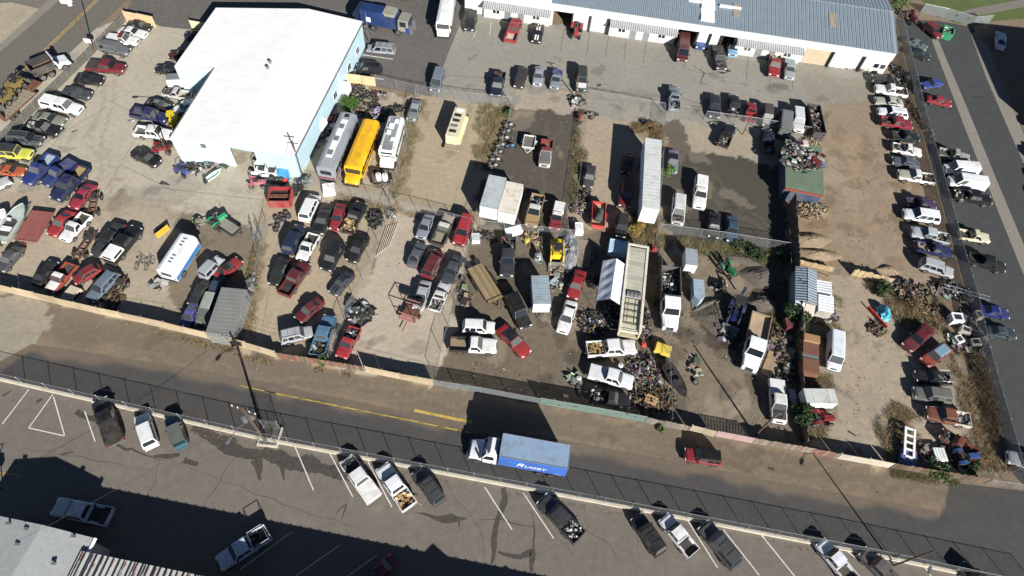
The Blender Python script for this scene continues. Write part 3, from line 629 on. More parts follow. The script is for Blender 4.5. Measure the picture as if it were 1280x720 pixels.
# slab joints of the workshop apron
for a, b in (((733,70),(738,38)), ((757,71),(761,43)), ((780,75),(783,45)), ((804,79),(808,50)), ((933,100),(935,68)), ((962,110),(963,78)), ((990,114),(992,84)), ((700,65),(706,35)), ((855,85),(858,60)), ((640,98),(930,135)), ((530,92),(640,100)), ((700,118),(985,150))): strip(None, a, b, .05, 'crack', .014, 'slab_joint')['kind'] = 'structure'
for a, b in (((20,200),(140,130)), ((130,240),(190,140)), ((160,60),(60,190)), ((100,110),(190,150)), ((200,235),(330,250)), ((150,205),(220,240))): strip(None, a, b, .04, 'crack', .012, 'slab_joint')['kind'] = 'structure'
# skid marks: curved tyre rubber on the east road
for i, (c_, r_, a0, a1) in enumerate((((1222,150), 38, 190, 330), ((1226,155), 45, 200, 330), ((1185,100), 26, 200, 320), ((1215,120), 30, 210, 340))):
    pts = [(c_[0]+r_*math.cos(math.radians(t)), c_[1]+r_*.75*math.sin(math.radians(t))) for t in range(a0, a1, 14)]
    blot(eroad, pts, [.06, .12, .05], 80+i, 'crack', .016, 'skid_mark')
# ------------------------------------------------------------------ buildings
corrugated('roof_white', (.86, .87, .86), 1.0, 0, .01, .5, .0); corrugated('roof_blue', (.24, .30, .345), .62, 0, .03, .5, .05); corrugated('roof_rusty', (.45, .45, .43), .55, 0, .12, .5, .2, .9)
corrugated('cont_grey', (.22, .225, .21), .5, 0, .005, .6, .0); corrugated('awning', (.42, .43, .43), .35, 0, .05, .5, .2); corrugated('shed_tin', (.40, .47, .52), .4, 0, .03, .4, .4); corrugated('siding', (.62, .61, .57), .4, 0, .015, .6, 0); corrugated('sheet_white', (.80, .81, .82), .4, 0, .02, .5, .1)
def wallq(m, a, b, z0, z1, mat=0, z1b=None):
    z1b = z1 if z1b is None else z1b
    m.face([(a[0], a[1], z0), (b[0], b[1], z0), (b[0], b[1], z1b), (a[0], a[1], z1)], mat)
def lerp2(a, b, t): return (a[0]+(b[0]-a[0])*t, a[1]+(b[1]-a[1])*t)
# the white roofed building
B1 = thing('workshop_building', 'pale blue building with a bright white low gable roof', 'building', None, (-38.5, 60.2, 0))
off = Vector((-38.5, 60.2, 0)); z = 4.6
w_ = lambda px, zz=z: (P(*px, zz)-off)
fl, pk, fr, br, bp, bl, n1, n2 = [w_(q_) for q_ in ((213,172), (286,178), (367,193), (452,27), (386,13), (270,10), (218,83), (268.5,85))]
m = MB()
d0, d1 = lerp2(fl, pk, .98), lerp2(pk, fr, .36)
wallq(m, fl, d0, 0, z, 0, z+.15); wallq(m, d0, d1, 3.6, z+.15, 0, z+.12); wallq(m, d1, fr, 0, z+.12, 0, z)
wallq(m, fr, br, 0, z); wallq(m, br, bp, 0, z, 0, z+.15); wallq(m, bp, bl, 0, z+.15, 0, z); wallq(m, bl, n1, 0, z); wallq(m, n1, n2, 0, z); wallq(m, n2, fl, 0, z)
ob('wall', m.mesh('b1_wall', ['pale_blue_wall']), B1)
m = MB(); R0, R1 = Vector((pk[0], pk[1], z+.22)), Vector((bp[0], bp[1], z+.22)); up = Vector((0, 0, .06)); ov_ = Vector((0, -.25, 0))
n2r = n2.lerp(R1, 0); mid = R0.lerp(R1, (n2.y-R0.y)/(R1.y-R0.y))
m.face([fl+up+ov_, R0+up+ov_, mid+up, n2+up]); m.face([n2+up, mid+up, R1+up, bl+up, n1+up+ov_*.5]); m.face([R0+up+ov_, fr+up+ov_+Vector((.2,0,0)), br+up+Vector((.2,0,0)), R1+up])
m.face([fl+ov_-Vector((0,0,.2)), R0+ov_-Vector((0,0,.2)), R0+up+ov_, fl+up+ov_]); m.face([R0+ov_-Vector((0,0,.2)), fr+ov_-Vector((0,0,.2)), fr+up+ov_, R0+up+ov_])
rf_ = ob('roof', m.mesh('b1_roof', ['white']), B1)
m = MB(); m.tube([fr+Vector((.28,-.2,.05)), br+Vector((.28,0,.05))], .09, 6); ob('gutter', m.mesh('b1_gutter', ['steel']), B1)
m = MB(); m.tube([n2+Vector((-.1,0,.05)), fl+Vector((-.1,-.2,.05))], .06, 6); ob('gutter', m.mesh('b1_gutter', ['steel']), B1)
for k in range(1, 9):
    a_ = fl.lerp(n2, k/9); b_ = R0.lerp(mid, k/9); m = MB(); m.tube([a_+up*1.3, b_+up*1.3], .012, 4); ob('roof_seam', m.mesh('b1_seam', ['white']), rf_)
for k in range(1, 13):
    a_ = fr.lerp(br, k/13); b_ = R0.lerp(R1, k/13); m = MB(); m.tube([a_+up*1.3, b_+up*1.3], .012, 4); ob('roof_seam', m.mesh('b1_seam', ['white']), rf_)
for q_ in ((338,79), (335,86)):
    p_ = P(*q_, 5.1)-off; m = MB(); m.cyl(p_, p_+Vector((0,0,.35)), .16, n=8); m.cyl(p_+Vector((0,0,.35)), p_+Vector((0,0,.5)), .28, .1, n=8); ob('roof_vent', m.mesh('roof_vent', ['steel'], 40), B1)
ed = (br-fr).normalized(); en = Vector((ed.y, -ed.x, 0))
def wallrect(root, name, a, d, n, s0, s1, z0, z1, mat, proud=.03):
    m = MB(); p0 = a+d*s0; p1 = a+d*s1; m.loft([[(q_.x+n.x*k, q_.y+n.y*k, zz) for q_, zz in ((p0, z0), (p1, z0), (p1, z1), (p0, z1))] for k in (-.02, proud)], 0)
    return ob(name, m.mesh(name, [mat]), root)
EL = (br-fr).length
for s_ in (.50, .72, .86):
    f_ = wallrect(B1, 'window', fr, ed, en, EL*s_, EL*s_+1.3, 1.2, 2.4, 'white', .05); wallrect(B1, 'window', fr, ed, en, EL*s_+.1, EL*s_+.6, 1.3, 2.3, 'car_glass', .07); wallrect(B1, 'window', fr, ed, en, EL*s_+.7, EL*s_+1.2, 1.3, 2.3, 'car_glass', .07)
fd = (pk-fl).normalized(); fn = Vector((fd.y, -fd.x, 0))
wallrect(B1, 'wall_vent', fl, fd, fn, 3.6, 4.3, 3.2, 3.9, 'steel', .06); wallrect(B1, 'drain_pipe', fr, ed, en, EL*.6, EL*.6+.12, 0, 4.5, 'white', .1)
# the long workshop along the top
La, Lb = P(581, 15), P(1103, 92.5); ld = (Lb-La).normalized(); ln_ = Vector((ld.y, -ld.x, 0)); LL = (Lb-La).length; HW = 4.2
B2 = thing('row_workshop', 'long white workshop with a blue grey ribbed metal roof and garage doors', 'building', None, La, math.atan2(ld.y, ld.x))
def fx(px):  # distance along the front wall of a photo column
    lo, hi = -5.0, LL+5
    for _ in range(40):
        mi = (lo+hi)/2
        if project(La+ld*mi)[0] < px: lo = mi
        else: hi = mi
    return lo
opens = [(fx(690), fx(713)), (fx(843), fx(866)), (fx(898), fx(912))]
m = MB(); s0 = 0
for a_, b_ in opens+[(LL, LL)]:
    m.box(s0, a_, 0, .2, 0, HW); s0 = b_
    if b_ > a_: m.box(a_, b_, 0, .2, 2.9, HW)
m.box(0, .2, .2, 17.8, 0, HW); m.box(LL-.2, LL, .2, 17.8, 0, HW); m.box(0, LL, 17.8, 18, 0, HW)
m.face([(LL, 0, HW), (LL, 18, HW), (LL, 9, HW+1.3)]); m.face([(0, 0, HW), (0, 9, HW+1.3), (0, 18, HW)]); ob('wall', m.mesh('b2_wall', ['siding']), B2)
m = MB(); m.box(0, LL, 5.5, 5.6, 0, HW); ob('inner_wall', m.mesh('b2_inner', ['garage_dark']), B2)
m = MB(); x0_ = fx(690)-.5
m.face([(x0_, -.25, HW+.05), (LL+.3, -.25, HW+.05), (LL+.3, 9, HW+1.4), (x0_, 9, HW+1.4)]); m.face([(x0_, 9, HW+1.4), (LL+.3, 9, HW+1.4), (LL+.3, 18.3, HW+.05), (x0_, 18.3, HW+.05)])
rf2 = ob('roof', m.mesh('b2_roof', ['roof_blue']), B2)
m = MB(); m.box(0, x0_-.02, -.2, 18, HW+.02, HW+.12); ob('roof', m.mesh('b2_flat_roof', ['white']), B2)
n_r = int((LL-x0_)/.62)
for k in range(n_r):
    x = x0_+.31+k*.62
    me_ = cached('rib', lambda: (lambda q_: (q_.loft([[(-.05, 0, 0), (.05, 0, 0), (.02, 0, .06), (-.02, 0, .06)], [(-.05, 9.25, 1.35), (.05, 9.25, 1.35), (.02, 9.25, 1.41), (-.02, 9.25, 1.41)]], 0), q_.mesh('roof_rib', ['roof_blue']))[1])(MB()))
    ob('roof_rib', me_, rf2, (x, -.25, HW+.055))
m = MB(); m.box(x0_, LL+.3, 8.8, 9.2, HW+1.38, HW+1.46); ob('ridge_cap', m.mesh('b2_ridge', ['galv']), B2)
for px_, yy in ((905,2.5), (1023,3.5), (835,5)):
    x = fx(px_); m = MB(); sl_ = 1.35/9.25
    m.loft([[(x, yy, HW+.12+yy*sl_), (x+1.1, yy, HW+.12+yy*sl_), (x+1.1, yy+3, HW+.12+(yy+3)*sl_), (x, yy+3, HW+.12+(yy+3)*sl_)], [(x, yy, HW+.2+yy*sl_), (x+1.1, yy, HW+.2+yy*sl_), (x+1.1, yy+3, HW+.2+(yy+3)*sl_), (x, yy+3, HW+.2+(yy+3)*sl_)]], 0); ob('skylight', m.mesh('skylight', ['oldwood']), rf2)
for px_, yy in ((866,.6), (866,3.2), (868,6), (850,4.4), (888,4.2)):
    x = fx(px_); m = MB(); zz = HW+.1+yy*.146; m.box(x, x+(2.2 if yy in (.6, 3.2, 6) else 3.5), yy, yy+(2.6 if yy in (.6, 3.2, 6) else .3), zz, zz+.35); ob('roof_patch', m.mesh('roof_patch', ['white']), rf2)
m = MB(); m.box(0, LL, -.32, -.22, HW-1.25, HW+.0); ob('fascia', m.mesh('b2_fascia', ['white_wall']), B2)
for pa, pb in ((605,687), (760,842), (915,997)):
    a_, b_ = fx(pa), fx(pb); m = MB()
    m.loft([[(a_, -.33, 2.9), (a_, -1.7, 2.45), (a_, -1.7, 2.38), (a_, -.33, 2.83)], [(b_, -.33, 2.9), (b_, -1.7, 2.45), (b_, -1.7, 2.38), (b_, -.33, 2.83)]], 0)
    aw = ob('awning', m.mesh('awning', ['awning']), B2)
    m = MB(); m.box(a_+.05, b_-.05, -.55, -.005, 0, 2.5); ob('office_front', m.mesh('office_front', ['siding']), B2)
    for t_, kind_ in ((.14, 'w'), (.32, 'd'), (.52, 'd'), (.74, 'w')):
        x = a_+(b_-a_)*t_; m = MB()
        if kind_ == 'd': m.box(x, x+1.0, -.60, -.52, 0, 2.1); ob('door', m.mesh('office_door', ['galv']), B2)
        else: m.box(x-.08, x+1.18, -.59, -.52, .95, 1.95, 0); m.box(x, x+.5, -.61, -.53, 1.02, 1.88, 1); m.box(x+.6, x+1.1, -.61, -.53, 1.02, 1.88, 1); ob('window', m.mesh('office_window', ['white', 'car_glass']), B2)
for pa, pb in ((716,735), (738,757), (869,882), (884,896), (1001,1032), (1037,1070)):
    a_, b_ = fx(pa), fx(pb); m = MB()
    m.box(a_, b_, -.06, -.005, 0, 2.85, 0)
    for k in range(1, 6): m.box(a_, b_, -.08, -.062, k*.475, k*.475+.03, 1)
    ob('garage_door', m.mesh('garage_door', ['tan_panel' if pa > 1000 and pa < 1010 else 'sheet_white', 'galv']), B2)
    m = MB(); m.box(b_+.02, b_+.22, -.5, -.01, 0, 3.0); ob('door_post', m.mesh('door_post', ['trim']), B2)
for a_, b_ in opens:
    m = MB(); m.box(b_, b_+.22, -.5, -.01, 0, 3.0); ob('door_post', m.mesh('door_post', ['trim']), B2)
for px_ in (1086, 1094):
    x = fx(px_); m = MB(); m.box(x, x+1.0, -.07, -.005, .9, 1.9, 0); m.box(x+.1, x+.9, -.09, -.02, 1.0, 1.8, 1); ob('window', m.mesh('office_window', ['white', 'car_glass']), B2)
# the buildings behind the parking lot
B3 = thing('shingle_roof_building', 'building under a pale shingled gable roof beside the shaded lot', 'building', None, (-43, 5, 0))
m = MB(); zl = 3.9
c4 = [(-45.3,11.85), (-35.9,10.85), (-38.2,-16), (-49,-14)]; rA, rB = (-40.6, 11.35), (-44.5, -15.2)
o3 = Vector((-43,5,0)); c4 = [(x+43, y-5) for x, y in c4]; rA = (rA[0]+43, rA[1]-5); rB = (rB[0]+43, rB[1]-5)
wallq(m, c4[0], rA, 0, zl, 0, zl+.75); wallq(m, rA, c4[1], 0, zl+.75, 0, zl); wallq(m, c4[1], c4[2], 0, zl); wallq(m, c4[2], c4[3], 0, zl); wallq(m, c4[3], c4[0], 0, zl); ob('wall', m.mesh('b3_wall', ['conc_wall']), B3)
MATS['shingle'] = None; simple('shingle', (.30, .315, .31), .85, 0, .1, 2)
m = MB(); m.face([(c4[0][0], c4[0][1]+.3, zl+.04), (c4[3][0], c4[3][1], zl+.04), (*rB, zl+.8), (rA[0], rA[1]+.3, zl+.8)]); m.face([(rA[0], rA[1]+.3, zl+.8), (*rB, zl+.8), (c4[2][0], c4[2][1], zl+.04), (c4[1][0], c4[1][1]+.3, zl+.04)])
r3 = ob('roof', m.mesh('b3_roof', ['shingle']), B3)
def rows(face, nrow, name, parent, mat, lift=.02):
    a, b, c, d = [Vector(q_) for q_ in face]   # a-b along the slope foot, d-c along the ridge
    for k in range(nrow):
        t0, t1 = k/nrow, (k+1)/nrow; mm = MB(); p0, p1 = a.lerp(d, t0), b.lerp(c, t0); p2, p3 = b.lerp(c, t1), a.lerp(d, t1); u1 = Vector((0,0,lift)); u2 = Vector((0,0,.004))
        mm.face([p0+u1, p1+u1, p2+u2, p3+u2]); mm.face([p0, p1, p1+u1, p0+u1]); ob(name, mm.mesh(name, [mat]), parent)
rows([(c4[1][0], c4[1][1]+.3, zl+.05), (c4[2][0], c4[2][1], zl+.05), (*rB, zl+.81), (rA[0], rA[1]+.3, zl+.81)], 16, 'shingle_course', r3, 'shingle')
rows([(c4[3][0], c4[3][1], zl+.05), (c4[0][0], c4[0][1]+.3, zl+.05), (rA[0], rA[1]+.3, zl+.81), (*rB, zl+.81)], 30, 'shingle_course', r3, 'shingle')
m = MB(); m.tube([(c4[1][0]+.1, c4[1][1]+.3, zl+.08), (c4[2][0]+.1, c4[2][1], zl+.08)], .16, 6); ob('roof_edge', m.mesh('b3_edge', ['white']), B3)
for q_ in ((24,681), (69,705), (12,655), (52,661), (93,671), (35,662)):
    p_ = P(*q_, 4.3)-o3; m = MB(); m.cyl(p_-Vector((0,0,.2)), p_+Vector((0,0,.3)), .12, n=8); m.box(p_.x-.2, p_.x+.2, p_.y-.12, p_.y+.12, p_.z+.25, p_.z+.36); ob('roof_vent', m.mesh('roof_vent', ['steel']), B3)
B4 = thing('tin_roof_building', 'building under a rust streaked corrugated tin roof', 'building', None, (-36, 9.85, 0), math.atan2(-3.0, 36.4))
m = MB(); zz = 4.22; m.box(-.2, 60, -26, -.15, 0, zz); ob('wall', m.mesh('b4_wall', ['conc_wall']), B4)
m = MB(); m.box(-.4, 60.2, -26.2, 0, zz+.02, zz+.12); r4 = ob('roof', m.mesh('b4_roof', ['roof_rusty']), B4)
for k in range(60):
    me_ = cached('rib4', lambda: (lambda q_: (q_.loft([[(-.10, 0, 0), (.10, 0, 0), (.05, 0, .07), (-.05, 0, .07)], [(-.10, -26.2, 0), (.10, -26.2, 0), (.05, -26.2, .07), (-.05, -26.2, .07)]], 0), q_.mesh('roof_rib', ['roof_rusty']))[1])(MB()))
    ob('roof_rib', me_, r4, (k*1.0-.2, 0, zz+.122))
for x, hh, wd_ in ((33.0, .55, .9), (35.9, 1.1, 1.6), (43, .5, 1.0), (27, .3, .6)):
    m = MB(); m.loft([[(x-wd_, y, zz+.1), (x+wd_, y, zz+.1), (x+wd_*.1, y, zz+.1+hh*.75)] for y in (-2.0, -.3)], 0); ob('dormer', m.mesh('b4_dormer', ['roof_rusty']), B4)
# the brick block that shades the east pavement
sh = 9.0; kx, ky = -math.sin(math.radians(30))*sh/math.tan(SUN_EL), math.cos(math.radians(30))*sh/math.tan(SUN_EL)
q0 = P(1213, 30)-Vector((kx, ky, 0)); q1 = P(1290, 205)-Vector((kx, ky, 0))
dv = (q0-q1).normalized(); nv = Vector((dv.y, -dv.x, 0)); LB = (q0-q1).length
B5 = thing('brick_building', 'tall brown brick building at the corner of the east road', 'building', None, q1, math.atan2(dv.y, dv.x))
simple('brick_wall', (.17, .13, .10), .9, 0, .2, 1.5)
m = MB(); m.box(14, LB, -22, 0, 0, sh); m.box(14, LB, -.3, .0, sh+.003, sh+.5); m.box(LB-.3, LB, -22, -.3, sh+.003, sh+.5); ob('wall', m.mesh('b5_wall', ['brick_wall']), B5)
for k in range(6):
    for zz in (1.2, 5.2): m = MB(); m.box(16+k*4.0, 17.8+k*4.0, .002, .05, zz, zz+1.8, 0); ob('window', m.mesh('b5_window', ['car_glass']), B5)
# ------------------------------------------------------------------ fences
def post_mesh(h, r=.035): return cached(('post', round(h, 2), r), lambda: (lambda q: (q.cyl((0,0,-.02), (0,0,h+.06), r, n=6), q.cyl((0,0,h+.06), (0,0,h+.1), r*1.4, r*.3, n=6), q.mesh('fence_post', ['galv'], 40))[2])(MB()))
def fence(name, label, pts, h, style, gap=3.0, z0=0.0, cat='fence', col=None, group=None):
    W = [P(*p) for p in pts]; root = thing(name, label, cat, group, (W[0].x, W[0].y, z0))
    o = Vector((W[0].x, W[0].y, 0)); n_id = 0
    for a, b in zip(W, W[1:]):
        L = (b-a).length; n = max(1, round(L/gap)); d = (b-a).normalized(); rz = math.atan2(d.y, d.x)
        for k in range(n):
            p = a.lerp(b, k/n)-o; seg = L/n; R = random.Random(hash((round(a.x, 2), k)))
            if style in ('chain', 'slats_grey', 'slats_green', 'slats_steel', 'lattice'):
                ob('fence_post', post_mesh(h), root, p)
                m = MB(); m.face([(0, 0, .03), (seg, 0, .03), (seg, 0, h), (0, 0, h)])
                ob('mesh_panel', m.mesh('mesh_panel', [style], uvf=lambda c: (c[0], c[2])), root, p, rz)
                m = MB(); m.cyl((0, 0, h), (seg, 0, h), .025, n=5); ob('top_rail', m.mesh('top_rail', ['galv'], 40), root, p, rz)
            elif style == 'sheet':
                hh = h*R.uniform(.93, 1.05); m = MB(); th = .04
                m.box(.015, seg-.015, -th/2, th/2, .02, hh, 0)
                for q in range(int(seg/.3)): m.box(.05+q*.3, .11+q*.3, -th/2-.015, -th/2-.001, .03, hh-.01, 0)
                q = ob('panel', m.mesh('fence_sheet', ['matte']), root, p, rz+R.uniform(-.012, .012), hexc(col[(n_id) % len(col)], .05)); n_id += 1
                ob('fence_post', post_mesh(h, .045), root, p+Vector((-d.y, d.x, 0))*.09)
            elif style == 'board':
                nb = max(3, int(seg/.24)); bw = seg/nb
                for q in range(nb):
                    me_ = cached(('board', round(bw, 2), round(h, 1)), lambda: (lambda m: (m.box(.01, bw-.012, -.014, .014, .02, h, 0), m.mesh('board', ['matte']))[1])(MB()))
                    ob('board', me_, root, p+d*(q*bw), rz+R.uniform(-.03, .03), hexc(R.choice(col), .25), (1, 1, R.uniform(.88, 1.06)))
                m = MB(); m.box(0, seg, .02, .07, h*.3, h*.3+.09); m.box(0, seg, .02, .07, h*.8, h*.8+.09); ob('rail', m.mesh('fence_rail', ['oldwood']), root, p, rz)
    ob('fence_post', post_mesh(h), root, W[-1]-o)
    return root
TAN = ['#b3a284', '#baa98b', '#a8987b', '#af9f82']
fence('west_fence', 'slatted wire fence between the west street and the concrete yard', [(-70,246),(0,183),(60,124),(100,85),(158,26)], 1.3, 'slats_grey', 2.4)
fence('sheet_fence', 'long run of tan sheet metal panels along the road by the container', [(-90,343),(0,363),(100,387),(210,411),(310,436),(347,447)], 1.7, 'sheet', 2.6, col=TAN)
fence('board_fence', 'low brown board fence with a red stretch below the light blue pickup', [(347,447),(398,455),(455,464)], 1.3, 'board', 2.4, col=['#6b5a48', '#5c4c3e', '#7a6650', '#8c3a30'])
fence('sheet_fence', 'short run of tan panels next to the scrapped red pickup', [(457,465),(500,474),(542,482)], 1.5, 'sheet', 2.2, col=TAN)
fence('wire_fence', 'grey slatted wire fence behind the box truck shadow', [(543,482),(600,491),(675,505)], 1.5, 'slats_steel', 3.0)
fence('wire_fence', 'green slatted wire fence along the road by the black old pickup', [(675,505),(745,517),(805,528)], 1.7, 'slats_green', 3.0)
fence('board_fence', 'weathered grey board fence at the end of the green slats', [(806,528),(860,539)], 1.5, 'board', 2.4, col=['#7d766a', '#6c6458', '#8a8478'])
fence('sheet_fence', 'two tan panels beside the red and white lattice fence', [(861,538),(892,546)], 1.5, 'sheet', 1.8, col=['#b3a78c', '#aca086'])
fence('lattice_fence', 'red and white lattice fence panels at the road edge', [(893,545),(940,554)], 1.5, 'lattice', 2.2)
fence('board_fence', 'grey brown board fence between the lattice and tan panels', [(941,554),(1000,564),(1044,573)], 1.5, 'board', 2.4, col=['#7d7468', '#6a6056', '#8d8376', '#7a4f48'])
fence('sheet_fence', 'pale panels in the road fence below the weedy pen', [(1045,573),(1080,579),(1110,585)], 1.5, 'sheet', 2.6, col=['#b9b0a0', '#c4bba8'])
fence('board_fence', 'dark wooden board fence by the blue tractor', [(1112,585),(1170,595),(1230,604)], 1.6, 'board', 2.4, col=['#5c4a3a', '#6a5644', '#4e4034'])
fence('wire_fence', 'short wire gate fence at the corner of the east road', [(1231,605),(1262,609),(1300,616)], 1.4, 'chain', 2.6)
kw = MB()
KP = [(-80,456),(0,474.5),(330,549.5),(560,593),(820,641.5),(1080,691.5),(1300,738)]
kw_root = thing('kerb_wall', 'long low concrete kerb wall between the road and the parking lot', 'wall', None, P(*KP[0]))
o_ = P(*KP[0])
for a, b in zip(KP, KP[1:]):
    A_, B_ = P(*a), P(*b); d = (B_-A_).normalized(); L = (B_-A_).length; n = max(1, int(L/3))
    for k in range(n):
        m = MB(); m.box(.004, L/n-.004, -.16, .16, -.02, .34, 0, None, None, 0, .015); ob('kerb_block', cached(('kerb', round(L/n, 3)), lambda: m.mesh('kerb_block', ['conc_wall'])), kw_root, A_.lerp(B_, k/n)-o_, math.atan2(d.y, d.x))
fence('kerb_fence', 'chain-link fence standing on the concrete kerb wall', KP, 1.75, 'chain', 2.9, .33)
CH = [('chain-link fence between the container and the crowded car pen', [(336,285),(318,360),(300,428)]), ('chain-link fence along the asphalt behind the motorhome', [(470,106),(522,118),(545,122)]), ('chain-link fence above the tan weed pen', [(548,122),(590,128),(640,133)]),
      ('chain-link fence between the motorhome and the yellow camper', [(520,122),(505,190),(488,256)]), ('chain-link fence between crowded car pen and dirt pen', [(490,258),(465,330),(432,400),(412,452)]), ('chain-link fence below the school bus and coach', [(385,233),(440,246),(489,258)]),
      ('chain-link fence at the foot of the tan weed pen', [(500,262),(545,272),(590,284)]), ('chain-link fence between the dirt pen and the wooden flat trailer', [(596,272),(578,350),(552,440),(545,475)]), ('chain-link fence along the row of scrapped motorcycles', [(641,133),(628,180),(612,215)]),
      ('chain-link fence between the black cinder pen and the semi trailer pen', [(735,130),(728,190),(716,280)]), ('chain-link fence at the foot of the black cinder pen', [(600,286),(660,292),(716,298)]), ('chain-link fence between the semi trailer and the dark lot', [(829,142),(825,220),(819,298)]),
      ('chain-link fence above the semi trailer pen', [(735,124),(780,132),(828,140)]), ('chain-link fence behind the row of wrecks by the skip', [(880,150),(940,158),(1010,170)]), ('chain-link fence at the foot of the dark lot', [(822,290),(900,300),(986,314)]), ('chain-link fence beside the dump truck yard', [(820,300),(832,420),(836,530)])]
for lab, pts in CH: fence('chain_fence', lab, pts, 1.8, 'chain', 3.0, group='chain-link fences between the pens')
fence('board_wall', 'tall dark board wall between the dark lot and the bare dirt yard', [(986,255),(990,330),(994,420)], 2.6, 'board', 2.4, col=['#4c443c', '#5a5046', '#3e3832'])
fence('board_wall', 'board wall between the dump truck yard and the rusty trailer', [(994,425),(1000,490),(1004,556)], 1.5, 'board', 2.4, col=['#4c443c', '#5a5046', '#635747'])
fence('board_fence', 'pale plank fence leaning at the edge of the bare dirt', [(1063,344),(1112,356)], 1.5, 'board', 2.6, col=['#b5a07a', '#a48f6c', '#c2ad86'])
fence('board_fence', 'tan plank screen above the grey tin shed', [(996,330),(1040,340)], 1.0, 'board', 2.6, col=['#b5a07a', '#a48f6c'])
fence('east_fence', 'grey slatted fence along the east road behind the wrecks', [(1119,25),(1136,95),(1151,160),(1165,211),(1181,270),(1197,330),(1212,382),(1225,444),(1241,503),(1258,562),(1265,590)], 2.0, 'slats_steel', 3.0)
fence('wire_fence', 'grey screened fence at the head of the east road', [(1150,16),(1180,22),(1213,32),(1235,30)], 1.8, 'slats_steel', 3.0)
gt = fence('sliding_gate', 'tan sliding gate at the corner of the concrete yard', [(158,26),(196,34)], 1.9, 'sheet', 3.2, cat='gate', col=['#c9ad84'])
fence('sliding_gate', 'tan gate leaf against the white roofed building', [(240,36),(262,40)], 1.6, 'sheet', 3.2, cat='gate', col=['#d8c8a4'])
fence('sheet_fence', 'tan panels screening the tyre heap beside the pale blue wall', [(433,103),(470,108)], 1.7, 'sheet', 2.4, col=['#d6bd92', '#cdb48a'])
# ------------------------------------------------------------------ poles, lamps and wires
def pole(name, label, base, h, r=.12, mat='polewood', z0=0, cat='pole'):
    b = P(*base); root = thing(name, label, cat, None, (b.x, b.y, z0)); m = MB(); m.cyl((0,0,-.05), (0,0,h), r, r*.7, 9); ob('pole', m.mesh('pole', [mat], 40), root); return root
def arm(root, pts, r, mat, name='arm'):
    m = MB(); m.tube(pts, r, 6); ob(name, m.mesh(name, [mat], 40), root)
def lamp(root, p, d):
    m = MB(); d = Vector(d).normalized(); p = Vector(p); m.loft([[tuple(p+d*t+Vector((-d.y, d.x, 0))*w_*s+Vector((0,0,zz))) for s, zz in ((-1, 0), (1, 0), (.6, .14), (-.6, .14))] for t, w_ in ((0, .08), (.25, .17), (.65, .16), (.8, .05))], 0); ob('lamp_head', m.mesh('lamp_head', ['rim'], 40), root)
q = pole('utility_pole', 'wooden utility pole with transformers standing in the parking lot corner', (333,553), 9.6, .17)
arm(q, [(-1.3, .3, 8.9), (1.3, -.3, 8.9)], .06, 'polewood', 'crossarm'); arm(q, [(-1.1, .3, 8.2), (1.1, -.3, 8.2)], .06, 'polewood', 'crossarm')
for a, zz in ((0, 7.6), (2.1, 7.7), (4.2, 7.5)):
    m = MB(); x, y = .42*math.cos(a), .42*math.sin(a); m.cyl((x, y, zz-.5), (x, y, zz+.45), .26, n=10); m.cyl((x, y, zz+.45), (x, y, zz+.6), .1, n=6); ob('transformer', m.mesh('transformer', ['rim'], 40), q)
for x in (-1.2, -.6, .6, 1.2): m = MB(); m.cyl((x, -.23*x, 8.95), (x, -.23*x, 9.2), .06, n=6); ob('insulator', m.mesh('insulator', ['lamp']), q)
arm(q, [(-.1, -.1, 6.6), (-.7, -1.3, 7.2), (-1.0, -2.2, 7.3)], .04, 'rim', 'lamp_arm'); lamp(q, (-1.0, -2.2, 7.25), (-.4, -1, 0))
b = P(338, 546); bx_ = thing('utility_cage', 'small chain-link cage around the utility pole foot', 'fence', None, b)
for dx, dy, ex, ey in ((-.9,-.9,.9,-.9), (.9,-.9,.9,.9), (.9,.9,-.9,.9), (-.9,.9,-.9,-.9)):
    ob('fence_post', post_mesh(2.4), bx_, (dx, dy, 0)); m = MB(); m.face([(dx, dy, .05), (ex, ey, .05), (ex, ey, 2.4), (dx, dy, 2.4)]); ob('mesh_panel', m.mesh('cage_panel', ['chain'], uvf=lambda c: (c[0]+c[1], c[2])), bx_)
m = MB(); m.box(-1.1, 1.1, -1.15, -.95, 0, .3); m.box(-1.1, -.95, -.95, 1.1, 0, .3); m.box(.95, 1.1, -.95, 1.1, 0, .3); ob('cage_kerb', m.mesh('cage_kerb', ['conc_wall']), bx_)
q = pole('lamp_post', 'brown lamp post by the kerb fence beside the taupe pickup', (1117,707), 7.2, .1); arm(q, [(0,0,7.0), (-.5,-.9,7.4), (-.8,-1.5,7.4)], .04, 'steel', 'lamp_arm'); lamp(q, (-.8,-1.5,7.35), (-.5,-1,0))
q = pole('timber_pole', 'timber pole standing by the lattice fence', (944,544), 6.6, .13)
q = pole('sign_pole', 'tall rust red pole with a small white sign at the west fence', (118,66), 9.0, .10, 'rust')
m = MB(); m.box(-.5, .5, -.12, -.08, 1.9, 2.6); ob('sign', m.mesh('pole_sign', ['white']), q); m = MB(); m.box(-.7, .7, -.3, .3, 8.6, 9.1); m.cyl((.5,-.2,8.4), (.5,-.2,8.9), .3, n=8); ob('pole_head', m.mesh('pole_head', ['white']), q)
q = pole('utility_pole', 'thin utility pole at the corner of the pale blue building', (378,220), 6.7, .11); arm(q, [(-.7,0,6.3), (.7,0,6.3)], .05, 'polewood', 'crossarm')
q = pole('lamp_post', 'wooden lamp post with one lamp beside the white crew cab pickup', (212,195), 6.8, .10); arm(q, [(0,0,6.4), (-.8,-.4,6.9), (-1.8,-.6,6.9)], .045, 'steel', 'lamp_arm'); lamp(q, (-1.8,-.6,6.85), (-1,-.3,0))
q = pole('flood_pole', 'thin grey pole beside the blue refuse truck', (461.5,53), 5.4, .07, 'steel')
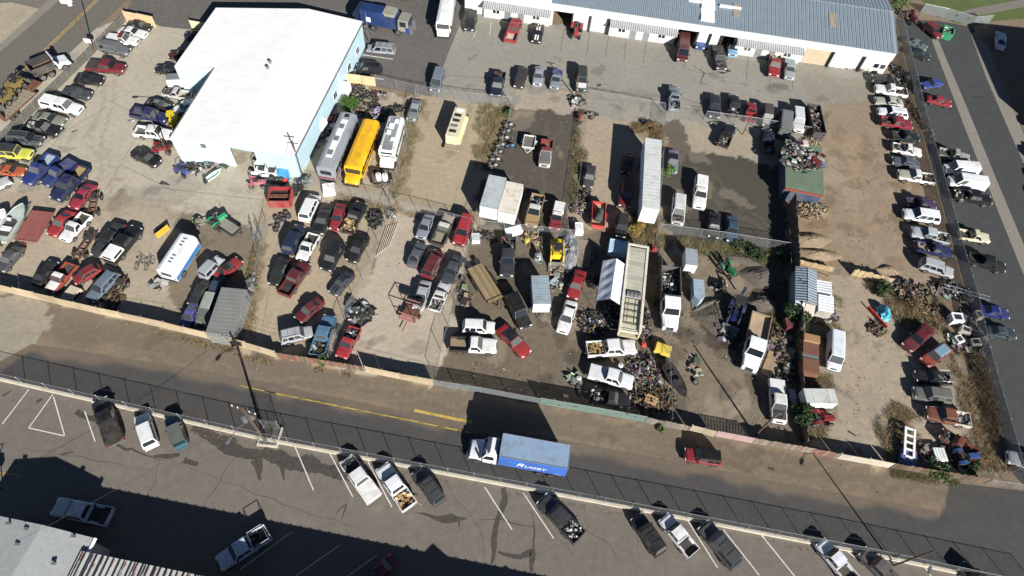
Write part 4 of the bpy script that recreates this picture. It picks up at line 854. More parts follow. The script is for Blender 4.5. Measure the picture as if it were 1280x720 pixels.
q = pole('gate_pole', 'rusty pole by the dark green wagon and motorcycle heap', (719,122), 4.6, .10, 'rust')
q = pole('gate_pole', 'leaning rust red pole at the wreck row', (928,168.5), 4.0, .08, 'rust')
q = pole('flood_pole', 'short dark post at the tan sheet fence beside the container', (303,452), 2.0, .07, 'steel')
def wires(label, a, b, n, sep, sag):
    a = Vector(a); b = Vector(b); d = (b-a).normalized(); nn_ = Vector((-d.y, d.x, 0)); root = thing('overhead_wires', label, 'cable', None, tuple(a))
    for k in range(n):
        off_ = nn_*(k-(n-1)/2)*sep; m = MB(); pts = []
        for i in range(17):
            t = i/16; pts.append((a.lerp(b, t)+off_-Vector((0,0,sag*4*t*(1-t))))-a)
        m.tube(pts, .014, 4); ob('wire', m.mesh('wire', ['wire']), root)
pb = P(333,553)
wires('overhead wires running from the transformer pole along the road fence', (pb.x, pb.y, 9.1), (pb.x+62, pb.y-6.5, 8.6), 3, .6, .7)
wires('overhead wires running from the transformer pole past the tan sheet fence', (pb.x, pb.y, 9.1), (pb.x-60, pb.y+5.5, 8.6), 3, .6, .7)
pc = P(378,220); wires('thin service wire from the transformer pole to the pale blue building', (pb.x, pb.y, 8.0), (pc.x, pc.y, 6.3), 1, .1, .5)
wires('thin service wire from the transformer pole to the shingled roof', (pb.x, pb.y, 8.0), (-41.5, 10.0, 5.5), 1, .1, .5)
# ------------------------------------------------------------------ every car, van and pickup in the photograph
_reg = [0, 0, 1.0]
def REG(x, y, s): _reg[:] = [x, y, s]
def V(kind, col, fx, fy, rx, ry, label, group=None, **o):
    x, y, s = _reg
    return vehicle(kind, col, (x+fx/s, y+fy/s), (x+rx/s, y+ry/s), label, group, **o)
S1 = 720/130
WHITE, BLACK, GREY, SILVER = '#e4e5e3', '#15161a', '#55585c', '#9ba0a6'
G1 = 'vehicles nosed out from the street fence of the concrete yard'
REG(0, 0, S1)
V('sedan', '#16211f', 1045, 190, 880, 168, 'dark green sedan tucked behind the tan sliding gate of the concrete yard', G1)
V('coupe', WHITE, 1018, 242, 820, 205, 'white sports coupe parked next to the tan sliding gate, dark sunroof', G1)
V('pickup', WHITE, 970, 295, 735, 265, 'white pickup with a maroon patch across its cab roof', G1, tonneau='#dcdcd8', roof='#8a2028')
V('suv', '#73787b', 905, 365, 695, 322, 'silver grey four-wheel-drive wagon between white and dark red pickups by the slatted fence', G1)
V('crew', '#8c1022', 880, 485, 600, 458, 'dark red crew cab pickup with black bed cover by the slatted fence', G1, tonneau='#33353a')
V('sedan', '#14161c', 722, 562, 512, 540, 'black sedan parked beside the dark red crew cab pickup', G1)
V('sedan', '#474c54', 640, 660, 425, 632, 'slate grey sedan between the black sedan and the white capped pickup', G1)
REG(0, 110, S1)
V('crew', WHITE, 578, 165, 295, 98, 'white pickup with a matching white cap over its bed', G1, cap=WHITE)
V('coupe', '#8d9484', 462, 238, 225, 195, 'sage green coupe parked beside the white capped pickup', G1)
V('pickup', '#17171c', 428, 312, 170, 262, 'black classic pickup with a bright chrome grille', G1, load='metal')
V('suv', '#5d6166', 312, 372, 55, 348, 'grey boxy four-wheel-drive wagon with black hood stripe', G1, stripe='#1c1d20')
V('jeep', '#d6d61e', 248, 468, -25, 448, 'bright yellow boxy off-roader with a dark grey roof', G1, roof='#3c3e42', drop=())
V('coupe', '#d2601c', 178, 580, -25, 565, 'orange muscle coupe with a black rear window', G1)
V('boxy', '#c9ccca', 30, 650, -120, 720, 'white car cut off behind the orange muscle coupe', G1)
REG(200, 0, S1)
V('hatch', '#1d2540', 165, 240, 330, 262, 'navy hatchback half hidden behind the eave of the white roofed building', None)
V('sedan', '#5a1420', 62, 378, 240, 385, 'maroon sedan half hidden behind the white roofed building')
V('sedan', '#23262e', -38, 472, 150, 492, 'charcoal sedan parked just outside the notch of the white roofed building')
REG(150, 110, S1)
V('sedan', '#16181a', 275, 528, 88, 442, 'black sedan standing alone on the concrete beside a small red go-kart')
V('crew', WHITE, 365, 330, 98, 300, 'white crew cab pickup parked nose to the white roofed building', floor='#55585a')
V('crew', '#1e2468', 340, 222, 76, 168, 'dark blue pickup beside the white crew cab at the white roofed building', floor='#50545a')
V('coupe', '#17181d', 372, 135, 178, 98, 'black coupe with white hood numbers beside the dark blue pickup', stripe='#8f949a')
V('coupe', '#dfe1e1', 370, 162, 520, 92, 'white sports coupe partly under the eave of the white roofed building')
V('pickup', '#c6c3be', 300, 30, 500, 62, 'pale stripped pickup with bare frame near the white roofed building', drop=('hood', 'bed_floor'), wear=.5)
V('van', '#c9cdce', 545, -40, 340, -30, 'grey roofed camper van standing in the notch of the white roofed building', roof='#8c9294')
G2 = 'old cars parked nose to tail in the concrete yard'
REG(0, 110, S1)
V('pickup', '#1e3a92', 175, 678, 385, 462, 'bright blue pickup with a white lined bed on big tyres', G2, floor='#9fb0b8')
V('pickup', '#223c86', 300, 682, 520, 505, 'blue long-bed pickup lying behind the navy pickup with tan load', G2, tonneau='#27428a')
V('crew', '#1c2a5e', 372, 790, 600, 545, 'navy pickup with a tan board in its bed', G2, floor='#a58c5c')
REG(0, 220, S1)
V('coupe', '#b42846', 495, 228, 645, 52, 'raspberry red muscle coupe beside the navy pickup', G2)
V('coupe', '#c01420', 345, 418, 500, 235, 'bright red coupe with a white patch on its hood', G2, hoodcol='#c01420')
V('pickup', WHITE, 435, 460, 612, 262, 'white pickup with a black spider drawn on its hood', G2)
V('sedan', '#53575c', -8, 660, 140, 485, 'grey sedan by the tan sheet fence, apart from other cars', G2)
V('boxy', '#3b3f46', 655, 570, 845, 322, 'grey sedan with a black roof beside the white capped black pickup', G2, roof='#1e2024')
V('crew', '#17181e', 965, 350, 748, 612, 'black pickup with a white windowed bed cap', G2, cap=WHITE)
REG(0, 300, 4.0)
G3 = 'wrecks lined up along the tan sheet fence'
V('coupe', '#1c1d20', 275, 100, 175, 230, 'black convertible wreck by the tan sheet fence', G3, wear=.4)
V('pickup', '#b8452c', 262, 245, 350, 140, 'orange red old pickup with white roof and white hood', G3, roof='#e8e6e0', hoodcol='#e6e4dc', wear=.3)
V('hatch', '#a01c28', 378, 200, 492, 140, 'red hatchback with a rusty white hood, by the tan sheet fence', G3, wear=.35, roof='#93202a', drop=())
V('wagon', '#6c8294', 440, 312, 588, 155, 'blue grey estate car beside a bare axle frame', G3, wear=.2)
REG(150, 230, 3.6)
G4 = 'old cars packed beside the corrugated grey container'
V('jeep', '#aab2b8', 460, 330, 368, 428, 'silver off-roader with a camouflage print hood', G4, wear=.3, hoodcol='#d2d6d8')
V('coupe', '#b5141e', 530, 345, 445, 415, 'red coupe with black interior beside the silver camouflage off-roader', G4, roof='#2a2a2c')
V('hatch', '#27466e', 450, 430, 425, 500, 'dark blue hatchback squeezed behind the red coupe and container', G4, z=.5)
V('sedan', '#26332e', 330, 535, 395, 445, 'dark green vintage car behind the purple blue coupe', G4, wear=.3)
V('coupe', '#5a5fa8', 280, 655, 345, 535, 'purple blue rounded vintage coupe at the tan sheet fence', G4)
V('wagon', '#7c8a7c', 360, 645, 425, 480, 'pale grey green estate car alongside the corrugated container', G4, roof='#a9b2a8')
REG(310, 220, 3.0)
G5 = 'cars crowded in the chain-link pen below the school bus'
V('minivan', WHITE, 255, 68, 208, 172, 'white minivan with two dark rear windows below the school bus', G5)
V('coupe', '#232a2b', 258, 222, 300, 112, 'dark green coupe beside the white minivan', G5)
V('sedan', '#a81a2a', 322, 205, 356, 102, 'red sedan between the dark green coupe and the tan-loaded pickup', G5)
V('pickup', '#22262e', 432, 98, 365, 220, 'dark pickup with a tan board and paper in its bed', G5, floor='#a89878', load='wood')
V('suv', '#26365c', 200, 185, 145, 295, 'blue wagon with silver roof rails beside the small white pickup', G5, roofrack=True)
V('pickup', WHITE, 203, 308, 245, 230, 'small white pickup squeezed behind the long dark red pickup', G5)
V('sedan', '#1f2a24', 92, 412, 142, 305, 'dark green sedan beside the long dark red pickup', G5)
V('crew', '#6e1420', 222, 322, 130, 455, 'long dark red pickup with an empty black bed', G5, floor='#1c1c1e')
V('suv', '#20242e', 288, 360, 350, 250, 'black wagon with roof rack in the middle of the chain-link pen', G5, roofrack=True)
V('sedan', '#23262c', 382, 325, 442, 220, 'charcoal sedan against the chain-link side of the pen', G5)
V('coupe', '#4a525c', 312, 445, 390, 358, 'slate grey coupe with black stripes in the chain-link pen', G5, stripe='#1b1c20')
V('sedan', '#7a1422', 180, 545, 280, 460, 'wine red sedan parked behind the silver wagon', G5)
V('suv', '#b4b8bc', 250, 582, 118, 612, 'silver wagon parked beside the panel fence behind the wine red sedan', G5, roofrack=True)
V('crew', '#5488ae', 312, 520, 255, 685, 'light blue pickup with a green-black cluttered bed', G5, load='green')
V('pickup', '#c0202a', 350, 680, 402, 575, 'red half-stripped pickup with parts on its hood beside the light blue pickup', G5, wear=.25, load='white', drop=('rear_bumper',))
REG(470, 240, 3.6)
G6 = 'cars in the dirt pen beside the wooden flat trailer'
V('sedan', '#8e98a6', 198, 212, 245, 98, 'silver blue sedan at the head of the dirt pen row', G6)
V('pickup', '#4b4b40', 338, 100, 270, 248, 'olive pickup with a white rusted cab roof and hood', G6, roof='#d8cfc4', hoodcol='#b9a898', wear=.3, floor='#8a8272')
V('suv', '#c0101c', 368, 246, 418, 106, 'bright red wagon against the chain-link by box trailers', G6)
V('sedan', '#5e646c', 210, 222, 156, 340, 'grey sedan below the silver blue sedan', G6)
V('minivan', '#7c1a2c', 288, 262, 222, 388, 'maroon minivan with roof rails between two grey cars', G6, roofrack=True)
V('boxy', '#44505c', 308, 420, 375, 280, 'long slate coupe beside the maroon minivan', G6, wear=.2)
V('sedan', '#aeb4bc', 185, 535, 228, 395, 'silver sedan with a sunroof beside the stripped white pickup', G6)
V('pickup', '#cfd0cc', 312, 415, 262, 535, 'stripped white pickup with clutter in its bed by the chain-link', G6, load='white', wear=.35)
REG(540, 300, S1)
G7 = 'vehicles in the dark dirt yard around the grey enclosed trailer'
V('suv', WHITE, 448, 610, 200, 600, 'white wagon parked tight beside the white flatbed pickup', G7)
V('pickup', WHITE, 472, 742, 100, 725, 'white flatbed pickup with a brown wooden deck', G7, bedcol='#3a3430', floor='#8a7a5c')
V('crew', '#3d4048', 515, 278, 530, -25, 'dark grey pickup with open bed full of parts', G7, load='metal')
V('suv', '#17181f', 662, 632, 532, 358, 'black long wagon with roof bars between the flat trailer and enclosed trailer', G7, roofrack=True)
V('coupe', '#b8101c', 672, 808, 460, 590, 'red coupe with a black roof beside the white wagon', G7, roof='#191a20')
V('sedan', '#b0141e', 965, 412, 1035, 205, 'red sedan parked behind the white sedan', G7)
V('sedan', WHITE, 898, 650, 972, 415, 'white sedan with dark windows on bare dark dirt', G7)
REG(680, 400, S1)
V('crew', WHITE, 650, 190, 275, 212, 'white crew cab pickup with scrap in its bed above the service truck', G7, load='wood')
V('crew', '#dfe3e6', 632, 445, 295, 352, 'white service truck with a white utility bed box', G7, bedcol='#e6e8e8', tonneau='#d9dee2')
V('pickup', '#24262a', 608, 580, 300, 522, 'black old pickup beside the green slatted fence', G7, load='white', wear=.3)
REG(720, 200, S1)
G8 = 'cars in the narrow pen with the long white semi trailer'
V('sedan', '#44484e', 80, 195, 106, 32, 'dark grey sedan at the chain-link opposite the long semi trailer', G8)
V('suv', '#7c1a26', 330, 348, 362, 122, 'maroon wagon lying in the long semi trailer shadow', G8)
V('suv', '#24262a', 305, 530, 325, 392, 'black wagon below the maroon wagon, by dry weeds', G8)
V('suv', '#d2d4d3', 698, 468, 715, 238, 'white wagon missing its hood, engine bay open', 'vehicles on the dark lot', drop=('hood',))
V('pickup', WHITE, 845, 360, 868, 115, 'white pickup with tall racks on its bed', 'vehicles on the dark lot', cap=WHITE)
V('boxy', '#232528', 948, 545, 962, 360, 'matte black sedan beside the teal blue car', 'vehicles on the dark lot', wear=.3)
V('sedan', '#2f5a78', 1078, 575, 1080, 385, 'teal blue car by the chain-link of the dark lot', 'vehicles on the dark lot', wear=.1)
REG(720, 100, S1)
V('sedan', '#6a1824', 338, 650, 378, 500, 'maroon sedan in the long semi trailer shadow', G8)
V('sedan', '#8088a8', 665, 645, 675, 482, 'lilac silver sedan with a black roof beside the long semi trailer', 'vehicles on the dark lot', roof='#22242c')
V('pickup', '#8c98a8', 678, 48, 678, 222, 'silver blue pickup parked on the concrete at a fence corner post', load='metal')
REG(560, 200, S1)
V('pickup', '#b0936a', 568, 475, 628, 240, 'tan work truck with black hood panel and loaded bed', 'vehicles in the black cinder pen', roof='#cfd0cc', hoodcol='#b4925e', load='metal')
V('pickup', '#9c2230', 732, 492, 775, 305, 'dark red pickup with a white cap and white roof', 'vehicles in the black cinder pen', cap='#dcdcd8', roof='#e0e0dc')
REG(540, 100, S1)
V('pickup', '#b8b4ae', 775, 612, 798, 415, 'white old pickup with a rust red bed', 'vehicles in the black cinder pen', bedcol='#8a3c30', roof='#9a3a34', hoodcol='#7d7a76', wear=.4, floor='#7c4030')
REG(600, 0, S1)
G9 = 'cars parked along the wire fence across from the workshop'
V('crew', '#222a48', 105, 678, 142, 502, 'navy pickup standing last in the row along the wire fence', G9)
V('sedan', '#46423f', 262, 612, 305, 465, 'brown grey sedan next to the navy pickup by the wire fence', G9)
V('sedan', '#a4aab8', 395, 592, 412, 458, 'lilac silver sedan between the brown grey sedan and the blue flatbed', G9)
V('pickup', '#8e9aa4', 512, 618, 540, 490, 'silver pickup with a blue covered bed by the wire fence', G9, tonneau='#3858a0')
V('suv', '#3c4a44', 698, 640, 705, 475, 'dark green wagon with a white hood beside a rusty pole', G9, hoodcol='#dcdcd6')
V('jeep', '#2c3032', -78, 222, -48, 100, 'dark off-roader parked in front of the workshop doors next to the red pickup', 'cars in front of the workshop doors')
V('crew', '#b41422', 262, 132, 200, 302, 'red pickup parked nose-in by the workshop office doors', 'cars in front of the workshop doors', floor='#c8bcae')
V('coupe', '#17181a', 385, 298, 415, 165, 'black coupe with two broad white stripes', 'cars in front of the workshop doors', stripe='#e8e8e6')
REG(400, 0, S1)
V('minivan', '#9aa0aa', 318, 335, 530, 355, 'silver minivan parked against the pale blue wall', 'cars at the pale blue wall', roofrack=True)
V('minivan', '#1e2228', 238, 470, 438, 488, 'black minivan parked against the pale blue wall', 'cars at the pale blue wall', roofrack=True)
V('minivan', '#7d8a9c', 792, 638, 835, 482, 'silver blue minivan alone at the edge of the asphalt by the wire fence')
REG(340, 100, S1)
V('boxy', '#868c92', 958, 280, 1012, 138, 'silver sedan tucked in the fence corner near the motorhome', roof='#a9aeb2')
REG(800, 0, S1)
G10 = 'cars outside the workshop garage doors'
V('van', '#6e1a2a', 288, 445, 298, 258, 'maroon van in front of an open garage door', G10)
V('pickup', '#1b1d20', 565, 500, 528, 318, 'black pickup wreck with scrap spilling from its open hood', G10, drop=('hood',), tonneau='#2a2c30')
V('pickup', '#b01a24', 922, 540, 932, 372, 'red pickup parked in front of the workshop office', G10, load='mixed')
V('pickup', '#aab0b2', 1030, 555, 1032, 415, 'silver pickup parked beside the red one at the workshop office', G10, tonneau='#9fb0b8')
V('hatch', '#3a5aa8', 415, 345, 425, 210, 'blue hatchback poking out of a garage door', G10, roof='#3a3c40')
V('hatch', '#7ab0d4', 640, 395, 640, 260, 'light blue hatchback poking out of the second garage door', G10, roof='#3e4348')
REG(880, 100, S1)
G11 = 'wrecks lined up at the chain-link beside the scrap skip'
V('sedan', '#1c2440', 72, 270, 75, 98, 'navy sedan at the end of the row furthest from the scrap skip', G11)
V('pickup', '#2b2c30', 198, 105, 215, 268, 'black pickup with parts in its bed, beside the navy sedan', G11, load='metal')
V('pickup', '#a01426', 325, 160, 318, 292, 'crimson pickup beneath the slanted pole', G11, floor='#8a1020', wear=.15)
V('suv', '#6f6c68', 435, 330, 435, 182, 'taupe wagon next to the crimson pickup', G11, roof='#5b5855', hoodcol='#b8b2a8')
V('van', '#5c6264', 560, 205, 542, 412, 'grey van with a green steel frame on its tail', G11, roof='#868b8c', wear=.25)
V('suv', '#d6d9dc', 652, 370, 640, 202, 'white wagon with a black windshield beside the scrap skip', G11)
V('pickup', '#1d1e22', 188, 312, 122, 470, 'black pickup parked askew apart from the wreck row', 'pickups on the dark lot edge', load='metal')
V('crew', '#27304a', 428, 340, 448, 520, 'navy pickup with metal parts in its bed by the long shadow', 'pickups on the dark lot edge', load='metal')
REG(1060, 90, S1)
G12 = 'wrecks backed against the east slatted fence'
V('pickup', '#2a2f30', 152, 48, 385, 85, 'dark pickup furthest up the row at the workshop corner', G12, load='metal')
V('pickup', WHITE, 172, 115, 415, 155, 'white pickup with a brown loaded bed beside the dark pickup', G12, load='junk')
V('coupe', '#bcbcb2', 178, 195, 390, 220, 'beige silver coupe between the white pickup and the white estate', G12)
V('wagon', '#e2e6ea', 196, 270, 420, 300, 'white estate car beside the red pickup', G12)
V('crew', '#a8243a', 452, 378, 212, 340, 'red pickup with a hollow black bed backed the other way', G12, load='junk')
V('pickup', '#1e3436', 495, 465, 292, 440, 'dark teal pickup between the red pickup and a white one', G12)
V('pickup', WHITE, 516, 568, 295, 520, 'white pickup with a bare grey bed beside the dark teal pickup', G12, load='junk')
V('sedan', '#5c6678', 296, 608, 505, 645, 'slate blue sedan between two white pickups', G12)
REG(1060, 200, S1)
V('pickup', '#dddeda', 330, 100, 605, 145, 'white pickup with grey hood patch and rubble in its bed', G12, load='junk', hoodcol='#b8b6a4')
V('pickup', '#4a2c6c', 580, 315, 420, 298, 'purple small pickup beside the white sunroof wagon', G12, wear=.25)
V('suv', '#dfe4ea', 366, 372, 636, 415, 'white wagon with a sunroof and dark windows', G12, roof='#eef0f2')
V('crew', '#b9c2c8', 420, 495, 706, 560, 'silver white crew cab pickup with junk in its bed', G12, load='junk')
V('pickup', '#1c2a6a', 728, 650, 452, 595, 'dark blue pickup with a black bed of rags', G12, load='mixed')
REG(1060, 310, S1)
V('suv', '#b4babf', 738, 185, 482, 105, 'silver wagon below the dark blue pickup with its side windows dark', G12)
G13 = 'cars standing on the asphalt east of the slatted fence'
V('crew', '#15201c', 1095, 150, 810, 60, 'dark green black pickup on the east asphalt', G13)
V('sedan', '#1a2c8a', 1115, 460, 905, 425, 'royal blue sedan next to the slate green sedan', G13)
V('sedan', '#2c4654', 1165, 598, 945, 570, 'slate green sedan next to the royal blue sedan', G13)
REG(1060, 90, S1)
V('coupe', '#3550b0', 512, 95, 652, 68, 'bright blue coupe beside the red sedan on the east asphalt', G13)
V('sedan', '#b0182c', 718, 222, 545, 182, 'shiny red sedan on the east asphalt', G13)
V('pickup', '#a8aca4', 850, 608, 615, 555, 'silver pickup beside two white vans', G13)
REG(1060, 200, S1)
V('van', '#eceff0', 655, 62, 895, 80, 'white cargo van between the silver pickup and another van', G13)
V('van', '#e9ecec', 680, 145, 952, 185, 'white cargo van beside the black pickup', G13)
V('crew', '#1c1e22', 998, 290, 708, 235, 'black pickup with white sacks in its bed', G13, load='mixed')
V('pickup', '#d8d2b0', 972, 548, 765, 515, 'cream pickup alone on the east asphalt', G13)
REG(1000, 0, 4.5)
V('suv', '#8c1628', 785, 210, 705, 140, 'red wagon beside the green dumpster', G13)
V('sedan', '#6d7d80', 708, 272, 600, 222, 'grey green sedan with glossy windows near the workshop corner', G13)
V('sedan', '#26383a', 725, 325, 612, 280, 'dark green sedan parked beside the grey green one', G13)
V('coupe', '#d4dbe4', 1128, 178, 1125, 278, 'white sedan in the shade of the brick building', None)
REG(1180, 100, 3.0)
for fx, fy, lab, kd, cc in ((318, 150, 'dark car at the east pavement nearest the brick building', 'suv', '#16181c'), (338, 268, 'black pickup at the east pavement between two parked cars', 'crew', '#1a1a1c'), (345, 352, 'dark sedan at the east pavement beside the black pickup', 'suv', '#20242a'), (350, 420, 'white wagon at the east pavement, last of the parked row', 'suv', '#d0d2d2')):
    V(kd, cc, fx+4, fy+8, fx+66, fy+20, lab, 'cars parked along the east pavement')
REG(1060, 430, 720/170)
G14 = 'wrecks in the weedy pen along the east fence'
V('sedan', '#7a1626', 300, 30, 440, -95, 'wine red car facing the dirt, beside the orange red hatch', G14)
V('hatch', '#a83c28', 388, 112, 540, 5, 'orange red hatchback with a blue glass roof', G14, roof='#7da6bc', wear=.3)
V('pickup', '#202226', 348, 172, 540, 190, 'black pickup with a slatted bed rack', G14, rack=True, load='metal')
V('suv', '#777a72', 336, 258, 548, 285, 'grey beige wagon beside the black slatted pickup', G14)
V('crew', '#8c4a2e', 396, 362, 652, 412, 'rusty orange pickup with a white lined bed', G14, floor='#d8d8d2', wear=.55, bedcol='#cfc6b0', load='white')
V('pickup', '#8a3a28', 500, 480, 660, 585, 'rust red truck cab without its front end', G14, drop=('hood', 'windshield'), wear=.6)
V('pickup', '#dfe2e2', 868, 605, 1010, 640, 'white pickup at the end of the slatted fence by the road', None)
REG(860, 420, S1)
G15 = 'vehicles in the dirt yard with the dump truck'
V('crew', '#dadbd6', 628, 622, 605, 295, 'stripped white pickup with its pale engine bay open', G15, drop=('hood',), tonneau='#dcdedc', wear=.2)
REG(860, 420, S1)
V('van', '#dce6ec', 1003, 250, 1012, -20, 'white van with a deep blue side beside the rusty trailer', G15)
# customer parking lot and the road
G16 = 'vehicles angle-parked under the kerb fence'
REG(0, 460, 720/260)
V('crew', '#141518', 346, 105, 405, 268, 'black pickup with red tail lamps under the kerb fence', G16, tonneau='#101114')
V('suv', '#e3e6e8', 487, 158, 528, 280, 'white wagon parked between the black pickup and the teal off-roader', G16)
V('jeep', '#1f6a78', 592, 165, 632, 280, 'teal off-roader with a grey soft top', G16, roof='#6e726c')
V('crew', '#ccd3de', 182, 478, 395, 520, 'white pickup standing in the big building shadow beside the shingled roof', None, floor='#26262a')
REG(0, 0, 1)
V('sedan', '#20305c', 8, 657, 56, 668, 'navy sedan half hidden under the shingled eave', None, z=.8)
V('sedan', '#2a3a66', 62, 668, 110, 680, 'blue sedan beside the shingled wall corner', None, z=.8)
REG(240, 440, 720/280)
V('crew', '#dfe1e0', 490, 338, 592, 482, 'white wrecked pickup with its engine bay open and white bed cover', G16, drop=('hood',), tonneau='#e4e4e0', wear=.15)
V('crew', '#e4e7ea', 605, 362, 705, 508, 'white pickup with wooden pallets in its bed', G16, floor='#39496a', load='wood')
V('crew', '#cdd6e4', 78, 690, 255, 575, 'white pickup with a ladder rack in the big building shadow', None, rack=True, load='metal')
V('sedan', '#7a1028', 560, 745, 640, 675, 'dark red sedan in the big building shadow', None)
REG(500, 480, 3.0)
V('suv', '#4a4d52', 58, 318, 158, 452, 'dark grey wagon beside the white pallet pickup', G16, roofrack=True)
V('crew', '#3b3e44', 522, 422, 680, 588, 'charcoal pickup carrying white boxes and a wheel', G16, load='white')
REG(760, 500, 720/220)
V('suv', '#1d1e24', 108, 468, 222, 638, 'black wagon next to the clean white pickup', G16, roofrack=True)
V('crew', '#e2e5e8', 218, 472, 355, 638, 'clean white pickup with an empty black bed', G16, floor='#161618')
V('suv', '#54575c', 378, 500, 535, 690, 'long grey wagon with roof rails beside the clean white pickup', G16, roofrack=True)
V('suv', '#a31024', 305, 222, 470, 245, 'red wagon with a black glass roof driving on the road', None, roof='#15161a')
REG(1000, 520, 3.6)
V('crew', '#dfe3e8', 82, 560, 240, 750, 'white pickup beside the taupe pickup under the kerb fence', G16)
V('crew', '#6f6a68', 278, 608, 440, 770, 'taupe pickup in the last painted stall under the kerb fence', G16)
V('suv', '#1c2030', 740, 690, 850, 790, 'dark blue wagon at the end of the kerb fence', G16)
# ------------------------------------------------------------------ trucks, trailers and other large things
def qf(c4, z):
    """corners rear-left, rear-right, front-right, front-left as photo pixels of a level top at height z"""
    a, b, c, d = [P(*p, z) for p in c4]; re, fr_ = (a+b)/2, (c+d)/2; ax = fr_-re
    return ((re+fr_)/2).xy.to_3d(), math.atan2(ax.y, ax.x), ax.length, ((a-b).length+(c-d).length)/2
def reg(x, y, s, *pts): return [(x+p[0]/s, y+p[1]/s) for p in pts]
def part(root, name, mats, fn, smooth=None, col=None, kind=None):
    m = MB(); fn(m); return ob(name, m.mesh(name, mats if isinstance(mats, list) else [mats], smooth), root, col=col, kind=kind)
def bx(root, name, mat, x0, x1, y0, y1, z0, z1, col=None, tx=0, ty=0): return part(root, name, mat, lambda m: m.box(x0, x1, y0, y1, z0, z1, 0, None, None, tx, ty), col=col)
def axle(root, x, w, r=.42, dual=False):
    for s in (1, -1): put_wheel(root, x, s*(w-.14), r, 2.0 if dual else 1.1)
def box_trailer(name, label, c4, z, col, roofcol=None, cat='trailer', floor=1.05, group=None, axles=(.15, .25), nose=None, tongue=0, ribs=0, frontcol=None, L=None, r=.45):
    loc, rz, Lm, W = qf(c4, z); L = L or Lm; root = thing(name, label, cat, group, loc, rz); h = L/2; w = W/2; c = hexc(col, .06)
    bx(root, 'box_body', 'matte', -h, h, -w, w, floor, z-.06, c)
    bx(root, 'roof', 'matte', -h-.02, h+.02, -w-.02, w+.02, z-.058, z, hexc(roofcol or col, .05))
    for k in range(ribs):
        x = -h+(k+.5)*L/ribs; bx(root, 'roof_seam', 'matte', x-.03, x+.03, -w, w, z+.002, z+.025, hexc(roofcol or col))
    if frontcol: bx(root, 'front_panel', 'matte', h+.021, h+.05, -w+.03, w-.03, floor+.05, z-.1, hexc(frontcol))
    for s in (1, -1): bx(root, 'side_rail', 'steel', -h, h, s*w-.03, s*w+.03, floor-.12, floor-.003)
    for s in (1, -1): bx(root, 'rear_door', 'matte', -h-.05, -h-.021, .02 if s > 0 else -w+.05, w-.05 if s > 0 else -.02, floor+.05, z-.12, c)
    for t in axles: axle(root, -h+L*t, w, r)
    if tongue:
        part(root, 'tongue', 'steel', lambda m: (m.cyl((h, -w*.6, .5), (h+tongue, 0, .5), .05, n=5), m.cyl((h, w*.6, .5), (h+tongue, 0, .5), .05, n=5), m.cyl((h+tongue-.25, 0, .05), (h+tongue-.25, 0, .8), .05, n=6)))
    else:
        for s in (1, -1): bx(root, 'landing_leg', 'steel', h*.55, h*.55+.12, s*w*.6-.06, s*w*.6+.06, 0, floor-.125)
    return root, L, W
def cab(root, x0, L, W, H, col, hood=1.4, roof=None):
    """conventional truck cab: x0 = back of the cab, nose towards +x"""
    w = W/2; c = hexc(col, .05); xb = x0+L-hood
    def body(m):
        m.loft([[(x, y, z) for y, z in ((-w*k, .7), (w*k, .7), (w*k, zt-.1), (w*k*.86, zt), (-w*k*.86, zt), (-w*k, zt-.1))] for x, k, zt in ((x0, 1, H*.60), (xb, .97, H*.60), (xb+.05, .93, H*.56), (x0+L-.12, .84, H*.47), (x0+L, .80, H*.36))], 0)
        m.loft([[(x0, -w, H*.60), (x0, w, H*.60), (x0, w*.88, H), (x0, -w*.88, H)], [(xb-.45, -w*.97, H*.60), (xb-.45, w*.97, H*.60), (xb-.45, w*.86, H), (xb-.45, -w*.86, H)], [(xb+.05, -w*.93, H*.60), (xb+.05, w*.93, H*.60), (xb-.35, w*.82, H-.06), (xb-.35, -w*.82, H-.06)]], 0)
    part(root, 'cab', 'paint', body, 35, c)
    part(root, 'windshield', 'car_glass', lambda m: m.face([(xb+.07, -w*.82, H*.64), (xb+.07, w*.82, H*.64), (xb-.29, w*.74, H-.12), (xb-.29, -w*.74, H-.12)]))
    for s in (1, -1):
        part(root, 'side_window', 'car_glass', lambda m: m.face([(x, s*(w*(1-.13*t)+.02), H*.6+H*.4*t) for x, t in ((x0+.3, .12), (xb-.1, .12), (xb-.5, .8), (x0+.3, .8))][::s]))
        part(root, 'mirror', 'trim', lambda m: m.box(xb-.1, xb, s*w*1.02 if s > 0 else -w*1.02-.3, s*w*1.02+.3 if s > 0 else -w*1.02, H*.62, H*.82))
        part(root, 'headlight', 'lamp', lambda m: m.box(x0+L-.08, x0+L+.03, s*w*.6-.14, s*w*.6+.14, H*.24, H*.31))
        bx(root, 'fuel_tank', 'chrome', x0-.2, x0+.7, s*w*.72-.2, s*w*.72+.2, .4, .85)
    bx(root, 'bumper', 'chrome', x0+L-.1, x0+L+.15, -w*.95, w*.95, .4, .72); bx(root, 'grille', 'trim', x0+L+.0, x0+L+.04, -w*.4, w*.4, H*.26, H*.45)
    bx(root, 'step', 'trim', x0+.2, xb, -w*1.0, w*1.0, .45, .68); axle(root, xb+hood*.35, w, .5)
    if roof: bx(root, 'wind_deflector', 'matte', x0+.05, xb-.6, -w*.75, w*.75, H+.003, H+.55, hexc(roof), .2, .08)
def text_mesh(s, size, shear=0):
    cu = bpy.data.curves.new('t', 'FONT'); cu.body = s; cu.size = size; cu.shear = shear; cu.extrude = .004; o = bpy.data.objects.new('t', cu); COL.objects.link(o)
    me = bpy.data.meshes.new_from_object(o.evaluated_get(bpy.context.evaluated_depsgraph_get())); bpy.data.objects.remove(o); me.materials.clear(); me.materials.append(MATS['white']); return me
